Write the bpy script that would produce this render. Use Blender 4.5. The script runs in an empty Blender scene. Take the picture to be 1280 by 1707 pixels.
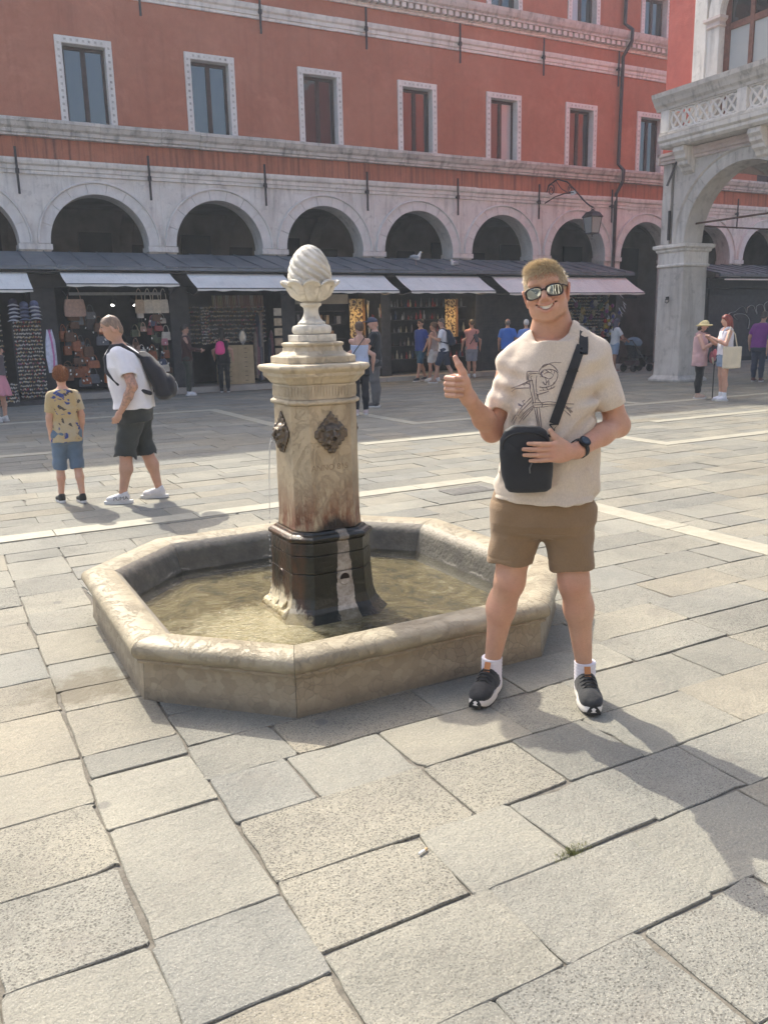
import bpy, bmesh, math, random
import numpy as np
from mathutils import Vector, Matrix, Euler
from mathutils.bvhtree import BVHTree

S = bpy.context.scene
COL = S.collection
R = math.radians

# ------------------------------------------------------------------ camera
CAM = bpy.data.cameras.new('camera')
cam = bpy.data.objects.new('camera', CAM)
COL.objects.link(cam)
S.camera = cam
CAM.sensor_fit = 'HORIZONTAL'
CAM.sensor_width = 36.0
CAM.lens = 39.26
CAM.clip_start = 0.05
CAM.clip_end = 2000
def cam_matrix(pitch, roll, yaw, loc):
    cp, sp = math.cos(pitch), math.sin(pitch)
    f = np.array([0, cp, -sp]); r = np.array([1., 0, 0]); d = np.cross(f, r)
    cy, sy = math.cos(yaw), math.sin(yaw)
    Z = np.array([[cy, -sy, 0], [sy, cy, 0], [0, 0, 1]])
    f, r, d = Z @ f, Z @ r, Z @ d
    c, s = math.cos(roll), math.sin(roll)
    r, d = r * c + d * s, -r * s + d * c
    m = Matrix.Identity(4)
    for i in range(3):
        m[i][0] = r[i]; m[i][1] = -d[i]; m[i][2] = -f[i]; m[i][3] = loc[i]
    return m
cam.matrix_world = cam_matrix(.217640166, .023543581, -.490531895, (0, 0, 1.5966))
S.render.resolution_x = 767
S.render.resolution_y = 1024

# ------------------------------------------------------------------ light
SUN_EL = R(46.0)
SUN_AZ = math.atan2(-.085, .996)         # where the sun stands, seen from above (from +y towards +x)
world = bpy.data.worlds.new('World')
S.world = world
world.use_nodes = True
wn = world.node_tree.nodes
bg = wn['Background']
sky = wn.new('ShaderNodeTexSky')
sky.sky_type = 'NISHITA'
sky.sun_disc = False
sky.sun_elevation = SUN_EL
sky.sun_rotation = SUN_AZ
sky.dust_density = 5.0
sky.air_density = 1.0
sky.ozone_density = 1.0
bg.inputs['Strength'].default_value = 0.15
world.node_tree.links.new(sky.outputs[0], bg.inputs['Color'])
SL = bpy.data.lights.new('sun', 'SUN')
SL.energy = 2.5
SL.angle = R(0.55)
SL.color = (1.0, 0.945, 0.81)
sun = bpy.data.objects.new('sun', SL)
COL.objects.link(sun)
to_sun = Vector((math.sin(SUN_AZ) * math.cos(SUN_EL), math.cos(SUN_AZ) * math.cos(SUN_EL), math.sin(SUN_EL)))
sun.rotation_euler = (-to_sun).to_track_quat('-Z', 'Y').to_euler()
sun.location = (0, 10, 30)
S.view_settings.view_transform = 'Standard'
S.view_settings.look = 'None'
S.view_settings.gamma = 1.0
S.view_settings.use_curve_mapping = False
S.view_settings.exposure = 1.2

rng = random.Random(7)
nrg = np.random.RandomState(5)

# ------------------------------------------------------------------ object helpers
WM = {}
def tag(o, label=None, cat=None, group=None, kind=None):
    if label: o['label'] = label
    if cat: o['category'] = cat
    if group: o['group'] = group
    if kind: o['kind'] = kind
    return o
def thing(name, label, cat, loc=(0, 0, 0), rz=0., group=None):
    o = bpy.data.objects.new(name, None)
    COL.objects.link(o)
    o.empty_display_size = .1
    o.location = loc
    o.rotation_euler = (0, 0, rz)
    WM[o] = Matrix.Translation(loc) @ Matrix.Rotation(rz, 4, 'Z')
    return tag(o, label, cat, group)
def link(name, me, mat, parent=None, local=False):
    if mat is not None and not me.materials:
        me.materials.append(mat)
    o = bpy.data.objects.new(name, me)
    COL.objects.link(o)
    if parent is not None:
        o.parent = parent
        WM[o] = WM[parent]
        if not local:
            me.transform(WM[parent].inverted())
    else:
        WM[o] = Matrix.Identity(4)
    return o
def copy_tree(o, parent=None):
    c = o.copy()
    COL.objects.link(c)
    c.parent = parent
    WM[c] = WM.get(o, Matrix.Identity(4))
    for ch in list(o.children):
        copy_tree(ch, c)
    return c
def mesh_np(name, V, Fq, smooth=True):
    """V (n,3), Fq (m,k) arrays with one face size, or list of such arrays"""
    me = bpy.data.meshes.new(name)
    V = np.asarray(V, np.float32)
    if not isinstance(Fq, list): Fq = [Fq]
    Fq = [np.asarray(f, np.int32) for f in Fq if len(f)]
    me.vertices.add(len(V)); me.vertices.foreach_set('co', V.ravel())
    lv = np.concatenate([f.ravel() for f in Fq])
    cnt = np.concatenate([np.full(len(f), f.shape[1], np.int32) for f in Fq])
    st = np.concatenate([[0], np.cumsum(cnt)[:-1]]).astype(np.int32)
    me.loops.add(len(lv)); me.loops.foreach_set('vertex_index', lv)
    me.polygons.add(len(cnt)); me.polygons.foreach_set('loop_start', st); me.polygons.foreach_set('loop_total', cnt)
    if smooth: me.polygons.foreach_set('use_smooth', np.ones(len(cnt), bool))
    me.update(calc_edges=True)
    return me
def set_tint(me, vals):
    a = me.attributes.new('tint', 'FLOAT', 'FACE')
    a.data.foreach_set('value', np.asarray(vals, np.float32))

class MB:
    """collects simple shapes into one mesh"""
    def __init__(s): s.v = []; s.f = []; s.t = []
    def add(s, vs, fs, tint=None):
        n = len(s.v); s.v += [tuple(map(float, v)) for v in vs]
        for f in fs: s.f.append(tuple(i + n for i in f)); s.t.append(tint or 0.)
        return s
    def box(s, x0, x1, y0, y1, z0, z1, tint=None):
        return s.add([(x0, y0, z0), (x1, y0, z0), (x1, y1, z0), (x0, y1, z0), (x0, y0, z1), (x1, y0, z1), (x1, y1, z1), (x0, y1, z1)],
                     [(3, 2, 1, 0), (4, 5, 6, 7), (0, 1, 5, 4), (1, 2, 6, 5), (2, 3, 7, 6), (3, 0, 4, 7)], tint)
    def obox(s, c, size, M):
        hx, hy, hz = [k / 2 for k in size]
        vs = [Vector(c) + M @ Vector((a * hx, b * hy, d * hz)) for d in (-1, 1) for a, b in ((-1, -1), (1, -1), (1, 1), (-1, 1))]
        return s.add(vs, [(3, 2, 1, 0), (4, 5, 6, 7), (0, 1, 5, 4), (1, 2, 6, 5), (2, 3, 7, 6), (3, 0, 4, 7)])
    def rings(s, rr, close=True, cap=True, tint=None):
        n = len(rr[0]); vs = [p for r in rr for p in r]; fs = []
        for i in range(len(rr) - 1):
            for j in range(n if close else n - 1):
                k = (j + 1) % n
                fs.append((i * n + j, i * n + k, (i + 1) * n + k, (i + 1) * n + j))
        if cap and close:
            fs.append(tuple(range(n))[::-1]); fs.append(tuple((len(rr) - 1) * n + j for j in range(n)))
        return s.add(vs, fs, tint)
    def tube(s, path, r, n=8, cap=True, squash=1.):
        P = [Vector(p) for p in path]; rr = []
        rad = r if hasattr(r, '__len__') else [r] * len(P)
        up = None
        for i, p in enumerate(P):
            t = (P[min(i + 1, len(P) - 1)] - P[max(i - 1, 0)]).normalized()
            if up is None:
                up = Vector((0, 0, 1)) if abs(t.z) < .9 else Vector((1, 0, 0))
            a = t.cross(up)
            if a.length < 1e-5: a = t.cross(Vector((0, 1, 0)))
            a.normalize(); b = a.cross(t).normalized(); up = b
            rr.append([p + (a * math.cos(2 * math.pi * k / n) + b * math.sin(2 * math.pi * k / n) * squash) * rad[i] for k in range(n)])
        return s.rings([[tuple(q) for q in r_] for r_ in rr], cap=cap)
    def lathe(s, prof, c=(0, 0, 0), n=24, cap=True):
        rr = [[(c[0] + r * math.cos(2 * math.pi * k / n), c[1] + r * math.sin(2 * math.pi * k / n), c[2] + z) for k in range(n)] for r, z in prof]
        return s.rings(rr, cap=cap)
    def prism(s, poly, axis, a, b):
        """poly of 2-D points extruded along axis ('x','y','z') from a to b"""
        def m(p, t):
            return {'x': (t, p[0], p[1]), 'y': (p[0], t, p[1]), 'z': (p[0], p[1], t)}[axis]
        n = len(poly)
        vs = [m(p, a) for p in poly] + [m(p, b) for p in poly]
        fs = [tuple(range(n))[::-1], tuple(range(n, 2 * n))] + [(i, (i + 1) % n, n + (i + 1) % n, n + i) for i in range(n)]
        return s.add(vs, fs)
    def mesh(s, name, smooth=False, tint=False, fix=True):
        me = bpy.data.meshes.new(name)
        me.from_pydata(s.v, [], s.f)
        if fix:
            bm = bmesh.new(); bm.from_mesh(me); bmesh.ops.recalc_face_normals(bm, faces=bm.faces); bm.to_mesh(me); bm.free()
        if tint: set_tint(me, s.t)
        if smooth: me.polygons.foreach_set('use_smooth', [True] * len(me.polygons))
        me.update()
        return me
    def build(s, name, mat, parent=None, smooth=False, local=False, bevel=0., tint=False, seg=2):
        me = s.mesh(name, False, tint)
        if bevel > 0:
            bm = bmesh.new(); bm.from_mesh(me)
            bmesh.ops.remove_doubles(bm, verts=bm.verts, dist=1e-5)
            ed = [e for e in bm.edges if len(e.link_faces) == 2 and e.calc_face_angle(0) > .5]
            bmesh.ops.bevel(bm, geom=ed, offset=bevel, segments=seg, profile=.6, affect='EDGES', clamp_overlap=True)
            bm.to_mesh(me); bm.free()
        if smooth:
            me.polygons.foreach_set('use_smooth', [True] * len(me.polygons))
            if smooth == 'auto': me.set_sharp_from_angle(angle=R(38))
        return link(name, me, mat, parent, local)

# ------------------------------------------------------------------ implicit bodies
def nz3(X, Y, Z, sc, seed=0):
    """cheap smooth pseudo noise from summed sines"""
    r = np.random.RandomState(seed); o = 0
    for i in range(6):
        k = r.normal(size=3); k = k / np.linalg.norm(k) * sc * (1 + .55 * i)
        o = o + np.sin(k[0] * X + k[1] * Y + k[2] * Z + r.rand() * 6.28) / (1 + .6 * i)
    return o / 2.
class Sdf:
    def __init__(s): s.p = []
    def _a(s, fn, lo, hi, k, op): s.p.append((fn, np.array(lo, float), np.array(hi, float), k, op)); return s
    def cap(s, a, b, ra, rb=None, k=.02, op='u', sq=None):
        """tapered capsule; sq=(axis vector, factor) squashes the section along that axis"""
        a = np.array(a, float); b = np.array(b, float); rb = ra if rb is None else rb
        ba = b - a; L = max(ba @ ba, 1e-9); m = max(ra, rb) * (max(1., 1 / sq[1]) if sq else 1)
        def fn(X, Y, Z):
            x, y, z = X - a[0], Y - a[1], Z - a[2]
            h = np.clip((x * ba[0] + y * ba[1] + z * ba[2]) / L, 0, 1)
            x = x - h * ba[0]; y = y - h * ba[1]; z = z - h * ba[2]
            d2 = x * x + y * y + z * z
            if sq:
                q = np.array(sq[0], float); q = q / np.linalg.norm(q)
                e = x * q[0] + y * q[1] + z * q[2]
                d2 = d2 + e * e * (sq[1] ** 2 - 1)
            return np.sqrt(d2) - (ra + (rb - ra) * h)
        return s._a(fn, np.minimum(a, b) - m, np.maximum(a, b) + m, k, op)
    def ell(s, c, r, k=.02, op='u', rot=None):
        c = np.array(c, float); r = np.array(r, float); m = max(r) if rot is not None else r
        Q = np.array(Euler(rot).to_matrix()).T if rot is not None else None
        def fn(X, Y, Z):
            x, y, z = X - c[0], Y - c[1], Z - c[2]
            if Q is not None:
                x, y, z = Q[0, 0] * x + Q[0, 1] * y + Q[0, 2] * z, Q[1, 0] * x + Q[1, 1] * y + Q[1, 2] * z, Q[2, 0] * x + Q[2, 1] * y + Q[2, 2] * z
            k0 = np.sqrt((x / r[0]) ** 2 + (y / r[1]) ** 2 + (z / r[2]) ** 2)
            k1 = np.sqrt((x / r[0] ** 2) ** 2 + (y / r[1] ** 2) ** 2 + (z / r[2] ** 2) ** 2) + 1e-9
            return k0 * (k0 - 1) / k1
        return s._a(fn, c - m, c + m, k, op)
    def loft(s, secs, k=.02, op='u', n=2.4):
        """vertical loft: secs = (z, cx, cy, rx, ry)"""
        q = np.array(sorted(secs), float)
        lo = [(q[:, 1] - q[:, 3]).min(), (q[:, 2] - q[:, 4]).min(), q[0, 0]]; hi = [(q[:, 1] + q[:, 3]).max(), (q[:, 2] + q[:, 4]).max(), q[-1, 0]]
        def fn(X, Y, Z):
            zz = np.clip(Z, q[0, 0], q[-1, 0])
            cx, cy, rx, ry = [np.interp(zz, q[:, 0], q[:, i]) for i in (1, 2, 3, 4)]
            d = ((np.abs((X - cx) / rx) ** n + np.abs((Y - cy) / ry) ** n) ** (1 / n) - 1) * np.minimum(rx, ry)
            e = np.maximum(q[0, 0] - Z, Z - q[-1, 0])
            return np.maximum(d, e)
        return s._a(fn, lo, hi, k, op)
    def box(s, c, h, r=.005, rot=None, k=.005, op='u'):
        c = np.array(c, float); h = np.array(h, float)
        Q = np.array((rot if isinstance(rot, Matrix) else Euler(rot).to_matrix())).T if rot is not None else np.eye(3)
        m = np.abs(Q.T) @ h + r
        def fn(X, Y, Z):
            x, y, z = X - c[0], Y - c[1], Z - c[2]
            u = [np.abs(Q[i, 0] * x + Q[i, 1] * y + Q[i, 2] * z) - (h[i] - r) for i in range(3)]
            return np.sqrt(sum(np.maximum(w, 0) ** 2 for w in u)) + np.minimum(np.maximum(np.maximum(u[0], u[1]), u[2]), 0) - r
        return s._a(fn, c - m, c + m, k, op)
    def plane(s, c, n, k=.003):
        """keep the side the normal points away from"""
        c = np.array(c, float); n = np.array(n, float); n = n / np.linalg.norm(n)
        return s._a(lambda X, Y, Z: (X - c[0]) * n[0] + (Y - c[1]) * n[1] + (Z - c[2]) * n[2], [-9] * 3, [9] * 3, k, 'i')
    def cutin(s, c, n, c2, rad, k=.003):
        """plane cut acting only within a ball round c2"""
        c = np.array(c, float); n = np.array(n, float); n = n / np.linalg.norm(n); c2 = np.array(c2, float)
        def fn(X, Y, Z):
            d = (X - c[0]) * n[0] + (Y - c[1]) * n[1] + (Z - c[2]) * n[2]
            b = np.sqrt((X - c2[0]) ** 2 + (Y - c2[1]) ** 2 + (Z - c2[2]) ** 2) - rad
            return np.minimum(d, -b)
        return s._a(fn, c2 - rad, c2 + rad, k, 'i')
    def disp(s, fn):
        return s._a(fn, [-9] * 3, [9] * 3, 0, 'd')
    def shell(s, t):
        return s._a(None, [-9] * 3, [9] * 3, t, 's')
    def field(s, lo, hi, h):
        ax = [np.arange(lo[i], hi[i] + h, h, dtype=np.float32) for i in range(3)]
        V = np.full([len(a) for a in ax], .5, np.float32)
        for fn, a, b, k, op in s.p:
            if op == 's':
                V = np.maximum(V, -(V + k)); continue
            pad = k + 3 * h
            sl = []
            for i in range(3):
                i0 = np.searchsorted(ax[i], a[i] - pad); i1 = np.searchsorted(ax[i], b[i] + pad)
                sl.append(slice(i0, i1))
            if any(q.stop <= q.start for q in sl): continue
            X = ax[0][sl[0]][:, None, None]; Y = ax[1][sl[1]][None, :, None]; Z = ax[2][sl[2]][None, None, :]
            d = fn(X, Y, Z).astype(np.float32); v = V[tuple(sl)]
            if op == 'd': V[tuple(sl)] = v + d; continue
            if op == 'u':
                g = np.maximum(k - np.abs(v - d), 0) / max(k, 1e-6); w = np.minimum(v, d) - g * g * k / 4
            else:
                if op == 'c': d = -d
                g = np.maximum(k - np.abs(v - d), 0) / max(k, 1e-6); w = np.maximum(v, d) + g * g * k / 4
            V[tuple(sl)] = w
        return V, np.array([a[0] for a in ax])
    def bounds(s):
        lo = np.min([p[1] for p in s.p if p[4] == 'u'], axis=0); hi = np.max([p[2] for p in s.p if p[4] == 'u'], axis=0)
        return lo, hi
    def mesh(s, h, lo=None, hi=None, keep=None):
        a, b = s.bounds(); lo = a - 4 * h if lo is None else np.array(lo); hi = b + 4 * h if hi is None else np.array(hi)
        V, o = s.field(lo, hi, h)
        return nets(V, o, h, keep)
def nets(V, o, h, keep=None):
    c = [V[i:V.shape[0] - 1 + i, j:V.shape[1] - 1 + j, k:V.shape[2] - 1 + k] for i in (0, 1) for j in (0, 1) for k in (0, 1)]
    neg = np.zeros(c[0].shape, np.int8)
    for q in c: neg += (q < 0)
    act = (neg > 0) & (neg < 8)
    I = np.argwhere(act)
    idx = np.full(act.shape, -1, np.int32); idx[act] = np.arange(len(I))
    cv = np.stack([q[act] for q in c], 1)
    off = np.array([(i, j, k) for i in (0, 1) for j in (0, 1) for k in (0, 1)], float)
    acc = np.zeros((len(I), 3)); cnt = np.zeros(len(I))
    for a in range(8):
        for b in range(a + 1, 8):
            if abs(off[a] - off[b]).sum() != 1: continue
            va, vb = cv[:, a], cv[:, b]; m = (va < 0) != (vb < 0)
            t = np.where(m, va / np.where(m, va - vb, 1), 0)
            acc += m[:, None] * (off[a] + t[:, None] * (off[b] - off[a])); cnt += m
    P = (I + acc / cnt[:, None]) * h + o
    quads = []
    for ax in range(3):
        a1, a2 = [(1, 2), (2, 0), (0, 1)][ax]
        sl0 = [slice(1, -1)] * 3; sl0[ax] = slice(0, -1); sl1 = [slice(1, -1)] * 3; sl1[ax] = slice(1, None)
        A = V[tuple(sl0)] < 0; B = V[tuple(sl1)] < 0
        for flip in (0, 1):
            e = np.argwhere((A & ~B) if flip == 0 else (~A & B))
            if not len(e): continue
            e = e + 1; e[:, ax] -= 1
            q = []
            for d1, d2 in ((-1, -1), (0, -1), (0, 0), (-1, 0)):
                w = e.copy(); w[:, a1] += d1; w[:, a2] += d2
                q.append(idx[w[:, 0], w[:, 1], w[:, 2]])
            q = np.stack(q, 1)
            if flip: q = q[:, ::-1]
            quads.append(q)
    Q = np.concatenate(quads) if quads else np.zeros((0, 4), np.int32)
    Q = Q[(Q >= 0).all(1)]
    if keep is not None and len(Q):
        cen = P[Q].mean(1); Q = Q[keep(cen)]
        u, inv = np.unique(Q, return_inverse=True); P = P[u]; Q = inv.reshape(Q.shape)
    return P, Q
def join_np(parts):
    V = []; Fs = []; n = 0
    for p, q in parts:
        V.append(p); Fs.append(q + n); n += len(p)
    return np.concatenate(V), np.concatenate(Fs)
def relax(P, Q, it=2, lam=.5):
    e = np.concatenate([Q[:, [0, 1]], Q[:, [1, 2]], Q[:, [2, 3]], Q[:, [3, 0]]])
    e = np.concatenate([e, e[:, ::-1]])
    n = np.bincount(e[:, 0], minlength=len(P)).astype(float)
    for _ in range(it):
        m = np.stack([np.bincount(e[:, 0], P[e[:, 1], i], len(P)) for i in range(3)], 1) / np.maximum(n, 1)[:, None]
        P = P + lam * (m - P)
    return P

# ------------------------------------------------------------------ materials
MATS = {}
class NT:
    def __init__(s, name):
        s.m = bpy.data.materials.new(name); s.m.use_nodes = True
        s.n = s.m.node_tree.nodes; s.l = s.m.node_tree.links
        s.b = s.n['Principled BSDF']; s.out = s.n['Material Output']
        s.tc = s.n.new('ShaderNodeTexCoord')
    def geo(s): return s.n.new('ShaderNodeNewGeometry').outputs['Position']
    def mapv(s, vec, scale=(1, 1, 1), loc=(0, 0, 0), rot=(0, 0, 0)):
        m = s.n.new('ShaderNodeMapping'); m.inputs['Scale'].default_value = scale; m.inputs['Location'].default_value = loc; m.inputs['Rotation'].default_value = rot
        s.l.new(vec, m.inputs[0]); return m.outputs[0]
    def noise(s, vec, sc, det=4, rough=.55, dist=0.):
        t = s.n.new('ShaderNodeTexNoise'); t.inputs['Scale'].default_value = sc; t.inputs['Detail'].default_value = det
        t.inputs['Roughness'].default_value = rough; t.inputs['Distortion'].default_value = dist
        s.l.new(vec, t.inputs['Vector']); return t.outputs[0]
    def voro(s, vec, sc, feat='F1', out=0, rnd=1.):
        t = s.n.new('ShaderNodeTexVoronoi'); t.feature = feat; t.inputs['Scale'].default_value = sc; t.inputs['Randomness'].default_value = rnd
        s.l.new(vec, t.inputs['Vector']); return t.outputs[out]
    def ramp(s, fac, st, interp='LINEAR'):
        t = s.n.new('ShaderNodeValToRGB'); e = t.color_ramp.elements; t.color_ramp.interpolation = interp
        while len(e) < len(st): e.new(.5)
        for k, (p, c) in enumerate(st):
            e[k].position = p
            e[k].color = (c, c, c, 1) if not hasattr(c, '__len__') else (*c[:3], 1)
        s.l.new(fac, t.inputs[0]); return t.outputs[0]
    def mix(s, fac, a, b, mode='MIX'):
        t = s.n.new('ShaderNodeMix'); t.data_type = 'RGBA'; t.blend_type = mode
        for i, v in ((0, fac), (6, a), (7, b)):
            if hasattr(v, 'is_output'): s.l.new(v, t.inputs[i])
            elif i == 0: t.inputs[0].default_value = v
            else: t.inputs[i].default_value = (*v[:3], 1)
        return t.outputs[2]
    def math(s, op, a, b=0.):
        t = s.n.new('ShaderNodeMath'); t.operation = op
        for i, v in ((0, a), (1, b)):
            if hasattr(v, 'is_output'): s.l.new(v, t.inputs[i])
            else: t.inputs[i].default_value = v
        return t.outputs[0]
    def sep(s, vec):
        t = s.n.new('ShaderNodeSeparateXYZ'); s.l.new(vec, t.inputs[0]); return t.outputs
    def attr(s, name):
        t = s.n.new('ShaderNodeAttribute'); t.attribute_name = name; return t.outputs['Fac']
    def set(s, **kw):
        for k, v in kw.items():
            i = s.b.inputs[k.replace('_', ' ')]
            if hasattr(v, 'is_output'): s.l.new(v, i)
            elif k == 'Base_Color': i.default_value = (*v[:3], 1)
            else: i.default_value = v
        return s
    def bump(s, h, dist=.01, strength=1.):
        t = s.n.new('ShaderNodeBump'); t.inputs['Strength'].default_value = strength; t.inputs['Distance'].default_value = dist
        s.l.new(h, t.inputs['Height']); s.l.new(t.outputs[0], s.b.inputs['Normal']); return s
def flat(col, rough=.7, var=.18, sc=12., bump=0., metal=0., spec=.4, name=None):
    """plain procedural paint/cloth: two tones of one colour broken up by noise"""
    key = (tuple(round(c, 4) for c in col), rough, var, sc, bump, metal, spec)
    if key in MATS: return MATS[key]
    t = NT(name or 'surface'); v = t.tc.outputs['Object']
    n = t.noise(v, sc, 5)
    lo = [c * (1 - var) for c in col]; hi = [min(1, c * (1 + var)) for c in col]
    t.set(Base_Color=t.ramp(n, [(.3, lo), (.7, hi)]), Roughness=rough, Metallic=metal, Specular_IOR_Level=spec)
    if bump: t.bump(t.noise(v, sc * 6, 4), bump)
    MATS[key] = t.m
    return t.m
def stone_mat(name, a, b, dark, scale=3., speck=0.25, bump=.004, rough=.75, streak=False):
    t = NT(name); p = t.geo()
    n = t.noise(p, scale, 8, .6)
    c = t.ramp(n, [(.3, a), (.7, b)])
    d = t.noise(p, scale * 2.3, 9, .65, .4)
    c = t.mix(t.ramp(d, [(.55, 0.), (.75, speck)]), c, dark)
    if streak:
        sv = t.mapv(p, (5, 5, .55)); k = t.noise(sv, 1.2, 6, .6)
        c = t.mix(t.ramp(k, [(.5, 0.), (.72, streak)]), c, dark)
    t.set(Base_Color=c, Roughness=rough, Specular_IOR_Level=.3)
    h = t.math('ADD', t.math('MULTIPLY', t.noise(p, scale * 12, 5), .6), t.noise(p, scale * 50, 3))
    t.bump(h, bump)
    return t.m
# ================================================================== ground and paving
def paving_mat():
    t = NT('paving stone'); p = t.geo(); tint = t.attr('tint')
    base = t.ramp(tint, [(0., (.215, .212, .185)), (.25, (.262, .256, .220)), (.45, (.230, .230, .207)), (.62, (.278, .269, .226)), (.8, (.272, .250, .198)), (1., (.306, .297, .250))])
    big = t.noise(p, 1.1, 6, .6)
    c = t.mix(.55, base, t.ramp(big, [(.3, (.62, .62, .62)), (.7, (1.15, 1.12, 1.05))]), 'MULTIPLY')
    sp = t.noise(p, 120, 3, .6)
    c = t.mix(.5, c, t.ramp(sp, [(.3, (.55, .55, .55)), (.5, (1, 1, 1)), (.72, (1.35, 1.33, 1.28))]), 'MULTIPLY')
    # pits: amount differs from stone to stone
    v = t.voro(t.mapv(p, (1, 1.25, 1)), 95, 'F1', 0)
    pw = t.math('MULTIPLY', t.noise(p, 30, 4, .7), .8)
    amt = t.math('ADD', t.math('MULTIPLY', t.math('FRACT', t.math('MULTIPLY', tint, 7.3)), .28), .08)
    pit = t.math('LESS_THAN', v, t.math('MULTIPLY', pw, t.math('MULTIPLY', amt, 2.3)))
    c = t.mix(t.math('MULTIPLY', pit, .62), c, (.062, .058, .050))
    gr = t.voro(p, 130, 'F1', 0); c = t.mix(t.ramp(gr, [(.14, .6), (.2, 0.)]), c, (.47, .46, .42))
    fine = t.noise(p, 240, 2, .5); c = t.mix(t.math('MULTIPLY', t.ramp(fine, [(.30, 1.), (.40, 0.)]), t.math('MULTIPLY', amt, 2.2)), c, (.09, .085, .075))
    wear = t.noise(p, 2.3, 6, .65, .8); c = t.mix(.6, c, t.ramp(wear, [(.3, (.72, .73, .74)), (.5, (1., 1., 1.)), (.7, (1.14, 1.12, 1.08))]), 'MULTIPLY')
    blot = t.noise(p, 5.5, 7, .7, .6)
    c = t.mix(t.ramp(blot, [(.52, 0.), (.74, .5)]), c, (.19, .175, .15))
    gum = t.voro(p, 2.1, 'F1', 0)
    c = t.mix(t.ramp(gum, [(.05, .6), (.068, 0.)]), c, (.14, .135, .125))
    # damp patch splashed out of the basin
    s = t.sep(p)
    dx = t.math('MULTIPLY', t.math('SUBTRACT', s[0], .47), 2.6); dy = t.math('MULTIPLY', t.math('SUBTRACT', s[1], 3.86), 3.2)
    d = t.math('SQRT', t.math('ADD', t.math('MULTIPLY', dx, dx), t.math('MULTIPLY', dy, dy)))
    d = t.math('ADD', d, t.math('MULTIPLY', t.noise(p, 9, 5, .7), 1.5))
    wet = t.ramp(t.math('MULTIPLY', d, .55), [(.62, 1.), (.82, 0.)])
    c = t.mix(t.math('MULTIPLY', wet, .8), c, (.10, .082, .05))
    t.set(Base_Color=c, Roughness=t.mix(wet, (.8, .8, .8), (.66, .66, .66)), Specular_IOR_Level=.35)
    h = t.math('SUBTRACT', t.math('ADD', t.math('MULTIPLY', sp, .5), t.math('MULTIPLY', t.noise(p, 28, 5), .9)), t.math('MULTIPLY', pit, .9))
    t.bump(h, .009)
    return t.m
M_PAVE = paving_mat()
def band_mat():
    t = NT('pale band stone'); p = t.geo()
    c = t.ramp(t.noise(p, 7, 6, .65), [(.3, (.30, .28, .215)), (.7, (.40, .375, .295))])
    t.set(Base_Color=c, Roughness=.7); t.bump(t.noise(p, 60, 4), .004); return t.m
M_BAND = band_mat()
t_ = NT('joint mortar'); p_ = t_.geo()
t_.set(Base_Color=t_.ramp(t_.noise(p_, 25, 6, .7), [(.3, (.10, .09, .075)), (.7, (.19, .175, .145))]), Roughness=.95); t_.bump(t_.noise(p_, 70, 4), .006)
ground = tag(MB().add([(-120, -120, -.0085), (120, -120, -.0085), (120, 120, -.0085), (-120, 120, -.0085)], [(0, 1, 2, 3)]).build('ground', t_.m), kind='structure')

FC = (1.838, 4.21)                                           # fountain centre
slabs = []                                                   # x0,x1,y0,y1
def cross_cut(lo, hi, r, a, b):
    out = [lo]
    while out[-1] < hi: out.append(out[-1] + r.uniform(a, b))
    return out
rs = random.Random(21)
colx = [-14.0]
while colx[-1] < -.9: colx.append(colx[-1] + rs.uniform(.34, .46))
colx = [c for c in colx if c < -.62] + [-.40, -.03, .34, .72]
fixed = {.34: [.9, 1.3, 1.68, 2.03, 2.62, 2.98, 3.16, 3.62, 3.85, 4.22, 4.7, 5.1, 5.5, 5.9, 6.4, 6.85], -.03: [.8, 1.25, 1.62, 2.02, 2.4, 2.81, 3.17, 3.66, 4.05, 4.5, 4.95, 5.3, 5.75, 6.2, 6.85]}
for i in range(len(colx) - 1):
    ys = fixed.get(colx[i]) or [y for y in cross_cut(-2 - rs.random() * .3, 6.9, rs, .34, .62) if y < 6.6] + [6.85]
    if colx[i] in fixed: ys = [-.9, -.5, -.05, .42] + ys
    for a, b in zip(ys, ys[1:]): slabs.append((colx[i], colx[i + 1], a, b))
rows = [-2.0, -1.6, -1.25, -.85, -.5, -.1, .3, .68, 1.04, 1.41, 1.75, 2.08, 2.43, 2.76, 3.04]
while rows[-1] < 23.4: rows.append(rows[-1] + rs.uniform(.29, .4))
fx = {1.41: [.72, 1.25, 1.78, 2.3], 1.75: [.72, 1.2, 1.56, 1.93, 2.36], 2.08: [.72, 1.43, 1.84, 2.2, 2.75], 2.43: [.72, 1.02, 1.42, 1.95, 2.37], 1.04: [.72, 1.02, 1.5, 1.95]}
for a, b in zip(rows, rows[1:]):
    x0 = .72 if b < 7.0 else -14 - rs.random() * .4
    xs = fx.get(a) or [x0]
    while xs[-1] < 34: xs.append(xs[-1] + rs.uniform(.34, .78) * (1.15 if a > 5 else 1))
    for c, d in zip(xs, xs[1:]): slabs.append((c, d, a, b))
CAMI = cam.matrix_world.inverted()
def px(x, y, z=0.):
    q = CAMI @ Vector((x, y, z))
    if q.z > -.1: return None
    return (640 + 1395.9 * q.x / -q.z, 853.5 - 1395.9 * q.y / -q.z, -q.z)
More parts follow.
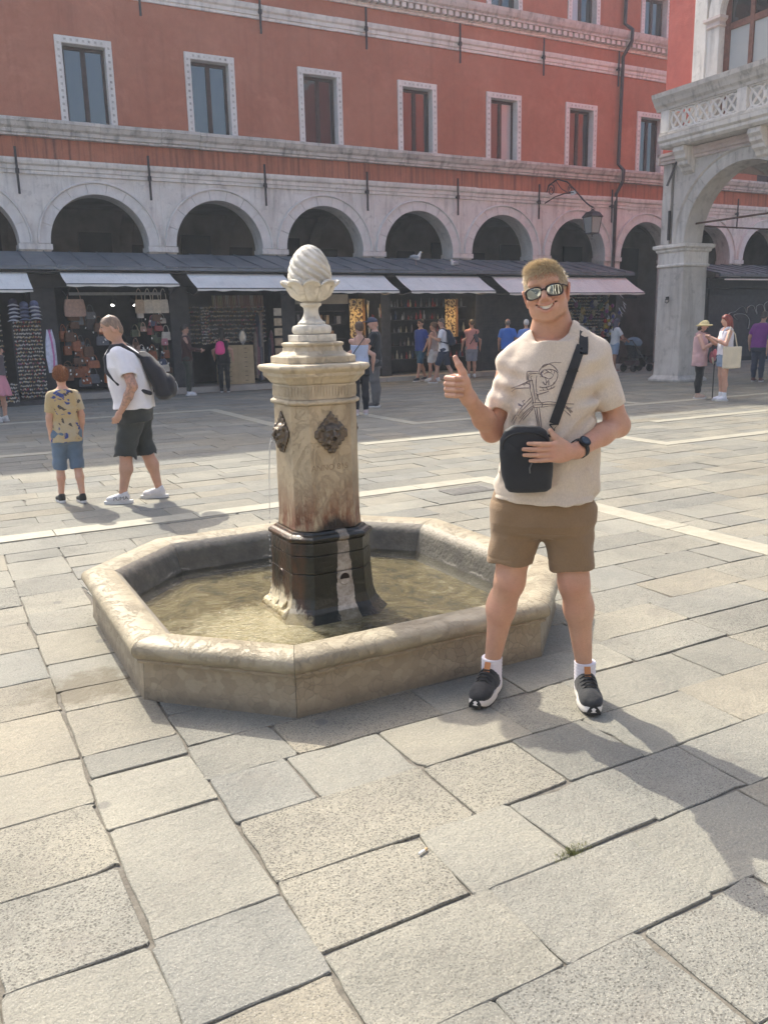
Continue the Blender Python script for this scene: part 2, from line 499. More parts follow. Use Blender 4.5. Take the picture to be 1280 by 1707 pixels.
def slab_geom(x0, x1, y0, y1, r, n=3):
    g = r.uniform(.0012, .0038); j = lambda s: r.gauss(0, s)
    x0 += g; x1 -= g; y0 += g; y1 -= g
    c = [(x0 + j(.005), y0 + j(.005)), (x1 + j(.005), y0 + j(.005)), (x1 + j(.005), y1 + j(.005)), (x0 + j(.005), y1 + j(.005))]
    if n == 1:
        out = c
    else:
        out = []
        for k in range(4):
            a, b = Vector(c[k]), Vector(c[(k + 1) % 4]); d = (b - a); nn = Vector((-d.y, d.x)).normalized(); L = d.length
            cr = min(.004 + abs(j(.007)), L * .2)
            for f in [cr / L] + [(i + .5 + j(.15)) / n for i in range(n)][:n] + [1 - cr / L]:
                f = min(max(f, cr / L), 1 - cr / L)
                q = a + d * f + nn * (j(.0017) + (abs(j(.009)) if r.random() < .08 else 0))
                out.append((q.x, q.y))
    zt = j(.0013); sx, sy = j(.0025), j(.0025); mx, my = (x0 + x1) / 2, (y0 + y1) / 2
    ins = .0035
    top = lambda x, y: zt + sx * (x - mx) + sy * (y - my)
    R0 = [(x, y, -.04) for x, y in out]; R1 = [(x, y, top(x, y) - .0032) for x, y in out]
    R2 = []
    for x, y in out:
        d = Vector((mx - x, my - y)); d = d.normalized() * ins if d.length else d
        R2.append((x + d.x, y + d.y, top(x, y)))
    m = len(out); vs = R0 + R1 + R2; fs = []
    for q in range(2):
        for k in range(m): fs.append((q * m + k, q * m + (k + 1) % m, (q + 1) * m + (k + 1) % m, (q + 1) * m + k))
    fs.append(tuple(2 * m + k for k in range(m)))
    return vs, fs
vis = []; rest = []
def in_oct(x, y, a=1.12): return abs(x - FC[0]) < a and abs(y - FC[1]) < a and abs(x - FC[0]) + abs(y - FC[1]) < a * 1.48
for s in slabs:
    cx, cy = (s[0] + s[1]) / 2, (s[2] + s[3]) / 2
    if in_oct(cx, cy, .98): continue
    q = px(cx, cy)
    A = (s[1] - s[0]) * (s[3] - s[2])
    if q and -60 < q[0] < 1340 and q[1] < 1790: vis.append((-A / q[2] ** 3, s, q[2]))
    else: rest.append((s, 99 if (cx * cx + cy * cy) > 60 else 5))
vis.sort()
for k, (a, s, d) in enumerate(vis[:300]):
    m = MB(); r = random.Random(k); vs, fs = slab_geom(*s, r, 3 if d < 7 else 2); m.add(vs, fs, rs.random())
    tn = rs.random(); m.t = [tn] * len(m.f)
    me = m.mesh('paving_slab', False, True, fix=False)
    link('paving_slab', me, M_PAVE, ground)
m = MB()
for s, d in [(s, d) for _, s, d in vis[300:]] + rest:
    vs, fs = slab_geom(*s, rs, 2 if d < 11 else 1); m.add(vs, fs, max(rs.random(), 1e-3))
o = link('paving_slabs', m.mesh('paving_slabs', False, True, fix=False), M_PAVE, ground); tag(o, 'grey stone paving slabs covering the rest of the square', kind='stuff')
def band(x0, x1, y0, y1):
    along = 'x' if x1 - x0 > y1 - y0 else 'y'
    lo, hi = (x0, x1) if along == 'x' else (y0, y1); c = lo
    while c < hi - .05:
        e = min(hi, c + rs.uniform(.8, 1.5)); g = .004; e = hi if hi - e < .3 else e
        w = [rs.gauss(0, .005) for _ in range(4)]
        b = MB()
        if along == 'x': b.prism([(c + g, y0 + w[0]), (e - g, y0 + w[1]), (e - g, y1 + w[2]), (c + g, y1 + w[3])], 'z', -.03, .007 + rs.random() * .002)
        else: b.prism([(x0 + w[0], c + g), (x1 + w[1], c + g), (x1 + w[2], e - g), (x0 + w[3], e - g)], 'z', -.03, .007 + rs.random() * .002)
        b.build('band_stone', M_BAND, ground, bevel=.003, seg=1)
        c = e
for q in [(-9, 4.93, 7.07, 7.30), (4.93, 5.16, 1.2, 7.30), (-2, 5.0, 16.85, 17.1), (5.0, 5.22, 12.3, 17.1), (7.0, 7.22, 12.0, 18.2), (7.22, 17, 12.0, 12.22), (5.22, 8.38, 10.28, 10.5), (8.38, 8.6, 7.8, 11.0), (8.6, 18, 7.8, 8.02), (10.2, 17, 9.72, 9.94), (12.2, 12.42, 12.22, 17.4), (-9, 1.4, 12.2, 12.42)]:
    band(*q)

# ================================================================== red building
def plaster(name, col, col2, stain, ms=(2.2, 2.2, .16), th=(.52, .75, .55)):
    t = NT(name); p = t.geo()
    c = t.ramp(t.noise(p, .55, 7, .6), [(.3, col), (.7, col2)])
    c = t.mix(.5, c, t.ramp(t.noise(p, 4.5, 8, .65), [(.3, (.82, .8, .78)), (.7, (1.12, 1.13, 1.15))]), 'MULTIPLY')
    k = t.noise(t.mapv(p, ms), 1.6, 7, .65)
    c = t.mix(t.ramp(k, [(th[0], 0.), (th[1], th[2])]), c, stain)
    f = t.noise(p, .8, 8, .7, .5); c = t.mix(t.ramp(f, [(.55, 0.), (.72, .35)]), c, [min(1, q * 1.35 + .03) for q in col2])
    t.set(Base_Color=c, Roughness=.9, Specular_IOR_Level=.2)
    t.bump(t.math('ADD', t.noise(p, 40, 5), t.math('MULTIPLY', t.noise(p, 6, 4), 1.5)), .006)
    return t.m
M_RED = plaster('red stucco', (.395, .142, .085), (.47, .20, .128), (.30, .11, .07))
M_ORANGE = plaster('streaked orange stucco', (.40, .15, .09), (.47, .19, .115), (.13, .065, .05), (5, 5, .22), (.46, .66, .8))
M_PINK = plaster('pinkish red stucco', (.46, .105, .085), (.52, .13, .10), (.40, .11, .09))
M_WST = stone_mat('white stone', (.66, .61, .555), (.80, .76, .705), (.26, .235, .215), 2.2, .55, .004, .7, .5)
M_GST = stone_mat('weathered grey stone', (.50, .46, .42), (.66, .62, .57), (.17, .155, .14), 2.0, .75, .006, .8, .7)
M_VOUT = stone_mat('arch stone', (.68, .64, .60), (.80, .77, .73), (.34, .31, .29), 3., .35, .003, .7, .25)
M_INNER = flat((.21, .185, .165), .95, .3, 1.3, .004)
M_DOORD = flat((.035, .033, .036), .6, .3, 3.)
M_IRON = flat((.045, .040, .042), .55, .3, 20., .001, .4)
M_PIPE = flat((.06, .052, .055), .5, .25, 9., 0, .3)
M_WOOD = flat((.060, .036, .030), .55, .3, 9.)
M_WOODR = flat((.16, .065, .045), .55, .3, 9.)
def glass_mat(name, col, rough=.04):
    t = NT(name); v = t.tc.outputs['Object']
    t.set(Base_Color=col, Roughness=rough, Specular_IOR_Level=.8, IOR=1.7)
    t.bump(t.noise(v, 1.3, 2), .012); return t.m
M_GLASS = glass_mat('window glass', (.022, .026, .028))
M_CURT = glass_mat('curtained glass', (.40, .42, .42), .15)

FY = 24.0; BAY = 3.27
RB = thing('red_building', 'long red stucco building with white stone window frames above an arcade of round arches', 'building', (13, FY, 0))
bays = [4.5 + BAY * k for k in range(-4, 10)]
xl, xr = bays[0] - BAY / 2, bays[-1] + BAY / 2
def wall_open(x0, x1, z0, z1, ops, ya, yb):
    b = MB(); ops = sorted(ops); zz0, zz1 = ops[0][2], ops[0][3]
    if zz0 > z0: b.box(x0, x1, ya, yb, z0, zz0)
    if zz1 < z1: b.box(x0, x1, ya, yb, zz1, z1)
    c = x0
    for a, d, _, _ in ops:
        b.box(c, a, ya, yb, zz0, zz1); c = d
    b.box(c, x1, ya, yb, zz0, zz1)
    return b
OW, WT = 1.385, .165
ops1 = [(c - OW / 2, c + OW / 2, 6.84, 8.90) for c in bays]
wall_open(xl, xr, 6.84, 9.96, ops1, FY, FY + .45).build('wall', M_RED, RB)
ops2 = [(c - OW / 2, c + OW / 2, 11.30, 12.85) for c in bays]
wall_open(xl, xr, 10.30, 13.2, ops2, FY, FY + .45).build('wall', M_RED, RB)
MB().box(xl, xr, FY, FY + .45, 5.9, 6.5).build('frieze', M_ORANGE, RB)
MB().box(xl, xr, FY + .004, FY + .45, 9.94, 10.32).box(xl, xr, FY + .1, FY + .45, 5.56, 5.92).box(xl, xr, FY + .006, FY + .45, 6.48, 6.86).build('wall_core', M_RED, RB)
def course(prof, z0, name, mat, ln, root=RB, x0=None, x1=None, seed=3):
    """moulded stone course in separate lengths; prof = (proud, z) from bottom to top"""
    r = random.Random(seed); c = x0
    while c < x1:
        e = min(x1, c + r.uniform(*ln)); dz = r.gauss(0, .004); dp = r.gauss(0, .004)
        poly = [(FY + .02, z0 + prof[0][1])] + [(FY - p - dp, z0 + z + dz) for p, z in prof] + [(FY + .02, z0 + prof[-1][1])]
        MB().prism(poly, 'x', c + .003, e - .004).build(name, mat, root)
        c = e
course([(.16, 0), (.16, .05), (.20, .07), (.20, .15), (.27, .20), (.31, .29), (.33, .31), (.33, .385), (.28, .40)], 6.455, 'cornice_stone', M_GST, (.9, 1.7), RB, xl, xr, 1)
course([(.06, 0), (.06, .08), (.09, .10), (.09, .19), (.15, .23), (.17, .30), (.17, .355), (.1, .36)], 5.582, 'string_course_stone', M_WST, (1.2, 2.2), RB, xl, xr, 2)
course([(.05, 0), (.05, .07), (.08, .09), (.08, .18), (.13, .22), (.15, .30), (.15, .345), (.1, .35)], 9.962, 'string_course_stone', M_WST, (1.4, 2.4), RB, xl, xr, 3)
course([(.30, 0), (.30, .05), (.36, .10), (.40, .20), (.42, .30), (.36, .32)], 10.985, 'cornice_stone', M_GST, (1.0, 1.8), RB, xl, xr, 4)
course([(.08, 0), (.08, .06), (.12, .08), (.12, .10), (.1, .105)], 10.74, 'string_course_stone', M_WST, (1.4, 2.4), RB, xl, xr, 5)
x = xl
dent = MB().box(-.075, .075, FY - .26, FY + .02, 10.85, 10.982).mesh('dentil'); first = None
while x < 27:
    if x > 8:
        o = bpy.data.objects.new('dentil', dent); COL.objects.link(o); o.parent = RB; WM[o] = WM[RB]
        o.matrix_basis = WM[RB].inverted() @ Matrix.Translation((x, 0, 0))
        if not dent.materials: dent.materials.append(M_WST)
    x += .235
RB_roof = MB().prism([(FY - .6, 13.15), (FY - .6, 13.25), (FY + 6, 15.4), (FY + 6, 13.1), (FY + .4, 13.1)], 'x', xl, xr).build('roof', flat((.30, .14, .09), .9, .3, 4., .02), RB)
for zi, (zb, zt) in enumerate(((6.862, 8.90), (11.302, 12.85))):
    for i, c in enumerate(bays):
        if c < -2 or c > 28 or (zi and c < 14): 
            MB().box(c - OW / 2, c + OW / 2, FY + .05, FY + .2, zb, zt).build('window_board', M_WOOD, RB); continue
        rr = random.Random(i * 7 + zi)
        b = MB(); x0, x1 = c - OW / 2, c + OW / 2
        for a, d in ((x0 - .002, x0 + WT), (x1 - WT, x1 + .002)): b.box(a, d, FY - .05, FY + .30, zb, zt - WT - .001)
        b.box(x0 - .002, x1 + .002, FY - .052, FY + .30, zt - WT, zt + .002)
        w = b.build('window', M_VOUT, RB, bevel=.008, seg=1)
        # little carved studs along the frame
        st = MB()
        for k in range(12):
            z = zb + .12 + k * (zt - zb - .3) / 11
            for xx in (x0 + .08, x1 - .08): st.box(xx - .028, xx + .028, FY - .058, FY - .04, z - .028, z + .028)
        for k in range(1, 8):
            xx = x0 + .1 + k * (OW - .2) / 8; st.box(xx - .028, xx + .028, FY - .06, FY - .045, zt - .11, zt - .055)
        tag(st.build('frame_studs', M_GST, w), kind='stuff')
        ix0, ix1, iz1 = x0 + WT, x1 - WT, zt - WT
        y = FY + .20; cs = MB()
        cs.box(ix0, ix0 + .075, y, y + .07, zb, iz1).box(ix1 - .075, ix1, y, y + .07, zb, iz1).box(ix0 + .075, ix1 - .075, y, y + .07, iz1 - .09, iz1).box(ix0 + .075, ix1 - .075, y, y + .07, zb, zb + .08)
        cs.box(c - .06, c + .06, y - .012, y + .06, zb + .08, iz1 - .09)
        cs.build('casement', M_WOOD, w, bevel=.006, seg=1)
        for a, d, kk in ((ix0 + .075, c - .06, 0), (c + .06, ix1 - .075, 1)):
            g = M_CURT if (i, kk, zi) in ((8, 1, 0), (9, 0, 1)) else M_GLASS
            MB().box(a, d, y + .025, y + .035, zb + .08, iz1 - .09).build('pane', g, w)
# arcade
ARZ, ARR = 3.90, 1.262
for i, c in enumerate(bays):
    seg = 28
    arc = [(c + ARR * math.cos(math.pi * k / seg), ARZ + ARR * math.sin(math.pi * k / seg)) for k in range(seg + 1)]
    poly = [(c - BAY / 2, 0), (c - BAY / 2, 5.6), (c + BAY / 2, 5.6), (c + BAY / 2, 0), (c + ARR, 0)] + arc + [(c - ARR, 0)]
    MB().prism(poly, 'y', FY, FY + .62).build('arcade_bay', M_WST, RB)
    if c < -3: continue
    # spandrel slabs, slightly proud, with open joints
    for sx in (-1, 1):
        if -1 < c < 30:
            pts = [(c + sx * 1.60, 4.25), (c + sx * 1.60, 5.575), (c + sx * .95, 5.575)] + [(c + sx * 1.60 * math.cos(q), ARZ + 1.60 * math.sin(q)) for q in (R(52), R(44), R(36), R(28), R(20), R(14))]
            MB().prism(pts, 'y', FY - .012, FY + .01).build('spandrel_slab', M_WST, RB)
            MB().box(*sorted((c + sx * .945, c + sx * .02)), FY - .011, FY + .01, 5.47, 5.575).build('spandrel_slab', M_WST, RB)
    ring = MB()
    for k in range(40):
        a0, a1 = math.pi * k / 40, math.pi * (k + 1) / 40
        def P_(r, a, y): return (c + r * math.cos(a), y, ARZ + r * math.sin(a))
        prof = [(1.525, FY - .06), (1.535, FY - .10), (1.565, FY - .105), (1.58, FY - .06), (1.58, FY + .01), (1.525, FY + .01)]
        ring.rings([[P_(r, a0, y) for r, y in prof], [P_(r, a1, y) for r, y in prof]], cap=False)
    ar = ring.build('archivolt', M_VOUT, RB)
    nv = 9; rr = random.Random(i)
    for k in range(nv):
        a0, a1 = math.pi * k / nv + .004, math.pi * (k + 1) / nv - .004; rgs = []
        for q in range(4):
            a = a0 + (a1 - a0) * q / 3; dp = .045
            rgs.append([P_(1.264, a, FY - dp), P_(1.524, a, FY - dp), P_(1.524, a, FY + .01), P_(1.264, a, FY + .01)])
        MB().rings(rgs).build('voussoir', M_VOUT, ar)
    # impost block on the pier left of the arch
    MB().box(c - BAY / 2 - .41, c - BAY / 2 + .41, FY - .07, FY + .64, ARZ - .16, ARZ - .01).build('impost', M_WST, RB, bevel=.01)
# dim passage behind the arches
for i, c in enumerate(bays):
    if -1 < c < 30:
        for k, (xx, ww) in enumerate(((c - 1.0, .9), (c + .75, 1.0))):
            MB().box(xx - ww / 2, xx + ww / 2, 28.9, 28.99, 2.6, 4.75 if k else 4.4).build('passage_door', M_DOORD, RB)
        b = MB()
        for k in range(13):
            a0, a1 = math.pi * k / 13, math.pi * (k + 1) / 13
            q = lambda r, a, y: (c - BAY / 2 + .2 * math.cos(a), y, 0)
            y0 = 26.8; r0 = 2.15
            pa = [(c - BAY / 2 - .2, y0 + r0 * math.cos(a), 3.3 + r0 * math.sin(a)) for a in (a0, a1)]
            pb = [(c - BAY / 2 + .2, p[1], p[2]) for p in pa]
            b.add(pa + pb, [(0, 1, 3, 2)])
        b.build('vault_rib', M_INNER, RB)
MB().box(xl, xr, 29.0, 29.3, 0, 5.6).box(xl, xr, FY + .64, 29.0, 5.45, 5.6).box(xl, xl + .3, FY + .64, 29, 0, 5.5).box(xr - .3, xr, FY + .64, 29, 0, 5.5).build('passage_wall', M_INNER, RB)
MB().box(xl, xl + .3, FY + .46, FY + 6, 5.6, 13.1).box(xr - .3, xr, FY + .46, FY + 6, 5.6, 13.1).box(xl, xr, FY + 5.7, FY + 6, 5.6, 13.1).build('wall', M_RED, RB)
# iron wall ties
tie = MB().box(-.028, .028, FY - .20, FY - .175, -.56, .56).box(-.045, .045, FY - .215, FY - .17, -.07, .05).box(-.02, .02, FY - .18, FY, -.02, .02).mesh('wall_tie'); tie.materials.append(M_IRON)
for k in range(-1, 9):
    for dx, z in ((0, 5.62), (.1, 10.12)):
        if z > 9 and not 0 < k < 7: continue
        o = bpy.data.objects.new('wall_tie', tie); COL.objects.link(o); o.parent = RB; WM[o] = WM[RB]
        o.matrix_basis = WM[RB].inverted() @ Matrix.Translation((2.6 + BAY * k + dx, 0, z))
dp = MB().tube([(22.62, FY - .12, 13.1), (22.6, FY - .12, 11.6), (22.6, FY - .5, 11.3), (22.58, FY - .5, 10.95), (22.55, FY - .14, 10.55), (22.5, FY - .14, 7.05), (22.5, FY - .42, 6.8), (22.48, FY - .42, 6.45), (22.46, FY - .12, 6.05), (22.42, FY - .12, 2.9), (22.4, FY - .12, 0)], .062, 10)
tag(dp.build('drainpipe', M_PIPE, None, smooth='auto'), 'dark metal drainpipe running down the red facade past the hanging lantern', 'drainpipe')

# lantern on its scrolled bracket
LX = 19.3
def spiral(cx, cz, r0, r1, a0, turns, n=26):
    return [(cx + (r0 + (r1 - r0) * k / n) * math.cos(a0 + turns * 2 * math.pi * k / n), cz + (r0 + (r1 - r0) * k / n) * math.sin(a0 + turns * 2 * math.pi * k / n)) for k in range(n + 1)]
LA = thing('wall_lantern', 'black iron lantern hanging from a scrolled bracket on the red facade', 'lantern', (LX, 21.55, 4.3))
b = MB()
YZ = lambda pts: [(LX, y, z) for y, z in pts]
b.tube(YZ([(23.95, 5.75), (23.75, 6.15), (23.3, 6.28), (22.8, 6.12), (22.4, 5.8), (22.0, 5.45), (21.7, 5.24), (21.55, 5.17)]), .024, 8)
b.tube(YZ([(23.95, 5.6), (23.4, 5.74), (22.9, 5.78), (22.45, 5.74)]), .020, 8)
b.tube(YZ(spiral(23.62, 5.98, .2, .05, 0, 1.6)), .016, 6)
b.tube(YZ(spiral(22.66, 5.88, .13, .04, 2, -1.4)), .014, 6)
b.tube(YZ([(23.4, 6.26), (23.1, 5.95), (22.8, 5.8)]), .014, 6)
b.tube([(LX, 21.55 + .06 * math.cos(a), 5.12 + .06 * math.sin(a)) for a in [k * .5 for k in range(13)]], .011, 6)
b.build('bracket', M_IRON, LA, smooth='auto')
def sq(h, z): return [(LX - h, 21.55 - h, z), (LX + h, 21.55 - h, z), (LX + h, 21.55 + h, z), (LX - h, 21.55 + h, z)]
b = MB().rings([sq(.235, 4.86), sq(.235, 4.89), sq(.15, 5.02), sq(.05, 5.06), sq(.02, 5.12)])
b.rings([sq(.15, 4.36), sq(.15, 4.39)]).tube([(LX, 21.55, 4.36), (LX, 21.55, 4.27)], .015, 6)
for sx, sy in ((-1, -1), (1, -1), (1, 1), (-1, 1)): b.tube([(LX + sx * .148, 21.55 + sy * .148, 4.38), (LX + sx * .21, 21.55 + sy * .21, 4.87)], .012, 5)
b.build('lamp_cage', M_IRON, LA)
MB().rings([sq(.142, 4.392), sq(.203, 4.858)]).build('lamp_glass', glass_mat('lantern glass', (.30, .31, .30), .2), LA)
MB().box(LX - .012, LX + .012, 22.36, 22.62, 5.68, 5.80).build('tag_plate', flat((.7, .7, .68), .6, .05), LA)

# ================================================================== palazzo on the right
PX = 17.35
PB = thing('corner_palazzo', 'pinkish corner building with white stone balcony over an open round arched loggia', 'building', (PX, 12, 0))
M_PIER = stone_mat('pitted pier stone', (.50, .46, .415), (.66, .62, .575), (.20, .185, .17), 1.7, .7, .008, .8, .45)
M_PINKST = stone_mat('pinkish stone', (.58, .47, .43), (.68, .58, .54), (.30, .25, .23), 2.5, .4, .004, .75, .3)
PR = 1.68; PZ = 3.52
def arch_wall(axis, c, r, spring, lo, hi, z1, a, b, name, mat):
    seg = 30
    arc = [(c + r * math.cos(math.pi * k / seg), spring + r * math.sin(math.pi * k / seg)) for k in range(seg + 1)]
    poly = [(lo, spring), (lo, z1), (hi, z1), (hi, spring)] + arc
    return MB().prism(poly, axis, a, b).build(name, mat, PB)
for k, yc in enumerate((14.25, 10.02)):
    arch_wall('x', yc, PR, PZ, yc - 2.115, yc + 2.115, 5.5, PX, PX + .62, 'arch_wall', M_PIER)
    nv = 11
    ring = MB()
    for q in range(44):
        a0, a1 = math.pi * q / 44, math.pi * (q + 1) / 44
        P_ = lambda r, a, x: (x, yc + r * math.cos(a), PZ + r * math.sin(a))
        prof = [(1.96, PX - .05), (1.985, PX - .085), (2.01, PX - .08), (2.02, PX + .01), (1.96, PX + .01)]
        ring.rings([[P_(r, a0, x) for r, x in prof], [P_(r, a1, x) for r, x in prof]], cap=False)
    ar = ring.build('archivolt', M_PIER, PB)
    for q in range(nv):
        a0, a1 = math.pi * q / nv + .003, math.pi * (q + 1) / nv - .003
        MB().rings([[P_(1.682, a, PX - .035), P_(1.958, a, PX - .035), P_(1.958, a, PX + .01), P_(1.682, a, PX + .01)] for a in (a0 + (a1 - a0) * w / 4 for w in range(5))]).build('voussoir', M_PIER, ar)
def pier(y0, y1, x0=PX, x1=PX + .9):
    def rg(e, z): return [(x0 - e, y0 - e, z), (x1 + e, y0 - e, z), (x1 + e, y1 + e, z), (x0 - e, y1 + e, z)]
    p = MB().rings([rg(.09, 0), rg(.09, .06), rg(.05, .10), rg(.0, .16), rg(-.01, .3), rg(-.02, 2.93)]).build('pier', M_PIER, PB, bevel=.012)
    MB().rings([rg(-.018, 2.932), rg(.03, 2.96), rg(.03, 3.0), rg(.0, 3.02), rg(.0, 3.30), rg(.05, 3.34), rg(.05, 3.38), rg(.11, 3.42), rg(.11, 3.50), rg(.02, 3.517)]).build('capital', M_WST, p, bevel=.006, seg=1)
for y0, y1 in ((15.93, 16.80), (11.70, 12.57), (7.47, 8.34)):
    pier(y0, y1)
for x0 in (22.6, 27.0): pier(15.93, 16.8, x0, x0 + .9)
MB().box(PX + .03, PX + .87, 16.5, 16.77, 3.52, 5.5).build('arch_wall', M_PIER, PB)
arch_wall('y', 20.42, 2.16, PZ, PX + .63, 23.0, 5.85, 16.2, 16.75, 'arch_wall', M_PIER)
MB().box(PX + .62, 27.9, 7.5, 16.2, 5.72, 5.8).build('loggia_ceiling', M_PIER, PB)
# tie rods across the loggia
M_RUST = flat((.10, .055, .04), .7, .3, 20., .001)
MB().tube([(PX + .3, 15.95, 3.98), (PX + .3, 12.5, 3.98)], .026, 6).build('tie_rod', M_RUST, PB)
MB().tube([(PX + .9, 16.35, 4.0), (22.7, 16.35, 4.0)], .022, 6).build('tie_rod', M_RUST, PB)
MB().box(PX - .05, PX - .005, 16.42, 16.48, 3.62, 4.35).build('iron_strap', M_IRON, PB)
MB().obox((PX - .12, 16.35, 5.22), (.03, .05, .6), Euler((.25, .25, 0)).to_matrix()).build('iron_strap', M_IRON, PB)
MB().box(PX - .055, PX - .02, 16.34, 16.42, 2.12, 2.2).tube([(PX - .05, 16.38 + .06 * math.cos(a), 2.1 + .06 * math.sin(a)) for a in [k * .5 for k in range(13)]], .009, 6).build('tether_ring', M_IRON, PB)
# upper storey
MB().box(PX, PX + .5, 15.93, 16.80, 5.76, 13).build('wall', M_PINK, PB)
MB().box(PX + .502, 27.9, 16.4, 16.797, 5.86, 13).build('wall', M_PINK, PB)
MB().box(PX, PX + .5, 7.47, 13.0, 5.76, 13).box(PX, PX + .5, 13.0, 15.93, 10.6, 13).build('wall', M_PINK, PB)
MB().box(PX, 28, 7.4, 16.79, 13.0, 13.3).build('roof', M_GST, PB)
MB().prism([(PX + .02, 5.5), (PX - .05, 5.5), (PX - .05, 5.56), (PX - .09, 5.58), (PX - .09, 5.64), (PX - .13, 5.68), (PX - .13, 5.75), (PX + .02, 5.76)], 'y', 7.47, 16.86).build('string_course', M_PINKST, PB)
MB().prism([(16.795, 5.5), (16.86, 5.5), (16.86, 5.56), (16.90, 5.6), (16.90, 5.75), (16.795, 5.76)], 'x', PX - .13, 27).build('string_course', M_PINKST, PB)
# balcony
bal = MB().prism([(PX, 5.78), (16.86, 5.78), (16.80, 5.84), (16.80, 5.90), (16.74, 5.95), (16.72, 6.05), (PX, 6.06)], 'y', 8.0, 16.40).build('balcony', M_WST, PB)
MB().prism([(16.98, 6.64), (16.76, 6.64), (16.74, 6.70), (16.68, 6.76), (16.64, 6.84), (16.58, 6.92), (16.56, 7.02), (16.98, 7.03)], 'y', 8.0, 16.50).build('handrail', M_GST, bal)
MB().prism([(16.96, 6.07), (16.76, 6.07), (16.74, 6.12), (16.96, 6.13)], 'y', 8.02, 16.38).build('plinth_rail', M_WST, bal)
MB().box(16.95, PX, 16.20, 16.36, 6.07, 6.63).build('balcony_end', M_WST, bal)
for y0 in (16.1, 13.85, 11.4, 9.0): MB().box(16.765, 16.945, y0, y0 + .26, 6.131, 6.638).build('balcony_post', M_WST, bal, bevel=.006, seg=1)
for ya, yb in ((14.11, 16.1), (11.66, 13.85), (9.26, 11.4)):
    b = MB(); n = 5; L = (yb - ya) / n; z0, z1 = 6.131, 6.638; zc = (z0 + z1) / 2; hh = (z1 - z0) / 2
    for k in range(n):
        yc = ya + L * (k + .5)
        b.tube([(16.855, yc + .185 * math.cos(a), zc + .20 * math.sin(a)) for a in [2 * math.pi * q / 20 for q in range(21)]], .030, 6, cap=False)
        for s1 in (-1, 1):
            b.tube([(16.855, yc - L / 2, zc - s1 * hh), (16.855, yc + L / 2, zc + s1 * hh)], .030, 6)
        b.tube([(16.855, yc - L / 2, zc - .07), (16.855, yc - L / 2, zc + .07)], .055, 8)
    b.box(16.80, 16.91, ya, yb, z0, z0 + .03).box(16.80, 16.91, ya, yb, z1 - .03, z1).build('pierced_panel', M_VOUT, bal)
for y0 in (15.72, 13.55, 11.3, 9.1):
    pts = [(PX, 5.775), (16.92, 5.775), (16.90, 5.66), (16.98, 5.58), (17.0, 5.5), (17.08, 5.44), (17.1, 5.36), (17.2, 5.30), (17.24, 5.22), (PX, 5.15)]
    MB().prism(pts, 'y', y0, y0 + .34).build('corbel', M_WST, bal, bevel=.008, seg=1)
# great window over the balcony
GW = MB().box(PX - .07, PX + .3, 15.55, 15.92, 6.06, 10.6).box(PX - .03, PX + .35, 15.20, 15.55, 6.06, 8.30).box(PX - .07, PX + .3, 13.0, 13.37, 6.06, 10.6).box(PX - .03, PX + .35, 13.37, 13.7, 6.06, 8.3).build('window', M_WST, PB, bevel=.015)
for yy in (15.375, 13.535):
    MB().rings([[(PX - .03 - e, yy - .175 - e, z), (PX + .3, yy - .175 - e, z), (PX + .3, yy + .175 + e, z), (PX - .03 - e, yy + .175 + e, z)] for e, z in ((.0, 8.302), (.04, 8.33), (.02, 8.36), (.02, 8.42), (.08, 8.47), (.08, 8.53), (0, 8.55))]).build('window_capital', M_PINKST, GW)
ring = MB()
for q in range(24):
    a0, a1 = math.pi * q / 24, math.pi * (q + 1) / 24; P_ = lambda r, a, x: (x, 14.45 + r * math.cos(a), 8.552 + r * math.sin(a))
    ring.rings([[P_(.74, a, PX - .05), P_(1.05, a, PX - .07), P_(1.05, a, PX + .3), P_(.74, a, PX + .3)] for a in (a0, a1)], cap=False)
ring.build('window_arch', M_WST, GW)
b = MB()
for y0, y1 in ((15.05, 15.2), (14.39, 14.51), (13.7, 13.85)): b.box(PX + .16, PX + .26, y0, y1, 6.06, 9.3)
b.box(PX + .165, PX + .25, 13.85, 15.05, 8.2, 8.35).box(PX + .165, PX + .25, 13.85, 15.05, 6.06, 6.2).build('casement', M_WOODR, GW, bevel=.01, seg=1)
for y0, y1 in ((14.51, 15.05), (13.85, 14.39)):
    MB().box(PX + .2, PX + .215, y0, y1, 6.2, 8.2).build('pane', M_CURT, GW)
    MB().box(PX + .2, PX + .215, y0, y1, 8.35, 9.3).build('pane', M_GLASS, GW)
MB().box(PX + .3, PX + .34, 13.0, 15.9, 8.3, 10.6).build('tympanum', M_WOODR, GW)
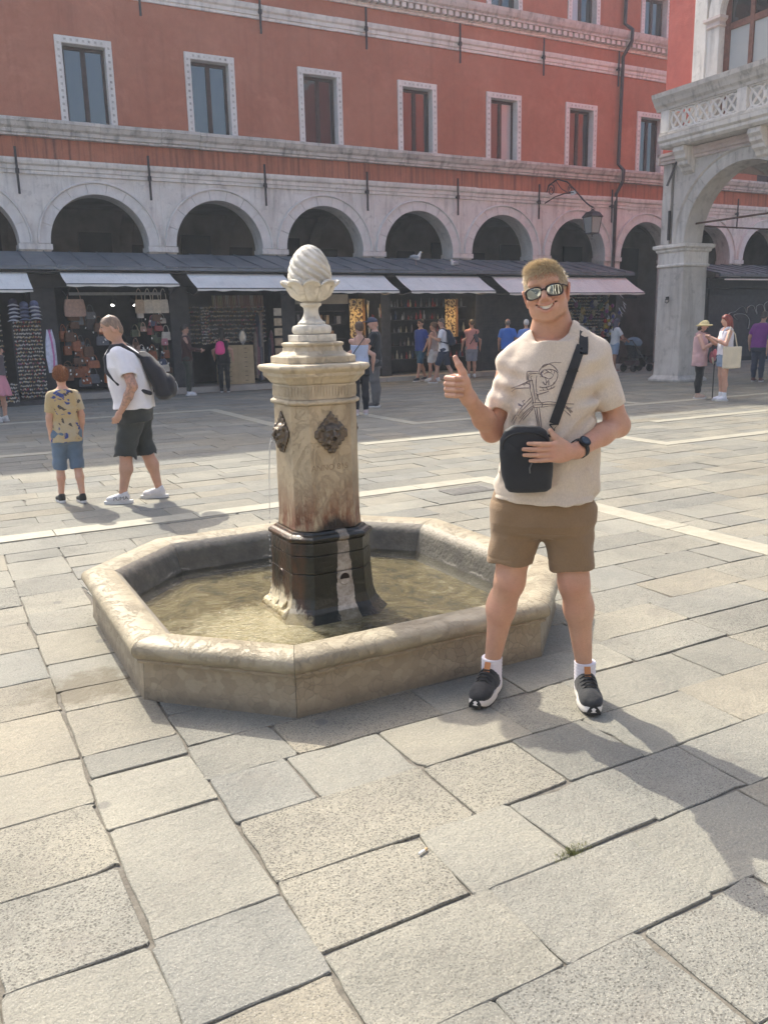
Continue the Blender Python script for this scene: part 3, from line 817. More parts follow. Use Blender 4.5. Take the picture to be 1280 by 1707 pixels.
# ================================================================== fountain
def text_mesh(s, size, depth=.002):
    cu = bpy.data.curves.new('text', 'FONT'); cu.body = s; cu.size = size; cu.extrude = depth; cu.align_x = 'CENTER'; cu.align_y = 'CENTER'
    o = bpy.data.objects.new('text', cu); COL.objects.link(o)
    dg = bpy.context.evaluated_depsgraph_get(); me = bpy.data.meshes.new_from_object(o.evaluated_get(dg))
    bpy.data.objects.remove(o); me.materials.clear(); return me
def fountain_stone(name, a, b, vein, rough=.6, veins=.6, rust=False, vs=9.):
    t = NT(name); p = t.geo(); s = t.sep(p)
    c = t.ramp(t.noise(p, 5, 7, .6), [(.3, a), (.7, b)])
    w = t.noise(t.mapv(p, (1, 1, .6)), vs, 8, .7, 1.2)
    ve = t.ramp(t.math('ABSOLUTE', t.math('SUBTRACT', w, .5)), [(0., 1.), (.028, 0.)])
    c = t.mix(t.math('MULTIPLY', ve, veins), c, vein)
    c = t.mix(t.ramp(t.noise(p, 3.2, 8, .65), [(.5, 0.), (.75, .5)]), c, [k * .55 for k in vein])
    if rust:
        # rust and soot marks left above the basin
        k = t.noise(t.mapv(p, (9, 9, 2.2)), 2.4, 6, .7)
        z = t.math('ADD', s[2], t.math('MULTIPLY', k, .34))
        c = t.mix(t.math('MULTIPLY', t.ramp(z, [(.80, .95), (1.0, 0.)]), t.ramp(k, [(.40, 0.), (.58, 1.)])), c, (.20, .075, .035))
        dx = t.math('ABSOLUTE', t.math('SUBTRACT', s[0], FC[0] + .015)); y_ = t.math('LESS_THAN', s[1], FC[1] - .16)
        so = t.math('ADD', t.math('ADD', t.math('MULTIPLY', dx, 1.5), t.math('MULTIPLY', t.math('SUBTRACT', s[2], .53), 2.4)), t.math('MULTIPLY', t.noise(p, 22, 5, .7), .16))
        c = t.mix(t.math('MULTIPLY', t.ramp(so, [(.22, .95), (.34, 0.)]), y_), c, (.022, .018, .014))
    t.set(Base_Color=c, Roughness=rough, Specular_IOR_Level=.4)
    t.bump(t.math('ADD', t.noise(p, 55, 5), t.math('MULTIPLY', ve, -.4)), .004)
    return t.m
M_RIM = fountain_stone('worn rim stone', (.27, .225, .15), (.40, .35, .25), (.15, .115, .075), .52, .03, vs=6.)
def nodular():
    t = NT('nodular basin stone'); p = t.geo(); s = t.sep(p)
    q = t.n.new('ShaderNodeVectorMath'); q.operation = 'ADD'
    d = t.n.new('ShaderNodeTexNoise'); d.inputs['Scale'].default_value = 9.; d.inputs['Detail'].default_value = 3
    sc = t.n.new('ShaderNodeVectorMath'); sc.operation = 'SCALE'; sc.inputs['Scale'].default_value = .09
    t.l.new(p, d.inputs['Vector']); t.l.new(d.outputs['Color'], sc.inputs[0]); t.l.new(p, q.inputs[0]); t.l.new(sc.outputs[0], q.inputs[1]); w = q.outputs[0]
    e = t.voro(w, 26, 'DISTANCE_TO_EDGE', 0); k = t.noise(p, 3.2, 5, .65); f = t.voro(w, 26, 'F1', 1)
    fv = t.sep(f)[0]
    c = t.ramp(fv, [(0., (.27, .22, .15)), (.5, (.31, .255, .175)), (1., (.35, .295, .205))])
    net = t.math('MULTIPLY', t.ramp(e, [(0., .42), (.05, .16), (.10, 0.)]), t.ramp(k, [(.42, .0), (.66, 1.)]))
    c = t.mix(net, c, (.09, .075, .055))
    gz = t.math('ADD', s[2], t.math('MULTIPLY', t.noise(p, 14, 5, .7), .06))
    c = t.mix(t.math('MULTIPLY', t.ramp(gz, [(.05, .75), (.10, 0.)]), .7), c, (.10, .085, .065))
    t.set(Base_Color=c, Roughness=.62)
    t.bump(t.math('ADD', t.math('MULTIPLY', net, -1.), t.noise(p, 50, 5)), .005); return t.m
M_NOD = nodular()
M_SHAFT = fountain_stone('veined column stone', (.40, .315, .20), (.54, .445, .30), (.30, .20, .12), .55, .22, True)
M_TOP = fountain_stone('carved top stone', (.60, .55, .46), (.76, .72, .63), (.34, .28, .2), .6, .05)
M_CAP = fountain_stone('cornice stone', (.47, .39, .27), (.60, .52, .385), (.30, .22, .14), .6, .25)
def base_mat():
    t = NT('wet algae stone'); p = t.geo(); s = t.sep(p)
    c = t.ramp(t.noise(p, 8, 7, .65), [(.35, (.012, .012, .009)), (.6, (.028, .028, .018)), (.75, (.05, .046, .026))])
    # rusty left face
    lf = t.ramp(t.math('ADD', t.math('SUBTRACT', FC[0] - .17, s[0]), t.math('MULTIPLY', t.noise(p, 10, 5, .7), .06)), [(.03, 0.), (.07, .5)])
    c = t.mix(t.math('MULTIPLY', lf, t.ramp(t.noise(t.mapv(p, (6, 6, 1.5)), 3, 5, .7), [(.4, 0.), (.6, 1.)])), c, (.17, .075, .035))
    # pale lime run under the spout
    dx = t.math('ABSOLUTE', t.math('SUBTRACT', s[0], FC[0] + .03)); fr = t.math('LESS_THAN', s[1], FC[1] - .19)
    wd = t.math('ADD', t.math('ADD', .030, t.math('MULTIPLY', t.math('SUBTRACT', .5, s[2]), .07)), t.math('MULTIPLY', t.math('SUBTRACT', t.noise(t.mapv(p, (1, 1, .5)), 26, 5, .7), .5), .05))
    run = t.math('MULTIPLY', t.math('LESS_THAN', dx, wd), fr)
    low = t.ramp(t.math('ADD', s[2], t.math('MULTIPLY', t.noise(p, 30, 4, .7), .22)), [(.38, 1.), (.56, .55)])
    c = t.mix(t.math('MULTIPLY', run, low), c, t.ramp(t.noise(p, 26, 5, .7), [(.35, (.30, .25, .19)), (.65, (.55, .49, .41))]))
    # yellow crust on the lower left
    cr = t.ramp(t.math('ADD', t.math('MULTIPLY', t.math('SUBTRACT', s[0], FC[0] - .27), 1.6), t.math('ADD', t.math('MULTIPLY', s[2], .9), t.math('MULTIPLY', t.noise(t.mapv(p, (3, 3, .8)), 8, 5, .7), .30))), [(.30, 1.), (.36, 0.)])
    c = t.mix(cr, c, t.ramp(t.noise(p, 30, 4), [(.3, (.50, .42, .27)), (.7, (.68, .60, .44))]))
    t.set(Base_Color=c, Roughness=t.mix(run, (.28, .28, .28), (.8, .8, .8)), Specular_IOR_Level=.5)
    t.bump(t.noise(p, 45, 5), .005); return t.m
M_BASE = base_mat()
t_ = NT('dark basin lining'); p_ = t_.geo(); s_ = t_.sep(p_)
c_ = t_.ramp(t_.noise(p_, 6, 8, .7), [(.3, (.055, .05, .042)), (.55, (.10, .092, .072)), (.78, (.18, .165, .13))])
z_ = t_.math('ADD', s_[2], t_.math('MULTIPLY', t_.noise(t_.mapv(p_, (7, 7, 1)), 3, 6, .7), .06))
c_ = t_.mix(t_.ramp(z_, [(.245, 0.), (.29, .8)]), c_, (.36, .32, .25))
c_ = t_.mix(t_.math('MULTIPLY', t_.ramp(z_, [(.135, .0), (.14, .55), (.15, 0.)]), t_.ramp(t_.noise(p_, 4, 4), [(.5, 0.), (.6, 1.)])), c_, (.45, .42, .36))
t_.set(Base_Color=c_, Roughness=.6); t_.bump(t_.noise(p_, 40, 5), .006); M_LIN = t_.m
t_ = NT('algae floor'); p_ = t_.geo()
w_ = t_.noise(p_, 5, 9, .75, 1.)
c_ = t_.ramp(w_, [(.28, (.06, .056, .028)), (.40, (.10, .086, .042)), (.49, (.20, .155, .062)), (.58, (.30, .26, .14)), (.7, (.44, .41, .30))])
c_ = t_.mix(.6, c_, t_.ramp(t_.noise(p_, 60, 4, .7), [(.3, (.45, .45, .45)), (.7, (1.4, 1.4, 1.35))]), 'MULTIPLY')
s_ = t_.sep(p_); dx_ = t_.math('MULTIPLY', t_.math('SUBTRACT', s_[0], FC[0] - .42), 1.05); dy_ = t_.math('MULTIPLY', t_.math('SUBTRACT', s_[1], FC[1] - .18), 1.25)
d_ = t_.math('ADD', t_.math('SQRT', t_.math('ADD', t_.math('MULTIPLY', dx_, dx_), t_.math('MULTIPLY', dy_, dy_))), t_.math('MULTIPLY', t_.noise(p_, 13, 6, .75), .9))
c_ = t_.mix(t_.ramp(d_, [(.70, .9), (1.0, 0.)]), c_, t_.ramp(t_.noise(p_, 30, 5, .7), [(.3, (.58, .50, .31)), (.7, (.84, .79, .66))]))
t_.set(Base_Color=c_, Roughness=.7); t_.bump(t_.noise(p_, 40, 5, .7), .02); M_FLOOR = t_.m
def water_mat():
    t = NT('water'); p = t.geo(); t.n.remove(t.b)
    tr = t.n.new('ShaderNodeBsdfTransparent'); tr.inputs[0].default_value = (.90, .89, .80, 1)
    gl = t.n.new('ShaderNodeBsdfGlossy'); gl.inputs['Roughness'].default_value = .03
    fr = t.n.new('ShaderNodeFresnel'); fr.inputs['IOR'].default_value = 1.34
    bu = t.n.new('ShaderNodeBump'); bu.inputs['Distance'].default_value = .012; bu.inputs['Strength'].default_value = .7
    h = t.math('ADD', t.noise(p, 26, 3, .6, 1.), t.math('MULTIPLY', t.noise(p, 70, 2), .4)); t.l.new(h, bu.inputs['Height'])
    t.l.new(bu.outputs[0], gl.inputs['Normal']); t.l.new(bu.outputs[0], fr.inputs['Normal'])
    mx = t.n.new('ShaderNodeMixShader'); t.l.new(fr.outputs[0], mx.inputs[0]); t.l.new(tr.outputs[0], mx.inputs[1]); t.l.new(gl.outputs[0], mx.inputs[2])
    t.l.new(mx.outputs[0], t.out.inputs['Surface']); return t.m
M_WATER = water_mat()
def bronze():
    t = NT('dark bronze'); v = t.tc.outputs['Object']
    c = t.ramp(t.noise(v, 30, 6, .7), [(.3, (.085, .07, .055)), (.6, (.17, .135, .10)), (.75, (.16, .18, .145))])
    t.set(Base_Color=c, Roughness=.45, Metallic=.55); t.bump(t.noise(v, 120, 3), .002); return t.m
M_BRONZE = bronze()

FO = thing('fountain', 'stone fountain with carved column topped by a spiral bud in an octagonal basin', 'fountain', (FC[0], FC[1], 0))
def octo(a, w, z, c=FC):
    return [(c[0] + x, c[1] + y, z) for x, y in ((w, -a), (a, -w), (a, w), (w, a), (-w, a), (-a, w), (-a, -w), (-w, -a))]
BA, BW = 1.166, .648
def side_pts(k, e, z, sub, gap=.0012):
    A = octo(BA + e, BW + .414 * e, z); p, q = Vector(A[k]), Vector(A[(k + 1) % 8])
    d = (q - p).normalized(); p = p + d * gap; q = q - d * gap
    return [tuple(p.lerp(q, i / sub)) for i in range(sub + 1)]
outer = [(.0, 0.), (-.004, .02), (-.012, .165), (-.012, .175), (.012, .182), (.016, .192), (.010, .200), (.022, .206), (.034, .220), (.040, .238), (.037, .256), (.024, .272), (.0, .282), (-.05, .286), (-.10, .282), (-.135, .270)]
inner = [(-.135, .270), (-.165, .248), (-.185, .21), (-.20, .16), (-.215, .10), (-.235, .06), (-.26, .045)]
for k in range(8):
    sub = 12 if k % 2 else 7
    def strip(prof, name, mat, wob):
        b = MB(); rr = random.Random(k); L = []
        for e, z in prof: L.append(side_pts(k, e, z, sub))
        n = sub + 1; vs = [p for r in L for p in r]; fs = []
        for i in range(len(L) - 1):
            for j in range(sub): fs.append((i * n + j, i * n + j + 1, (i + 1) * n + j + 1, (i + 1) * n + j))
        b.add(vs, fs)
        me = b.mesh(name, True); me.set_sharp_from_angle(angle=R(40)) ; return link(name, me, mat, FO)
    sd = strip(outer[:7], 'basin_side', M_NOD, 0)
    rm = strip(outer[6:], 'basin_rim', M_RIM, 0)
    ln = strip(inner, 'basin_lining', M_LIN, 0)
MB().add(octo(BA - .2, BW - .083, .05), [tuple(range(8))]).build('basin_floor', M_FLOOR, FO)
WZ = .098
wt = link('water', MB().add(octo(BA - .2165, BW - .09, WZ), [tuple(range(8))]).mesh('water', fix=False), M_WATER, FO)
# column
def oct_loft(prof, name, mat, parent=FO, bevel=.004, n_=2):
    m = MB().rings([octo(a, w, z) for a, w, z in prof])
    return m.build(name, mat, parent, bevel=bevel, seg=n_)
rt = .62
oct_loft([(.315, .20, .05), (.285, .178, .085), (.262, .163, .12), (.249, .154, .17), (.243, .15, .24), (.24, .148, .305)], 'column_base', M_BASE)
oct_loft([(.2395, .1475, .309), (.2385, .147, .405)], 'column_base', M_BASE)
oct_loft([(.2385, .147, .409), (.236, .145, .475)], 'column_base', M_BASE)
oct_loft([(.236, .145, .477), (.25, .154, .487), (.252, .155, .503), (.238, .147, .514), (.222, .137, .52), (.214, .132, .532)], 'base_moulding', M_BASE)
sh = oct_loft([(.200, .122, .533), (.194, .119, .60), (.193, .119, 1.0), (.192, .118, 1.205)], 'shaft', M_SHAFT, FO, .006)
oct_loft([(.196, .121, 1.206), (.207, .128, 1.212), (.209, .129, 1.222), (.205, .126, 1.229), (.196, .121, 1.234)], 'necking_band', M_CAP)
oct_loft([(.193, .119, 1.235), (.193, .119, 1.312)], 'frieze', M_CAP)
b = MB()
for k in range(8):
    A, B = octo(.194, .1195, 1.), octo(.194, .1195, 1.); p, q = Vector(A[k]), Vector(A[(k + 1) % 8]); n = 13 if k % 2 == 0 and False else (int((q - p).length / .0165)); d = (q - p).normalized(); o_ = Vector((d.y, -d.x, 0))
    for j in range(n):
        c = p.lerp(q, (j + .5) / n); Mx = Matrix((d, o_, Vector((0, 0, 1)))).transposed()
        b.obox((c.x, c.y, 1.275), (.0085, .007, .052), Mx)
fl = b.build('fluting', M_CAP, FO); tag(fl, kind='stuff')
oct_loft([(.194, .120, 1.313), (.205, .127, 1.322), (.215, .133, 1.336), (.232, .144, 1.352), (.236, .146, 1.356), (.236, .146, 1.374), (.250, .155, 1.382), (.259, .161, 1.394), (.259, .161, 1.404), (.252, .156, 1.414), (.20, .125, 1.4195)], 'cornice', M_CAP, FO, .003)
oct_loft([(.196, .121, 1.42), (.196, .121, 1.453), (.19, .118, 1.458)], 'step_block', M_CAP)
oct_loft([(.185, .115, 1.459), (.16, .10, 1.465), (.142, .088, 1.480), (.136, .085, 1.50), (.136, .085, 1.506), (.143, .089, 1.512), (.143, .089, 1.523), (.13, .081, 1.528)], 'step_moulding', M_CAP, FO, .002)
oct_loft([(.110, .069, 1.529), (.110, .069, 1.566)], 'step_block', M_TOP)
MB().lathe([(.085, 1.567), (.098, 1.570), (.105, 1.582), (.105, 1.60), (.098, 1.612), (.075, 1.618)], (*FC, 0), 32).build('torus_moulding', M_TOP, FO, smooth='auto')
MB().lathe([(.074, 1.619), (.073, 1.628), (.062, 1.636), (.05, 1.65), (.041, 1.67), (.038, 1.69), (.041, 1.705), (.05, 1.713), (.056, 1.717), (.057, 1.727), (.048, 1.733), (.04, 1.735)], (*FC, 0), 32).build('finial_stem', M_TOP, FO, smooth='auto')
# bud with spiral grooves
prof = [(.0485, 1.745), (.082, 1.77), (.106, 1.80), (.1165, 1.84), (.117, 1.872), (.112, 1.905), (.101, 1.94), (.084, 1.972), (.063, 1.998), (.040, 2.015), (.018, 2.024), (.002, 2.0265)]
zz = np.linspace(0, 1, 60); pr = np.array(prof); tt = np.linspace(0, 1, len(prof)); rad = np.interp(zz, tt, pr[:, 0]); hz = np.interp(zz, tt, pr[:, 1])
for _ in range(3): rad[1:-1] = (rad[:-2] + 2 * rad[1:-1] + rad[2:]) / 4
n = 120; th = np.linspace(0, 2 * np.pi, n, endpoint=False)
V = []
for i in range(60):
    ph = 10 * (th + 15.5 * (hz[i] - 1.74))
    gr = 1 - .13 * (1 - np.abs(np.sin(ph / 2))) ** 1.5 * min(1, (59 - i) / 7)
    V.append(np.stack([FC[0] + rad[i] * gr * np.cos(th), FC[1] + rad[i] * gr * np.sin(th), np.full(n, hz[i])], 1))
V = np.concatenate(V); I = np.arange(59)[:, None] * n; J = np.arange(n)[None, :]; K = (J + 1) % n
Q = np.stack([I + J, I + K, I + n + K, I + n + J], -1).reshape(-1, 4)
link('spiral_bud', mesh_np('spiral_bud', V, Q), M_TOP, FO)
# cup of leaves
NP = 9
for k in range(NP):
    a0 = 2 * math.pi * (k + .27) / NP; rows_ = []
    prof = [(.046, 1.736), (.075, 1.745), (.103, 1.766), (.121, 1.793), (.129, 1.812), (.137, 1.824), (.147, 1.830), (.155, 1.833), (.154, 1.842), (.138, 1.846)]
    m = MB(); nn = 9; L = []
    for i, (r, z) in enumerate(prof):
        w = .96 * math.pi / NP * (1. if i < 7 else (.97, .90, .76)[i - 7]); row = []
        for j in range(nn):
            s = (j / (nn - 1)) * 2 - 1; rr = r * (1 - .075 * abs(s) ** 2.5) + .004 * math.cos(s * 1.5); row.append((FC[0] + rr * math.cos(a0 + s * w), FC[1] + rr * math.sin(a0 + s * w), z - .018 * abs(s) ** 2.6 * (i > 4)))
        L.append(row)
    back = [[(FC[0] + (p[0] - FC[0]) * .90, FC[1] + (p[1] - FC[1]) * .90, p[2] - .002) for p in row] for row in L]
    full = [row + bk[::-1] for row, bk in zip(L, back)]
    m.rings(full).build('finial_leaf', M_TOP, FO, smooth='auto')
MB().lathe([(.045, 1.737), (.07, 1.75), (.098, 1.772), (.112, 1.80), (.113, 1.825), (.1, 1.83)], (*FC, 0), 32).build('finial_cup', M_TOP, FO, smooth='auto')
# bronze masks
g = Sdf()
g.box((0, .004, 0), (.070, .010, .070), .004, rot=Matrix.Rotation(R(45), 3, 'Y'), k=.004)
for k in range(4):
    for j in range(5):
        a = R(90 * k); f = (j + .5) / 5; p = np.array([math.cos(a), math.sin(a)]) * (1 - f) + np.array([math.cos(a + math.pi / 2), math.sin(a + math.pi / 2)]) * f
        g.ell((p[0] * .098, .010, p[1] * .108), (.015, .010, .015), .006)
g.ell((0, .012, .112), (.010, .008, .018), .006)
g.ell((0, .018, .0), (.052, .030, .058), .012)
for s in (-1, 1):
    g.ell((s * .024, .045, .026), (.022, .010, .008), .006, rot=(0, s * .35, 0)); g.ell((s * .024, .044, .012), (.010, .007, .007), .004)
    g.ell((s * .026, .040, -.010), (.016, .012, .012), .008); g.ell((s * .055, .020, .035), (.014, .014, .022), .006, rot=(0, s * .5, 0))
    g.ell((s * .02, .034, -.046), (.014, .012, .018), .006); g.ell((s * .04, .022, -.04), (.014, .010, .02), .006)
g.cap((0, .050, .022), (0, .062, -.004), .007, .012, .006)
for k in range(10):
    a = k * .628; g.ell((.018 * math.cos(a), .050, -.024 + .012 * math.sin(a)), (.007, .008, .006), .004)
g.ell((0, .054, -.024), (.012, .016, .007), .003, op='c')
g.ell((0, .034, -.064), (.012, .012, .022), .006); g.ell((0, .022, -.09), (.010, .010, .016), .006)
me = mesh_np('mask', *g.mesh(.0028)); me.materials.append(M_BRONZE)
MZ = 1.052
for k, a in enumerate((180, 90, 0, 270)):
    o = bpy.data.objects.new('mask', me); COL.objects.link(o); o.parent = FO; WM[o] = WM[FO]
    o.matrix_basis = Matrix.Rotation(R(a), 4, 'Z') @ Matrix.Translation((0, .190, MZ)) @ Matrix.Scale(.93, 4)
for tx, dx in (('ANNO', -.052), ('815', .062)):
    me = text_mesh(tx, .044, .0006); me.transform(Matrix.Translation((FC[0] + dx, FC[1] - .1935, .873)) @ Matrix.Rotation(R(90), 4, 'X'))
    link('inscription', me, flat((.30, .225, .14), .8, .3, 40.), FO)
# spout rings on the base; flat dark discs painted in for the hole's shade
for px_, py_, ax in ((.03, -.2405, 'y'), (-.2405, .0, 'x')):
    b = MB(); P_ = lambda u, v, d: (FC[0] + px_ + u, FC[1] + py_ - d, .265 + v) if ax == 'y' else (FC[0] + px_ - d, FC[1] + py_ + u, .265 + v)
    rg = [[P_(r * math.cos(a), r * math.sin(a), d) for a in [2 * math.pi * k / 20 for k in range(20)]] for r, d in ((.038, -.01), (.038, .004), (.034, .007), (.029, .004), (.028, -.004))]
    b.rings(rg, cap=False).build('spout_ring', M_BASE, FO, smooth=True)
    MB().add([P_(.029 * math.cos(a), .029 * math.sin(a), .0015) for a in [2 * math.pi * k / 20 for k in range(20)]], [tuple(range(20))]).build('spout_dark_disc', flat((.012, .006, .004), .4, .3), FO)
# thin lime crust creeping down the left foot of the column
r_ = np.random.RandomState(3)
c1 = Sdf()
for k in range(12):
    c1.cap((FC[0] - .240, FC[1] - .15 + .026 * k, r_.uniform(.10, .17)), (FC[0] - .285 - r_.uniform(0, .02), FC[1] - .16 + .03 * k, .082), .006, .014, .02)
c1.disp(lambda X, Y, Z: .004 * nz3(X, Y, Z, 90, 8))
P, Q = c1.mesh(.007)
t_ = NT('lime crust'); p_ = t_.geo(); t_.set(Base_Color=t_.ramp(t_.noise(p_, 28, 6, .75), [(.3, (.20, .15, .06)), (.45, (.44, .36, .19)), (.6, (.60, .53, .37)), (.72, (.72, .67, .54))]), Roughness=.5); t_.bump(t_.noise(p_, 90, 4), .010)
link('lime_crust', mesh_np('lime_crust', P, Q), t_.m, FO)
# thin jet from the left mask, breaking into drops
t_ = NT('falling water'); t_.set(Base_Color=(.9, .92, .93), Roughness=.05, Transmission_Weight=.75, IOR=1.33); M_JET = t_.m
jx = lambda z: FC[0] - .262 - .05 * math.sqrt(max(0, 1.03 - z))
MB().tube([(jx(z), FC[1] - .002, z) for z in np.linspace(1.03, .62, 12)], [.0036 - .0016 * k / 11 for k in range(12)], 6).build('water_jet', M_JET, FO, smooth=True)
dr = MB()
for k in range(16):
    z = .60 - k * .03 - rs.random() * .012; dr.lathe([(.0005, -.006), (.003, -.003), (.0035, .001), (.002, .005), (.0004, .007)], (jx(z) + rs.gauss(0, .002), FC[1] + rs.gauss(0, .003), z), 8)
tag(dr.build('water_drops', M_JET, FO, smooth=True), kind='stuff')
# ================================================================== stalls under the lead canopy
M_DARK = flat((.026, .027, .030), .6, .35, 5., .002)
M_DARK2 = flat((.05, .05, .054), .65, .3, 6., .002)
M_STEP = stone_mat('step stone', (.36, .33, .29), (.46, .42, .37), (.18, .16, .14), 3., .4, .004)
def lead():
    t = NT('lead sheet'); p = t.geo()
    c = t.ramp(t.noise(p, 1.6, 7, .65), [(.3, (.105, .12, .135)), (.7, (.19, .205, .22))])
    c = t.mix(t.ramp(t.noise(p, 9, 6, .7), [(.6, 0.), (.8, .4)]), c, (.34, .36, .38))
    t.set(Base_Color=c, Roughness=.55, Metallic=.15); t.bump(t.noise(p, 12, 5), .008); return t.m
M_LEAD = lead()
t_ = NT('awning canvas'); p_ = t_.geo()
c_ = t_.ramp(t_.noise(p_, 1.3, 6, .6), [(.3, (.70, .68, .62)), (.7, (.84, .82, .76))])
c_ = t_.mix(t_.ramp(t_.noise(t_.mapv(p_, (6, 1, 1)), 2, 5, .6), [(.55, 0.), (.75, .35)]), c_, (.36, .36, .36))
t_.set(Base_Color=c_, Roughness=.85); t_.bump(t_.noise(p_, 3, 4), .03); M_AWN = t_.m
SX0, SX1 = -4.6, 21.45
def canopy(x0, x1, label, seed):
    C_ = thing('lead_canopy', label, 'canopy', ((x0 + x1) / 2, 22.9, 3.2), 0, 'lead canopies over the stalls')
    r = random.Random(seed); x = x0; zt, ze, yt, ye = 3.70, 3.205, 23.99, 21.78
    while x < x1 - .1:
        e = min(x1, x + r.uniform(.58, .70)); e = x1 if x1 - e < .3 else e
        n = 5; b = MB(); rr = []
        for i in range(n + 1):
            f = i / n; y = yt + (ye - yt) * f; z = zt + (ze - zt) * f + r.gauss(0, .006)
            rr.append([(x + .012, y, z - .02), (e - .012, y, z - .02), (e - .012, y, z + r.gauss(0, .004)), ((x + e) / 2, y, z + r.gauss(0, .006)), (x + .012, y, z)])
        s_ = b.rings(rr).build('lead_sheet', M_LEAD, C_)
        MB().tube([(x, yt, zt + .012), (x + .0, ye - .01, ze + .012), (x, ye - .02, ze - .06)], .020, 6).build('standing_seam', M_LEAD, s_)
        x = e
    MB().box(x0, x1, ye - .006, ye + .04, ze - .10, ze - .025).build('drip_edge', M_LEAD, C_)
    MB().box(x0 + .02, x1 - .02, 21.86, 23.9, 3.04, 3.09).box(x0 + .02, x1 - .02, 22.30, 22.42, 2.72, 3.04).build('soffit_board', M_DARK, C_)
    return C_
CN = canopy(SX0, SX1, 'long grey lead canopy with standing seams above the row of awnings', 4)
canopy(25.6, 34, 'grey lead canopy over the shuttered stall seen through the loggia arch', 5)
ST = thing('stall_row', 'row of dark timber stalls built against the arcade under the long canopy', 'stall', (9, 22.8, 0))
posts = [(-4.6, -4.2), (-.9, -.5), (2.42, 2.98), (5.76, 6.28), (8.86, 9.28), (12.0, 12.32), (15.36, 15.62), (18.05, 18.3), (21.2, 21.45)]
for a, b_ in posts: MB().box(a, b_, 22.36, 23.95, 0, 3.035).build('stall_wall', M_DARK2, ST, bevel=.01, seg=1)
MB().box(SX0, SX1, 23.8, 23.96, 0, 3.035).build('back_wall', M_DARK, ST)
x = SX0
while x < SX1:
    e = min(SX1, x + rs.uniform(.9, 1.5)); MB().box(x + .003, e - .003, 21.98 + rs.gauss(0, .006), 23.8, 0, .15 + rs.gauss(0, .004)).build('step_stone', M_STEP, ST, bevel=.008, seg=1); x = e
def shutter(x0, x1, parent, y=22.5):
    b = MB(); z = .16
    s_ = MB().box(x0, x1, y + .03, y + .05, .15, 2.72).build('shutter', M_DARK, parent)
    while z < 2.66:
        MB().box(x0 + .02, x1 - .02, y, y + .028, z, z + .082).build('shutter_slat', M_DARK2, s_); z += .09
shutter(15.62, 18.05, ST)
ST2 = thing('shuttered_stall', 'dark shuttered stall with white spray scribble beyond the loggia', 'stall', (29, 22.8, 0))
MB().box(25.7, 34, 22.55, 23.9, 0, 3.03).build('stall_wall', M_DARK, ST2); shutter(25.9, 33.5, ST2, 22.49)
MB().box(25.9, 33.8, 21.80, 21.84, 2.98, 3.03).build('awning_cassette', M_AWN, ST2)
b = MB(); rg_ = random.Random(5)
pts = [(26.9, 1.55), (27.05, 1.8), (27.35, 1.86), (27.6, 2.0), (27.85, 2.02), (28.0, 1.8), (28.05, 2.0), (28.35, 2.08), (28.6, 1.75), (28.55, 2.05), (28.9, 2.1), (29.1, 1.75), (29.0, 2.12), (29.35, 2.2), (29.6, 1.7), (29.45, 2.1), (29.9, 2.2), (30.3, 2.28), (30.5, 2.1)]
def smooth(pts, n=5):
    out = []
    for i in range(len(pts) - 1):
        p0, p1, p2, p3 = [np.array(pts[min(max(i + k, 0), len(pts) - 1)], float) for k in (-1, 0, 1, 2)]
        for j in range(n):
            t = j / n; out.append(tuple(.5 * (2 * p1 + (p2 - p0) * t + (2 * p0 - 5 * p1 + 4 * p2 - p3) * t * t + (3 * p1 - p0 - 3 * p2 + p3) * t ** 3)))
    return out + [tuple(pts[-1])]
b.tube([(x, 22.482, z) for x, z in smooth(pts)], .022, 5, squash=.2)
b2 = MB().tube([(x, 22.48, z) for x, z in smooth([(27.5, 1.55), (27.3, 1.72), (27.6, 1.78), (28.0, 1.72), (28.2, 1.5), (28.15, 1.2)])], .022, 5, squash=.2)
M_SPRAY = flat((.62, .66, .64), .7, .15)
b.build('spray_scribble', M_SPRAY, ST2); b2.build('spray_scribble', M_SPRAY, ST2)

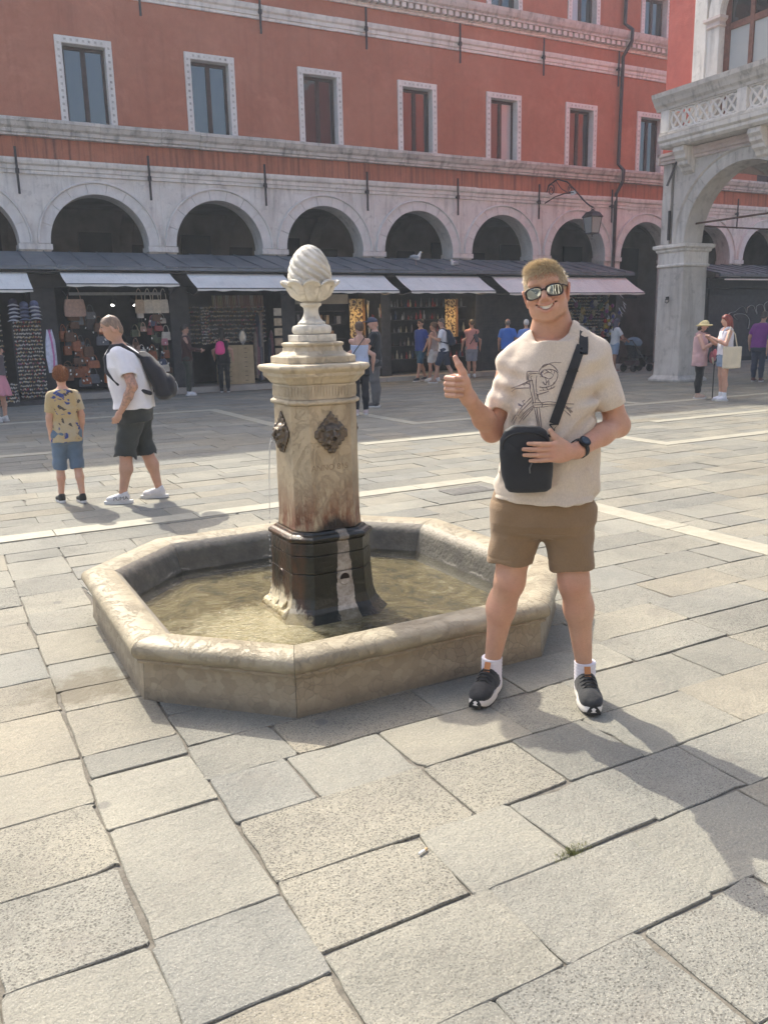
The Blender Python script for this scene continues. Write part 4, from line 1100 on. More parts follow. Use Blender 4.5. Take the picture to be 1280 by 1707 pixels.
AWS = [(-.45, 2.35, 2.70, 'pale grey canvas awning cut by the left edge of the picture'), (3.08, 5.70, 2.83, 'pale grey canvas awning above the handbag stall'), (6.14, 8.78, 2.73, 'pale grey canvas awning above the stall with the drawer cabinet'),
       (9.25, 11.86, 2.67, 'pale grey canvas awning partly behind the carved bud of the fountain'), (12.25, 15.14, 2.66, 'pale grey canvas awning below the two gulls'), (15.65, 21.15, 2.60, 'wide pale grey canvas awning behind the head of the smiling man')]
for x0, x1, zb, lab in AWS:
    zb -= .09
    A = thing('awning', lab, 'awning', ((x0 + x1) / 2, 22, 3.1), 0, 'canvas awnings along the stalls')
    r = random.Random(int(x0 * 10)); n, m_ = 7, 26; yt, yb, zt = 22.02, 20.98, 3.115; L = []
    for i in range(n + 1):
        f = i / n; L.append([(x0 + (x1 - x0) * j / m_, yt + (yb - yt) * f, zt + (zb - zt) * f - .035 * math.sin(math.pi * f) - .012 * math.sin(j * math.pi / m_ * 6) ** 2 * f) for j in range(m_ + 1)])
    L.append([(p[0], p[1] + .002, p[2] - .055 + .008 * math.sin(p[0] * 9)) for p in L[-1]])
    V = [p for row in L for p in row]; k = m_ + 1
    Fc = [(i * k + j, i * k + j + 1, (i + 1) * k + j + 1, (i + 1) * k + j) for i in range(n + 1) for j in range(m_)]
    V2 = [(p[0], p[1] + .004, p[2] - .006) for p in V]; N_ = len(V)
    MB().add(V + V2, Fc + [tuple(N_ + q for q in f[::-1]) for f in Fc]).build('canvas', M_AWN, A, smooth='auto')
    MB().tube([(x0, yb + .015, zb - .01), (x1, yb + .015, zb - .01)], .018, 8).build('front_bar', M_DARK2, A)
    for x in (x0 + .08, x1 - .08): MB().tube([(x, 22.3, 2.62), (x, 21.7, 2.5), (x, yb + .03, zb - .03)], .014, 6).build('arm', M_DARK2, A)

# ------------------------------------------------------------------ goods
BAGC = [(.45, .30, .24), (.15, .08, .05), (.30, .10, .045), (.05, .045, .045), (.14, .15, .18), (.40, .14, .07), (.52, .42, .3), (.30, .07, .07), (.10, .12, .08), (.62, .57, .5), (.08, .10, .18), (.5, .2, .24), (.66, .62, .58)]
def handbag(x, y, z, w, h, d, col, label, group, rz=0., hang=True, ground_z=None):
    T = thing('handbag', label, 'handbag', (x, y, z), rz, group); mt = flat(col, .5, .2, 14., .001)
    def rg(f, zz, n=16): return [(w / 2 * f * (abs(math.cos(a)) ** .35) * (1 if math.cos(a) > 0 else -1), d / 2 * f ** .5 * (abs(math.sin(a)) ** .5) * (1 if math.sin(a) > 0 else -1), zz) for a in [2 * math.pi * k / n for k in range(n)]]
    MB().rings([rg(.86, 0), rg(.97, h * .04), rg(1., h * .2), rg(.97, h * .6), rg(.88, h * .92), rg(.80, h)]).build('body', mt, T, smooth='auto', local=True)
    MB().rings([[(sx * w * .40 * f, -d / 2 * g - .004, zz) for sx in (-1, -.5, 0, .5, 1)] + [(sx * w * .40 * f, -d / 2 * g + .002, zz) for sx in (1, .5, 0, -.5, -1)] for f, g, zz in ((.85, 1., h * .5), (1., 1., h * .62), (1., .9, h * .95))]).build('flap', mt, T, local=True)
    hh = h * (.9 if hang else .6)
    MB().tube([(w * .3 * math.cos(a), 0, h * .9 + hh * math.sin(a)) for a in np.linspace(math.pi, 0, 12)], .010, 5).build('handle', mt, T, smooth=True, local=True)
    return T
rb = random.Random(11)
for k in range(30):
    x = 3.08 + rb.random() * 1.0; z = .28 + 1.75 * (k / 30) + rb.uniform(-.05, .05); col = rb.choice(BAGC[1:6])
    handbag(x, 22.5 + rb.random() * .25, z, rb.uniform(.20, .34), rb.uniform(.16, .27), .12, col, 'dark leather handbag hanging at the left side of the handbag stall', 'dark bags left in the handbag stall', rb.uniform(-.3, .3))
for k in range(34):
    x = 4.85 + rb.random() * .85; z = .30 + 1.7 * (k / 34) + rb.uniform(-.05, .05); col = rb.choice(BAGC)
    handbag(x, 22.45 + rb.random() * .25, z, rb.uniform(.15, .27), rb.uniform(.13, .22), .1, col, 'small coloured bag hanging at the right side of the handbag stall', 'coloured bags right in the handbag stall', rb.uniform(-.4, .4))
handbag(3.42, 22.38, 2.02, .52, .42, .16, (.50, .34, .28), 'large dusty pink bag hanging top left in the handbag stall', 'handbags on show')
for k, (x, c) in enumerate(((5.0, (.5, .4, .3)), (5.22, (.62, .58, .5)), (5.42, (.66, .6, .5)), (5.62, (.6, .55, .47)))):
    handbag(x, 22.35, 2.08, .24, .34, .1, c, ['tan bag with a pale stripe', 'small cream bag with a square front', 'slim ivory bag', 'beige flap bag nearest the post'][k] + ' hanging top right in the handbag stall', 'handbags on show')
handbag(4.15, 22.42, .36, .36, .24, .16, (.36, .11, .04), 'rust orange bag low in the handbag stall', 'handbags on show', 0, False)
handbag(4.5, 22.4, .28, .36, .2, .16, (.30, .12, .06), 'brown bag standing on the step of the handbag stall', 'handbags on show', .3, False)
M_TAG = flat((.8, .8, .78), .7, .05)
for k in range(44):
    x = rb.choice([rb.uniform(3.15, 4.1), rb.uniform(4.9, 5.7)]); z = rb.uniform(.3, 2.1); s = rb.uniform(.02, .035)
    tag(MB().obox((x, 22.30, z), (s, .004, s * 1.7), Euler((0, rb.uniform(-.6, .6), 0)).to_matrix()).build('price_tag', M_TAG), 'small white price tag dangling among the handbags', 'tag', 'price tags in the handbag stall')
SG = thing('price_sign', 'white price sign standing in the middle of the handbag stall', 'sign', (4.2, 22.42, 1.75))
MB().box(4.05, 4.36, 22.41, 22.425, 1.74, 1.94).build('board', M_TAG, SG)
me = text_mesh('15,00', .115, .001); me.transform(Matrix.Translation((4.205, 22.405, 1.84)) @ Matrix.Rotation(R(90), 4, 'X')); link('lettering', me, flat((.05, .05, .05), .7, .1), SG)
tag(MB().box(3.3, 5.55, 22.26, 22.30, 2.53, 2.60).build('shutter_rail', flat((.32, .32, .31), .6, .15)), 'long grey shutter rail across the top of the handbag stall', 'rail')
def spot_lamp(x, y, z, dx, label):
    T = thing('spot_lamp', label, 'lamp', (x, y, z), 0, 'spot lamps of the handbag stall')
    d = Vector((dx, -.5, -.75)).normalized(); c = Vector((x, y, z))
    MB().tube([c, c + d * .16], .055, 12).tube([c, c + Vector((0, .1, .2))], .012, 6).build('housing', M_DARK2, T, smooth='auto')
    e = NT('lit lamp face'); e.set(Base_Color=(.9, .9, .9), Emission_Color=(1, .97, .9, 1), Emission_Strength=2.5)
    MB().tube([c + d * .161, c + d * .165], .045, 12).build('lamp_face', e.m, T)
spot_lamp(4.42, 22.6, 2.42, -.35, 'left one of the two lit spot lamps in the handbag stall'); spot_lamp(4.85, 22.6, 2.42, .35, 'right one of the two lit spot lamps in the handbag stall')
# dark clothes rail
for k in range(10):
    x = 4.28 + k * .045; b = MB(); L = []
    for f, w in ((0, .05), (.1, .16), (.3, .17), (.6, .18), (1, .2)): L.append([(x + .018 * math.cos(a) * (1 + f), 23.0 + w * math.sin(a), 1.55 - 1.15 * f) for a in [2 * math.pi * q / 10 for q in range(10)]])
    tag(b.rings(L).build('hanging_jacket', flat(rb.choice([(.02, .022, .03), (.03, .03, .035), (.04, .03, .03)]), .9, .3), None, smooth='auto'), 'dark jacket on the clothes rail in the handbag stall', 'jacket', 'jackets on the rail')

# caps stacked over the souvenir rack
def cap(x, y, z, c1, c2, rz, label):
    T = thing('cap', label, 'cap', (x, y, z), rz, 'caps stacked over the souvenir rack')
    MB().lathe([(.098, 0), (.10, .03), (.092, .07), (.07, .10), (.035, .118), (.002, .122)], (0, 0, 0), 16).build('crown', flat(c1, .8, .25, 20.), T, smooth=True, local=True)
    L = []
    for rr, zz in ((.09, .0), (.14, -.012), (.185, -.04), (.187, -.046), (.14, -.02), (.09, -.008)): L.append([(rr * .78 * math.sin(a), -rr * math.cos(a), zz - .02 * math.sin(a) ** 2) for a in np.linspace(-1.15, 1.15, 12)])
    MB().rings([list(q) for q in zip(*L)]).build('brim', flat(c2, .8, .15), T, smooth='auto', local=True)
for cx, n, x in ((0, 5, 1.93), (1, 4, 2.16), (2, 4, 2.40)):
    for k in range(n):
        c1 = [(.05, .05, .09), (.10, .12, .2), (.12, .14, .24)][cx]; c2 = [(.55, .55, .58), (.16, .18, .27), (.5, .5, .52)][cx]
        cap(x + rb.gauss(0, .01), 21.45, 1.97 + .085 * k + .02 * cx, c1, c2, rb.gauss(0, .15), 'navy cap with %s brim in the %s stack over the souvenir rack' % (['white', 'blue', 'pale'][cx], ['left', 'middle', 'right'][cx]))
def trinkets(name):
    t = NT(name); a = t.attr('tint')
    t.set(Base_Color=t.ramp(a, [(0., (.66, .62, .56)), (.42, (.50, .36, .18)), (.55, (.16, .12, .09)), (.65, (.62, .50, .30)), (.75, (.38, .07, .06)), (.82, (.5, .5, .52)), (.92, (.5, .2, .3)), (1., (.07, .1, .22))], 'CONSTANT'), Roughness=.4, Metallic=.2); return t.m
M_TRK = trinkets('trinkets')
def charm_rows(T, x0, x1, y, z0, z1, rows, r, lean=0.):
    for k in range(rows):
        z = z1 - (z1 - z0) * (k + .5) / rows; b = MB(); bx = r.uniform(0, 1); n = int((x1 - x0) / .024)
        for j in range(n):
            x = x0 + (x1 - x0) * (j + .5) / n; yy = y - lean * (1 - (z - z0) / (z1 - z0)); tv = min(1, max(.001, (bx * .25 + r.random() * .8)))
            s = r.uniform(.012, .019)
            b.add(*oct_(x + r.gauss(0, .003), yy - r.uniform(.012, .03), z - r.uniform(.0, .03), s, r.uniform(.02, .034)), tint=tv)
        me = b.mesh('charm_row', False, True, fix=False); o = link('charm_row', me, M_TRK, T); tag(o, kind='stuff')
        MB().box(x0, x1, yy - .03, yy - .005, z + .028, z + .036).build('row_rail', M_DARK2, T)
def oct_(x, y, z, s, h):
    return [(x - s, y, z), (x, y - s, z), (x + s, y, z), (x, y + s, z), (x, y, z + h), (x, y, z - h)], [(0, 1, 4), (1, 2, 4), (2, 3, 4), (3, 0, 4), (1, 0, 5), (2, 1, 5), (3, 2, 5), (0, 3, 5)]
SR = thing('souvenir_rack', 'tall souvenir rack with rows of small charms below the caps', 'rack', (2.2, 21.5, 0))
MB().box(1.86, 2.50, 21.52, 21.62, .08, 1.97).build('rack_board', M_DARK2, SR)
MB().box(1.8, 2.56, 21.2, 21.7, .0, .1).build('rack_foot', M_DARK2, SR)
charm_rows(SR, 1.88, 2.48, 21.5, .16, 1.95, 21, rb, .12)
SR2 = thing('souvenir_crate', 'low crate of small souvenirs beside the tall charm rack', 'crate', (1.5, 21.2, 0))
MB().box(1.30, 1.80, 21.1, 21.5, 0, .5).build('crate_box', M_DARK2, SR2, bevel=.01); charm_rows(SR2, 1.3, 1.8, 21.1, .1, .55, 6, rb, .05)
UM = thing('folded_parasol', 'folded white and pink umbrella hanging beside the souvenir rack', 'umbrella', (2.66, 21.4, .75))
for k, c in enumerate(((.62, .62, .72), (.55, .20, .42), (.58, .58, .68))):
    L = [[(2.6 + .05 * k + w * math.cos(a), 21.4 + w * .7 * math.sin(a) + .02 * k, z) for a in [2 * math.pi * q / 10 for q in range(10)]] for z, w in ((1.72, .012), (1.45, .06), (1.1, .085 - .01 * k), (.85, .06), (.72 + .04 * k, .05))]
    MB().rings(L).build('panel', flat(c, .8, .2), UM, smooth='auto')
PC = thing('poster_panel', 'pale posters on the left stall wall behind the woman in pink', 'poster', (.6, 22.5, 1.2))
for k, (x0, x1, z0, z1, c) in enumerate(((.1, .75, 1.35, 1.95, (.34, .38, .38)), (.85, 1.35, 1.5, 2.0, (.40, .42, .40)), (1.4, 1.7, 1.9, 2.3, (.3, .26, .24)))): MB().box(x0, x1, 22.5, 22.52, z0, z1).build('sheet', flat(c, .7, .3, 3.), PC)
for k in range(16):
    x = rb.uniform(-.3, 1.7); z = rb.uniform(2.0, 2.5); o = MB(); o.add(*oct_(x, 22.4, z, rb.uniform(.03, .07), rb.uniform(.06, .12))).build('hanging_souvenir', flat(rb.choice([(.35, .05, .05), (.4, .4, .38), (.1, .1, .2), (.4, .3, .2)]), .6, .3))
    tag(bpy.data.objects[-1] if False else COL.objects[-1], 'small souvenir hanging at the top of the leftmost stall', 'souvenir', 'souvenirs in the leftmost stall')

# drawer cabinet stall
CB = thing('drawer_cabinet', 'pale wooden cabinet with two columns of shallow drawers', 'cabinet', (7.6, 22.6, .15))
M_BIR = flat((.46, .36, .22), .6, .12, 5.)
MB().box(7.08, 8.02, 22.45, 22.9, .15, 1.20).build('carcass', M_BIR, CB)
for i in range(2):
    for j in range(8):
        d = MB().box(7.10 + .46 * i, 7.54 + .46 * i, 22.432, 22.449, .19 + .125 * j, .30 + .125 * j).build('drawer', M_BIR, CB, bevel=.004, seg=1)
        MB().box(7.28 + .46 * i, 7.36 + .46 * i, 22.415, 22.432, .238 + .125 * j, .25 + .125 * j).build('handle', M_DARK2, d)
for k in range(30):
    x = 6.95 + k * .048; L_ = rb.uniform(.22, .42); c = rb.choice([(.42, .32, .24), (.32, .2, .14), (.5, .45, .4), (.25, .13, .12), (.4, .36, .22)])
    tag(MB().tube([(x - .014, 22.42, 2.52), (x - .016, 22.40, 2.5 - L_ * .6), (x, 22.39, 2.5 - L_), (x + .016, 22.40, 2.5 - L_ * .6), (x + .014, 22.42, 2.52)], .008, 5).build('necklace', flat(c, .4, .3, 60.), None, smooth=True), 'bead necklace in the row hanging above the drawer cabinet', 'necklace', 'necklaces above the drawer cabinet')
CR = thing('magnet_strip', 'narrow hanging strip of round magnets beside the man with sunglasses', 'display', (6.62, 22.2, 1.2))
MB().box(6.52, 6.74, 22.22, 22.25, 1.25, 2.25).build('strip', M_DARK2, CR); charm_rows(CR, 6.52, 6.74, 22.2, 1.25, 2.25, 13, rb)
MR = thing('standing_mirror', 'small oval mirror on the drawer cabinet', 'mirror', (7.75, 22.6, 1.2))
MB().tube([(7.78 + .09 * math.cos(a), 22.6, 1.42 + .17 * math.sin(a)) for a in [2 * math.pi * k / 24 for k in range(25)]], .016, 8, cap=False).tube([(7.78, 22.6, 1.2), (7.78, 22.6, 1.26)], .03, 8).build('frame', flat((.5, .5, .5), .3, .1, 5, 0, .8), MR, smooth=True)
MB().prism([(7.78 + .085 * math.cos(a), 1.42 + .165 * math.sin(a)) for a in [2 * math.pi * k / 24 for k in range(24)]], 'y', 22.595, 22.605).build('mirror_glass', glass_mat('mirror', (.1, .1, .11)), MR)
for k in range(9):
    x = 8.12 + rb.random() * .6; z0 = rb.uniform(.2, .5); z1 = rb.uniform(1.2, 2.2); c = rb.choice([(.03, .035, .05), (.2, .1, .12), (.12, .13, .16), (.22, .18, .15)])
    L = [[(x + w * math.cos(a), 22.6 + w * math.sin(a), z) for a in [2 * math.pi * q / 9 for q in range(9)]] for z, w in ((z1, .01), (z1 - .1, .05), ((z0 + z1) / 2, .07), (z0, .05))]
    tag(MB().rings(L).build('hanging_scarf', flat(c, .9, .25), None, smooth='auto'), 'long dark scarf hanging right of the drawer cabinet', 'scarf', 'scarves right of the drawer cabinet')
for k in range(7):
    z = .35 + .27 * k; c = rb.choice([(.5, .4, .28), (.4, .3, .2), (.55, .5, .42)])
    tag(MB().box(8.62, 8.84, 22.3, 22.34, z, z + .2).build('postcard_pack', flat(c, .6, .3, 8.)), 'pale pack of cards in the tall column left of the fountain stem', 'cards', 'card packs on the post')

for lab, x0, x1, y, z0, z1, n in (('crowded souvenir wall behind the woman in black', 6.35, 8.6, 22.95, 1.25, 2.3, 9), ('crowded souvenir wall inside the leftmost stall', -.45, 1.75, 22.9, .3, 2.3, 16), ('souvenir wall low in the shop behind the man in the cap', 9.35, 11.9, 23.0, .25, .85, 6)):
    T = thing('souvenir_display', lab, 'display', ((x0 + x1) / 2, y, z0)); MB().box(x0, x1, y + .01, y + .05, z0, z1).build('backboard', M_DARK2, T); charm_rows(T, x0, x1, y, z0, z1, n, rb)
# lit souvenir shops right of the fountain column
t_ = NT('spotted wood board'); p_ = t_.geo()
t_.set(Base_Color=t_.mix(t_.ramp(t_.noise(p_, 13, 3, .5, .6), [(.50, 0.), (.54, 1.)]), (.80, .58, .26), (.10, .05, .03)), Roughness=.6); M_SPOT = t_.m
def lit_board(x, y, z0, z1, w, label):
    T = thing('display_board', label, 'board', (x, y, z0)); MB().box(x - w / 2, x + w / 2, y, y + .03, z0, z1).build('board', M_SPOT, T); MB().box(x + w / 2 + .002, x + w / 2 + .07, y - .02, y + .04, z0, z1).build('edge', flat((.34, .17, .06), .6, .2), T)
    L = bpy.data.lights.new('board_lamp', 'AREA'); L.energy = 14; L.size = .25; L.color = (1, .72, .38)
    lo = bpy.data.objects.new('board_lamp', L); COL.objects.link(lo); lo.location = (x, y - .5, z1 + .18); lo.rotation_euler = (R(-38), 0, 0); lo.parent = T; lo.matrix_parent_inverse = WM[T].inverted()
    MB().box(x - .13, x + .13, y - .56, y - .44, z1 + .19, z1 + .22).build('lamp_hood', M_DARK2, T)
lit_board(11.28, 22.55, 1.3, 2.42, .42, 'brightly lit spotted wooden board behind the woman in the blue top')
lit_board(14.6, 22.62, 1.25, 2.40, .38, 'lit spotted wooden board behind the white backpacker')
tag(MB().box(9.4, 11.05, 22.6, 22.64, 2.28, 2.55).build('shop_fascia', flat((.46, .43, .37), .7, .15, 3.)), 'cream fascia board inside the shop behind the fountain bud', 'sign')
for zz in (.9, 1.3, 1.72, 2.1): tag(MB().box(9.4, 11.0, 22.7, 22.95, zz - .03, zz).build('shelf', M_DARK2), 'dark shelf in the shop right of the fountain column', 'shelf', 'shelves behind the column')
for k in range(26):
    zz = rb.choice((.9, 1.3, 1.72)); x = rb.uniform(9.45, 10.95); h = rb.uniform(.12, .3); w = rb.uniform(.06, .14); c = rb.choice([(.45, .33, .2), (.3, .18, .1), (.55, .5, .42), (.2, .2, .22), (.4, .12, .08)])
    tag(MB().box(x - w / 2, x + w / 2, 22.72 - rb.random() * .04, 22.86, zz + .001, zz + h).build('gift_box', flat(c, .6, .25, 10.), None, bevel=.004, seg=1), 'small gift box on the shelves behind the woman in the blue top', 'box', 'gift boxes on the shelves')
def bottle(x, y, z, h, col):
    T = MB().lathe([(.002, 0), (h * .16, .0), (h * .17, h * .1), (h * .16, h * .5), (h * .06, h * .68), (h * .05, h * .92), (h * .07, h), (.002, h)], (x, y, z), 10).build('glass_piece', flat(col, .12, .1, 4., 0, .3, .9), None, smooth='auto')
    tag(T, 'small shiny glass piece on the dark shelves behind the passers by', 'glassware', 'glassware on the dark shelves')
for zz in (.62, 1.02, 1.42, 1.8, 2.18): tag(MB().box(12.35, 15.3, 22.8, 23.1, zz - .025, zz).build('shelf', M_DARK2), 'dark shelf of the glassware stall', 'shelf', 'shelves of the glassware stall')
for zz in (.62, 1.02, 1.42, 1.8, 2.18):
    x = 12.4
    while x < 15.25:
        bottle(x, 22.85 + rb.random() * .1, zz, rb.uniform(.12, .28), rb.choice([(.3, .3, .32), (.15, .15, .16), (.12, .08, .08), (.35, .05, .06), (.05, .07, .14), (.4, .35, .25)])); x += rb.uniform(.07, .22)
for k in range(12):
    x = rb.uniform(11.6, 12.0); x = rb.uniform(11.52, 11.98); z = rb.uniform(.9, 2.2)
    tag(MB().tube([(x, 22.38, z + .3), (x + .02, 22.36, z), (x + .05, 22.38, z + .28)], .010, 5).build('necklace', flat(rb.choice([(.5, .5, .5), (.3, .05, .05), (.4, .3, .1)]), .3, .3, 60.), None), 'shiny necklace hanging on the dark post behind the man in the cap', 'necklace', 'necklaces on the post behind the cap')

# mask stall
def mask_mesh():
    g = Sdf(); g.ell((0, 0, 0), (.085, .05, .115), .01); g.ell((0, .03, 0), (.08, .05, .11), .004, op='c'); g.ell((0, -.05, -.01), (.014, .024, .03), .012)
    for s in (-1, 1): g.ell((s * .034, -.04, .028), (.018, .05, .011), .003, op='c')
    g.ell((0, -.04, -.055), (.026, .03, .006), .003, op='c')
    return mesh_np('carnival_mask', *g.mesh(.007))
mm = mask_mesh()
for k in range(60):
    x = rb.uniform(18.35, 21.15); z = rb.uniform(1.0, 2.55); T = bpy.data.objects.new('carnival_mask', mm); COL.objects.link(T)
    T.location = (x, 22.3 + rb.random() * .3, z); T.rotation_euler = (rb.gauss(0, .2), rb.gauss(0, .3), rb.gauss(0, .3)); s = rb.uniform(.7, 1.25); T.scale = (s, s, s)
    if not mm.materials: mm.materials.append(None)
    T.material_slots[0].link = 'OBJECT'; T.material_slots[0].material = flat(rb.choice([(.45, .42, .4), (.3, .05, .05), (.35, .25, .08), (.06, .07, .2), (.1, .1, .1), (.25, .1, .2), (.35, .3, .2), (.08, .14, .1)]), .4, .4, 25.)
    tag(T, 'painted carnival mask hanging in the stall behind the smiling man', 'mask', 'masks in the souvenir stall')
SRM = thing('souvenir_display', 'crowded dark wall of small souvenirs in the stall behind the smiling man', 'display', (19.7, 22.7, .3))
MB().box(18.3, 21.2, 22.75, 22.8, .3, 2.6).build('backboard', M_DARK, SRM); charm_rows(SRM, 18.32, 21.18, 22.72, .4, 2.6, 20, rb)
for k in range(11):
    x = rb.choice([rb.uniform(18.9, 19.3), rb.uniform(20.9, 21.2), rb.uniform(18.3, 18.6)]); z = rb.uniform(1.9, 2.5); a = rb.uniform(.5, 1.2)
    L = [[(x + f * .22 * math.sin(a) + w * math.cos(q), 21.95 + w * .4 * math.sin(q), z - f * .22 * math.cos(a)) for q in [2 * math.pi * i / 8 for i in range(8)]] for f, w in ((0, .006), (.25, .024), (.7, .026), (1, .008))]
    tag(MB().rings(L).build('white_feather', flat((.68, .68, .72), .7, .1), None, smooth='auto'), 'white quill hanging at the front of the mask stall', 'feather', 'white quills of the mask stall')
for k in range(26):
    x = 20.55 + rb.gauss(0, .22); z = 1.45 + rb.gauss(0, .28); c = rb.choice([(.05, .06, .25), (.45, .05, .05), (.5, .38, .06), (.5, .48, .5), (.3, .08, .25), (.06, .06, .08)])
    o = MB().lathe([(.002, -.07), (.05, -.03), (.055, .02), (.02, .07), (.002, .08)], (x, 21.75 + rb.random() * .2, z), 8).build('hanging_doll', flat(c, .6, .4, 40.), None, smooth='auto')
    tag(o, 'small bright figure hanging beside the pushchair', 'souvenir', 'bright figures by the pushchair')
# ================================================================== people
def skin_mat(name, col, red=(.62, .26, .19), tattoo=None):
    t = NT(name); v = t.tc.outputs['Object']
    c = t.ramp(t.noise(v, 9, 5, .6), [(.3, [k * .9 for k in col]), (.7, [min(1, k * 1.08) for k in col])])
    c = t.mix(t.ramp(t.noise(v, 5, 4), [(.45, 0.), (.7, .35)]), c, red)
    c = t.mix(.25, c, t.ramp(t.noise(v, 160, 3), [(.3, (.85, .82, .8)), (.7, (1.1, 1.1, 1.1))]), 'MULTIPLY')
    c = t.mix(t.math('MULTIPLY', t.attr('red'), .6), c, (.50, .16, .12))
    if tattoo:
        s = t.sep(v); m = t.math('MULTIPLY', t.math('GREATER_THAN', s[2], tattoo[0]), t.math('LESS_THAN', s[2], tattoo[1]))
        m = t.math('MULTIPLY', m, t.math('LESS_THAN', s[0], tattoo[2]))
        c = t.mix(t.math('MULTIPLY', m, t.ramp(t.noise(v, 24, 4, .6, 1.), [(.46, 0.), (.58, .45)])), c, (.06, .065, .07))
    c = t.mix(t.ramp(t.noise(v, 75, 4, .75), [(.56, 0.), (.68, .28)]), c, [k * .62 for k in col])
    t.set(Base_Color=c, Roughness=t.ramp(t.noise(v, 60, 4), [(.3, .38), (.7, .62)]), Specular_IOR_Level=.4, Subsurface_Weight=.08, Subsurface_Radius=(.012, .004, .002), Subsurface_Scale=1.)
    t.bump(t.math('ADD', t.noise(v, 260, 3), t.math('MULTIPLY', t.noise(v, 55, 4), 1.5)), .0010); return t.m
def cloth_mat(name, a, b, sc=40., bump=.0012, rough=.85, heather=0.):
    t = NT(name); v = t.tc.outputs['Object']
    c = t.ramp(t.noise(v, sc / 8, 5, .6), [(.3, a), (.7, b)])
    if heather:
        k = t.noise(t.mapv(v, (1, 1, .35)), 260, 3, .7); c = t.mix(heather, c, t.ramp(k, [(.3, (.72, .70, .68)), (.7, (1.2, 1.2, 1.18))]), 'MULTIPLY')
    t.set(Base_Color=c, Roughness=rough, Specular_IOR_Level=.25, Sheen_Weight=.15)
    t.bump(t.math('ADD', t.noise(v, 300, 2), t.math('MULTIPLY', t.noise(v, 30, 4), 2.)), bump); return t.m
def blob(name, sdf, h, mat, parent, it=1, post=None, keep=None):
    P, Q = sdf.mesh(h)
    if it: P = relax(P, Q, it, .4)
    if post is not None: P = post(P)
    return link(name, mesh_np(name, P, Q), mat, parent, local=True)
def axes(d):
    d = Vector(d).normalized(); a = d.cross(Vector((0, 0, 1))); a = a.normalized() if a.length > 1e-4 else Vector((1, 0, 0)); return d, a, a.cross(d)
def surf(bvh, x, z, y0=-1., back=False):
    hit = bvh.ray_cast(Vector((x, -y0 if back else y0, z)), Vector((0, -1 if back else 1, 0)))
    return hit[0]
M_SKIN = skin_mat('fair tan skin', (.53, .305, .205))  # the man's own slightly tanned skin tone

# ------------------------------------------------------------------ the smiling man
MAN = thing('person', 'smiling man in beige T-shirt and brown shorts giving a thumbs up', 'person', (2.13, 2.70, 0), math.atan2(-.619, .785))
TL = -.17
HC = np.array([.047, -.012, 1.716]); ct, st = math.cos(TL), math.sin(TL)
def hd(x, y, z):
    """head-local to man-local (tilt about the depth axis, slight turn)"""
    yw = -.10; x, y = x * math.cos(yw) - y * math.sin(yw), x * math.sin(yw) + y * math.cos(yw)
    return (HC[0] + x * ct + z * st, HC[1] + y, HC[2] - x * st + z * ct)
HR = (0, TL, -.10)
B = Sdf()
# legs
for hip, kn, ca, an, bk in (((-.045, .01, .86), (-.082, -.012, .535), (-.118, .026, .40), (-.158, .05, .13), 1), ((.152, .01, .86), (.182, -.012, .535), (.206, .026, .41), (.240, .05, .13), 1)):
    B.cap(hip, kn, .092, .062, .03).cap(kn, (ca[0], ca[1], ca[2]), .058, .060, .03).cap(ca, an, .056, .033, .03).cap(an, (an[0], an[1] - .0, .05), .034, .034, .02)
    B.ell((kn[0], kn[1] - .03, kn[2] + .012), (.042, .034, .05), .025); B.ell((ca[0] + (.012 if hip[0] > .1 else -.012), ca[1] + .022, ca[2] + .0), (.044, .045, .10), .03)
B.loft([(.80, .05, .01, .18, .115), (.95, .05, .01, .18, .115), (1.15, .066, .01, .158, .11), (1.35, .073, .015, .175, .115), (1.47, .078, .02, .12, .085), (1.53, .075, .025, .07, .065)], .04)
# right arm, thumbs up
shR, elR, wrR = np.array((-.088, .02, 1.425)), np.array((-.158, -.035, 1.178)), np.array((-.236, -.232, 1.322))
B.cap(shR, elR, .052, .042, .03).cap(elR, elR * .6 + wrR * .4, .042, .042, .025).cap(elR * .62 + wrR * .38, wrR, .042, .027, .02)
B.ell(elR + (-.004, .010, -.012), (.036, .036, .036), .02)
B.cap(wrR, (-.258, -.245, 1.365), .029, .030, .02, sq=((0, 1, 0), 1.15))
B.ell((-.262, -.250, 1.374), (.027, .034, .043), .02)
for i in range(4):
    z = 1.4035 - .0208 * i; q = (0, .006, .004, -.004)[i]
    mcp, pip, dip, tip = (-.292, -.226, z + .001), (-.316 + .3 * q * -1, -.272 - q * .3, z), (-.283, -.297, z - .001), (-.262, -.288, z - .002)
    B.cap((-.262, -.240, z), mcp, .0125, .0125, .010).cap(mcp, pip, .0118, .0114, .002).cap(pip, dip, .0112, .0102, .002).cap(dip, tip, .0102, .0096, .002)
B.cap((-.250, -.262, 1.380), (-.258, -.272, 1.425), .0175, .0145, .012).cap((-.258, -.272, 1.425), (-.272, -.270, 1.452), .0142, .0128, .006).cap((-.272, -.270, 1.452), (-.286, -.262, 1.478), .0128, .0098, .006)
B.ell((-.252, -.268, 1.385), (.022, .020, .026), .012)
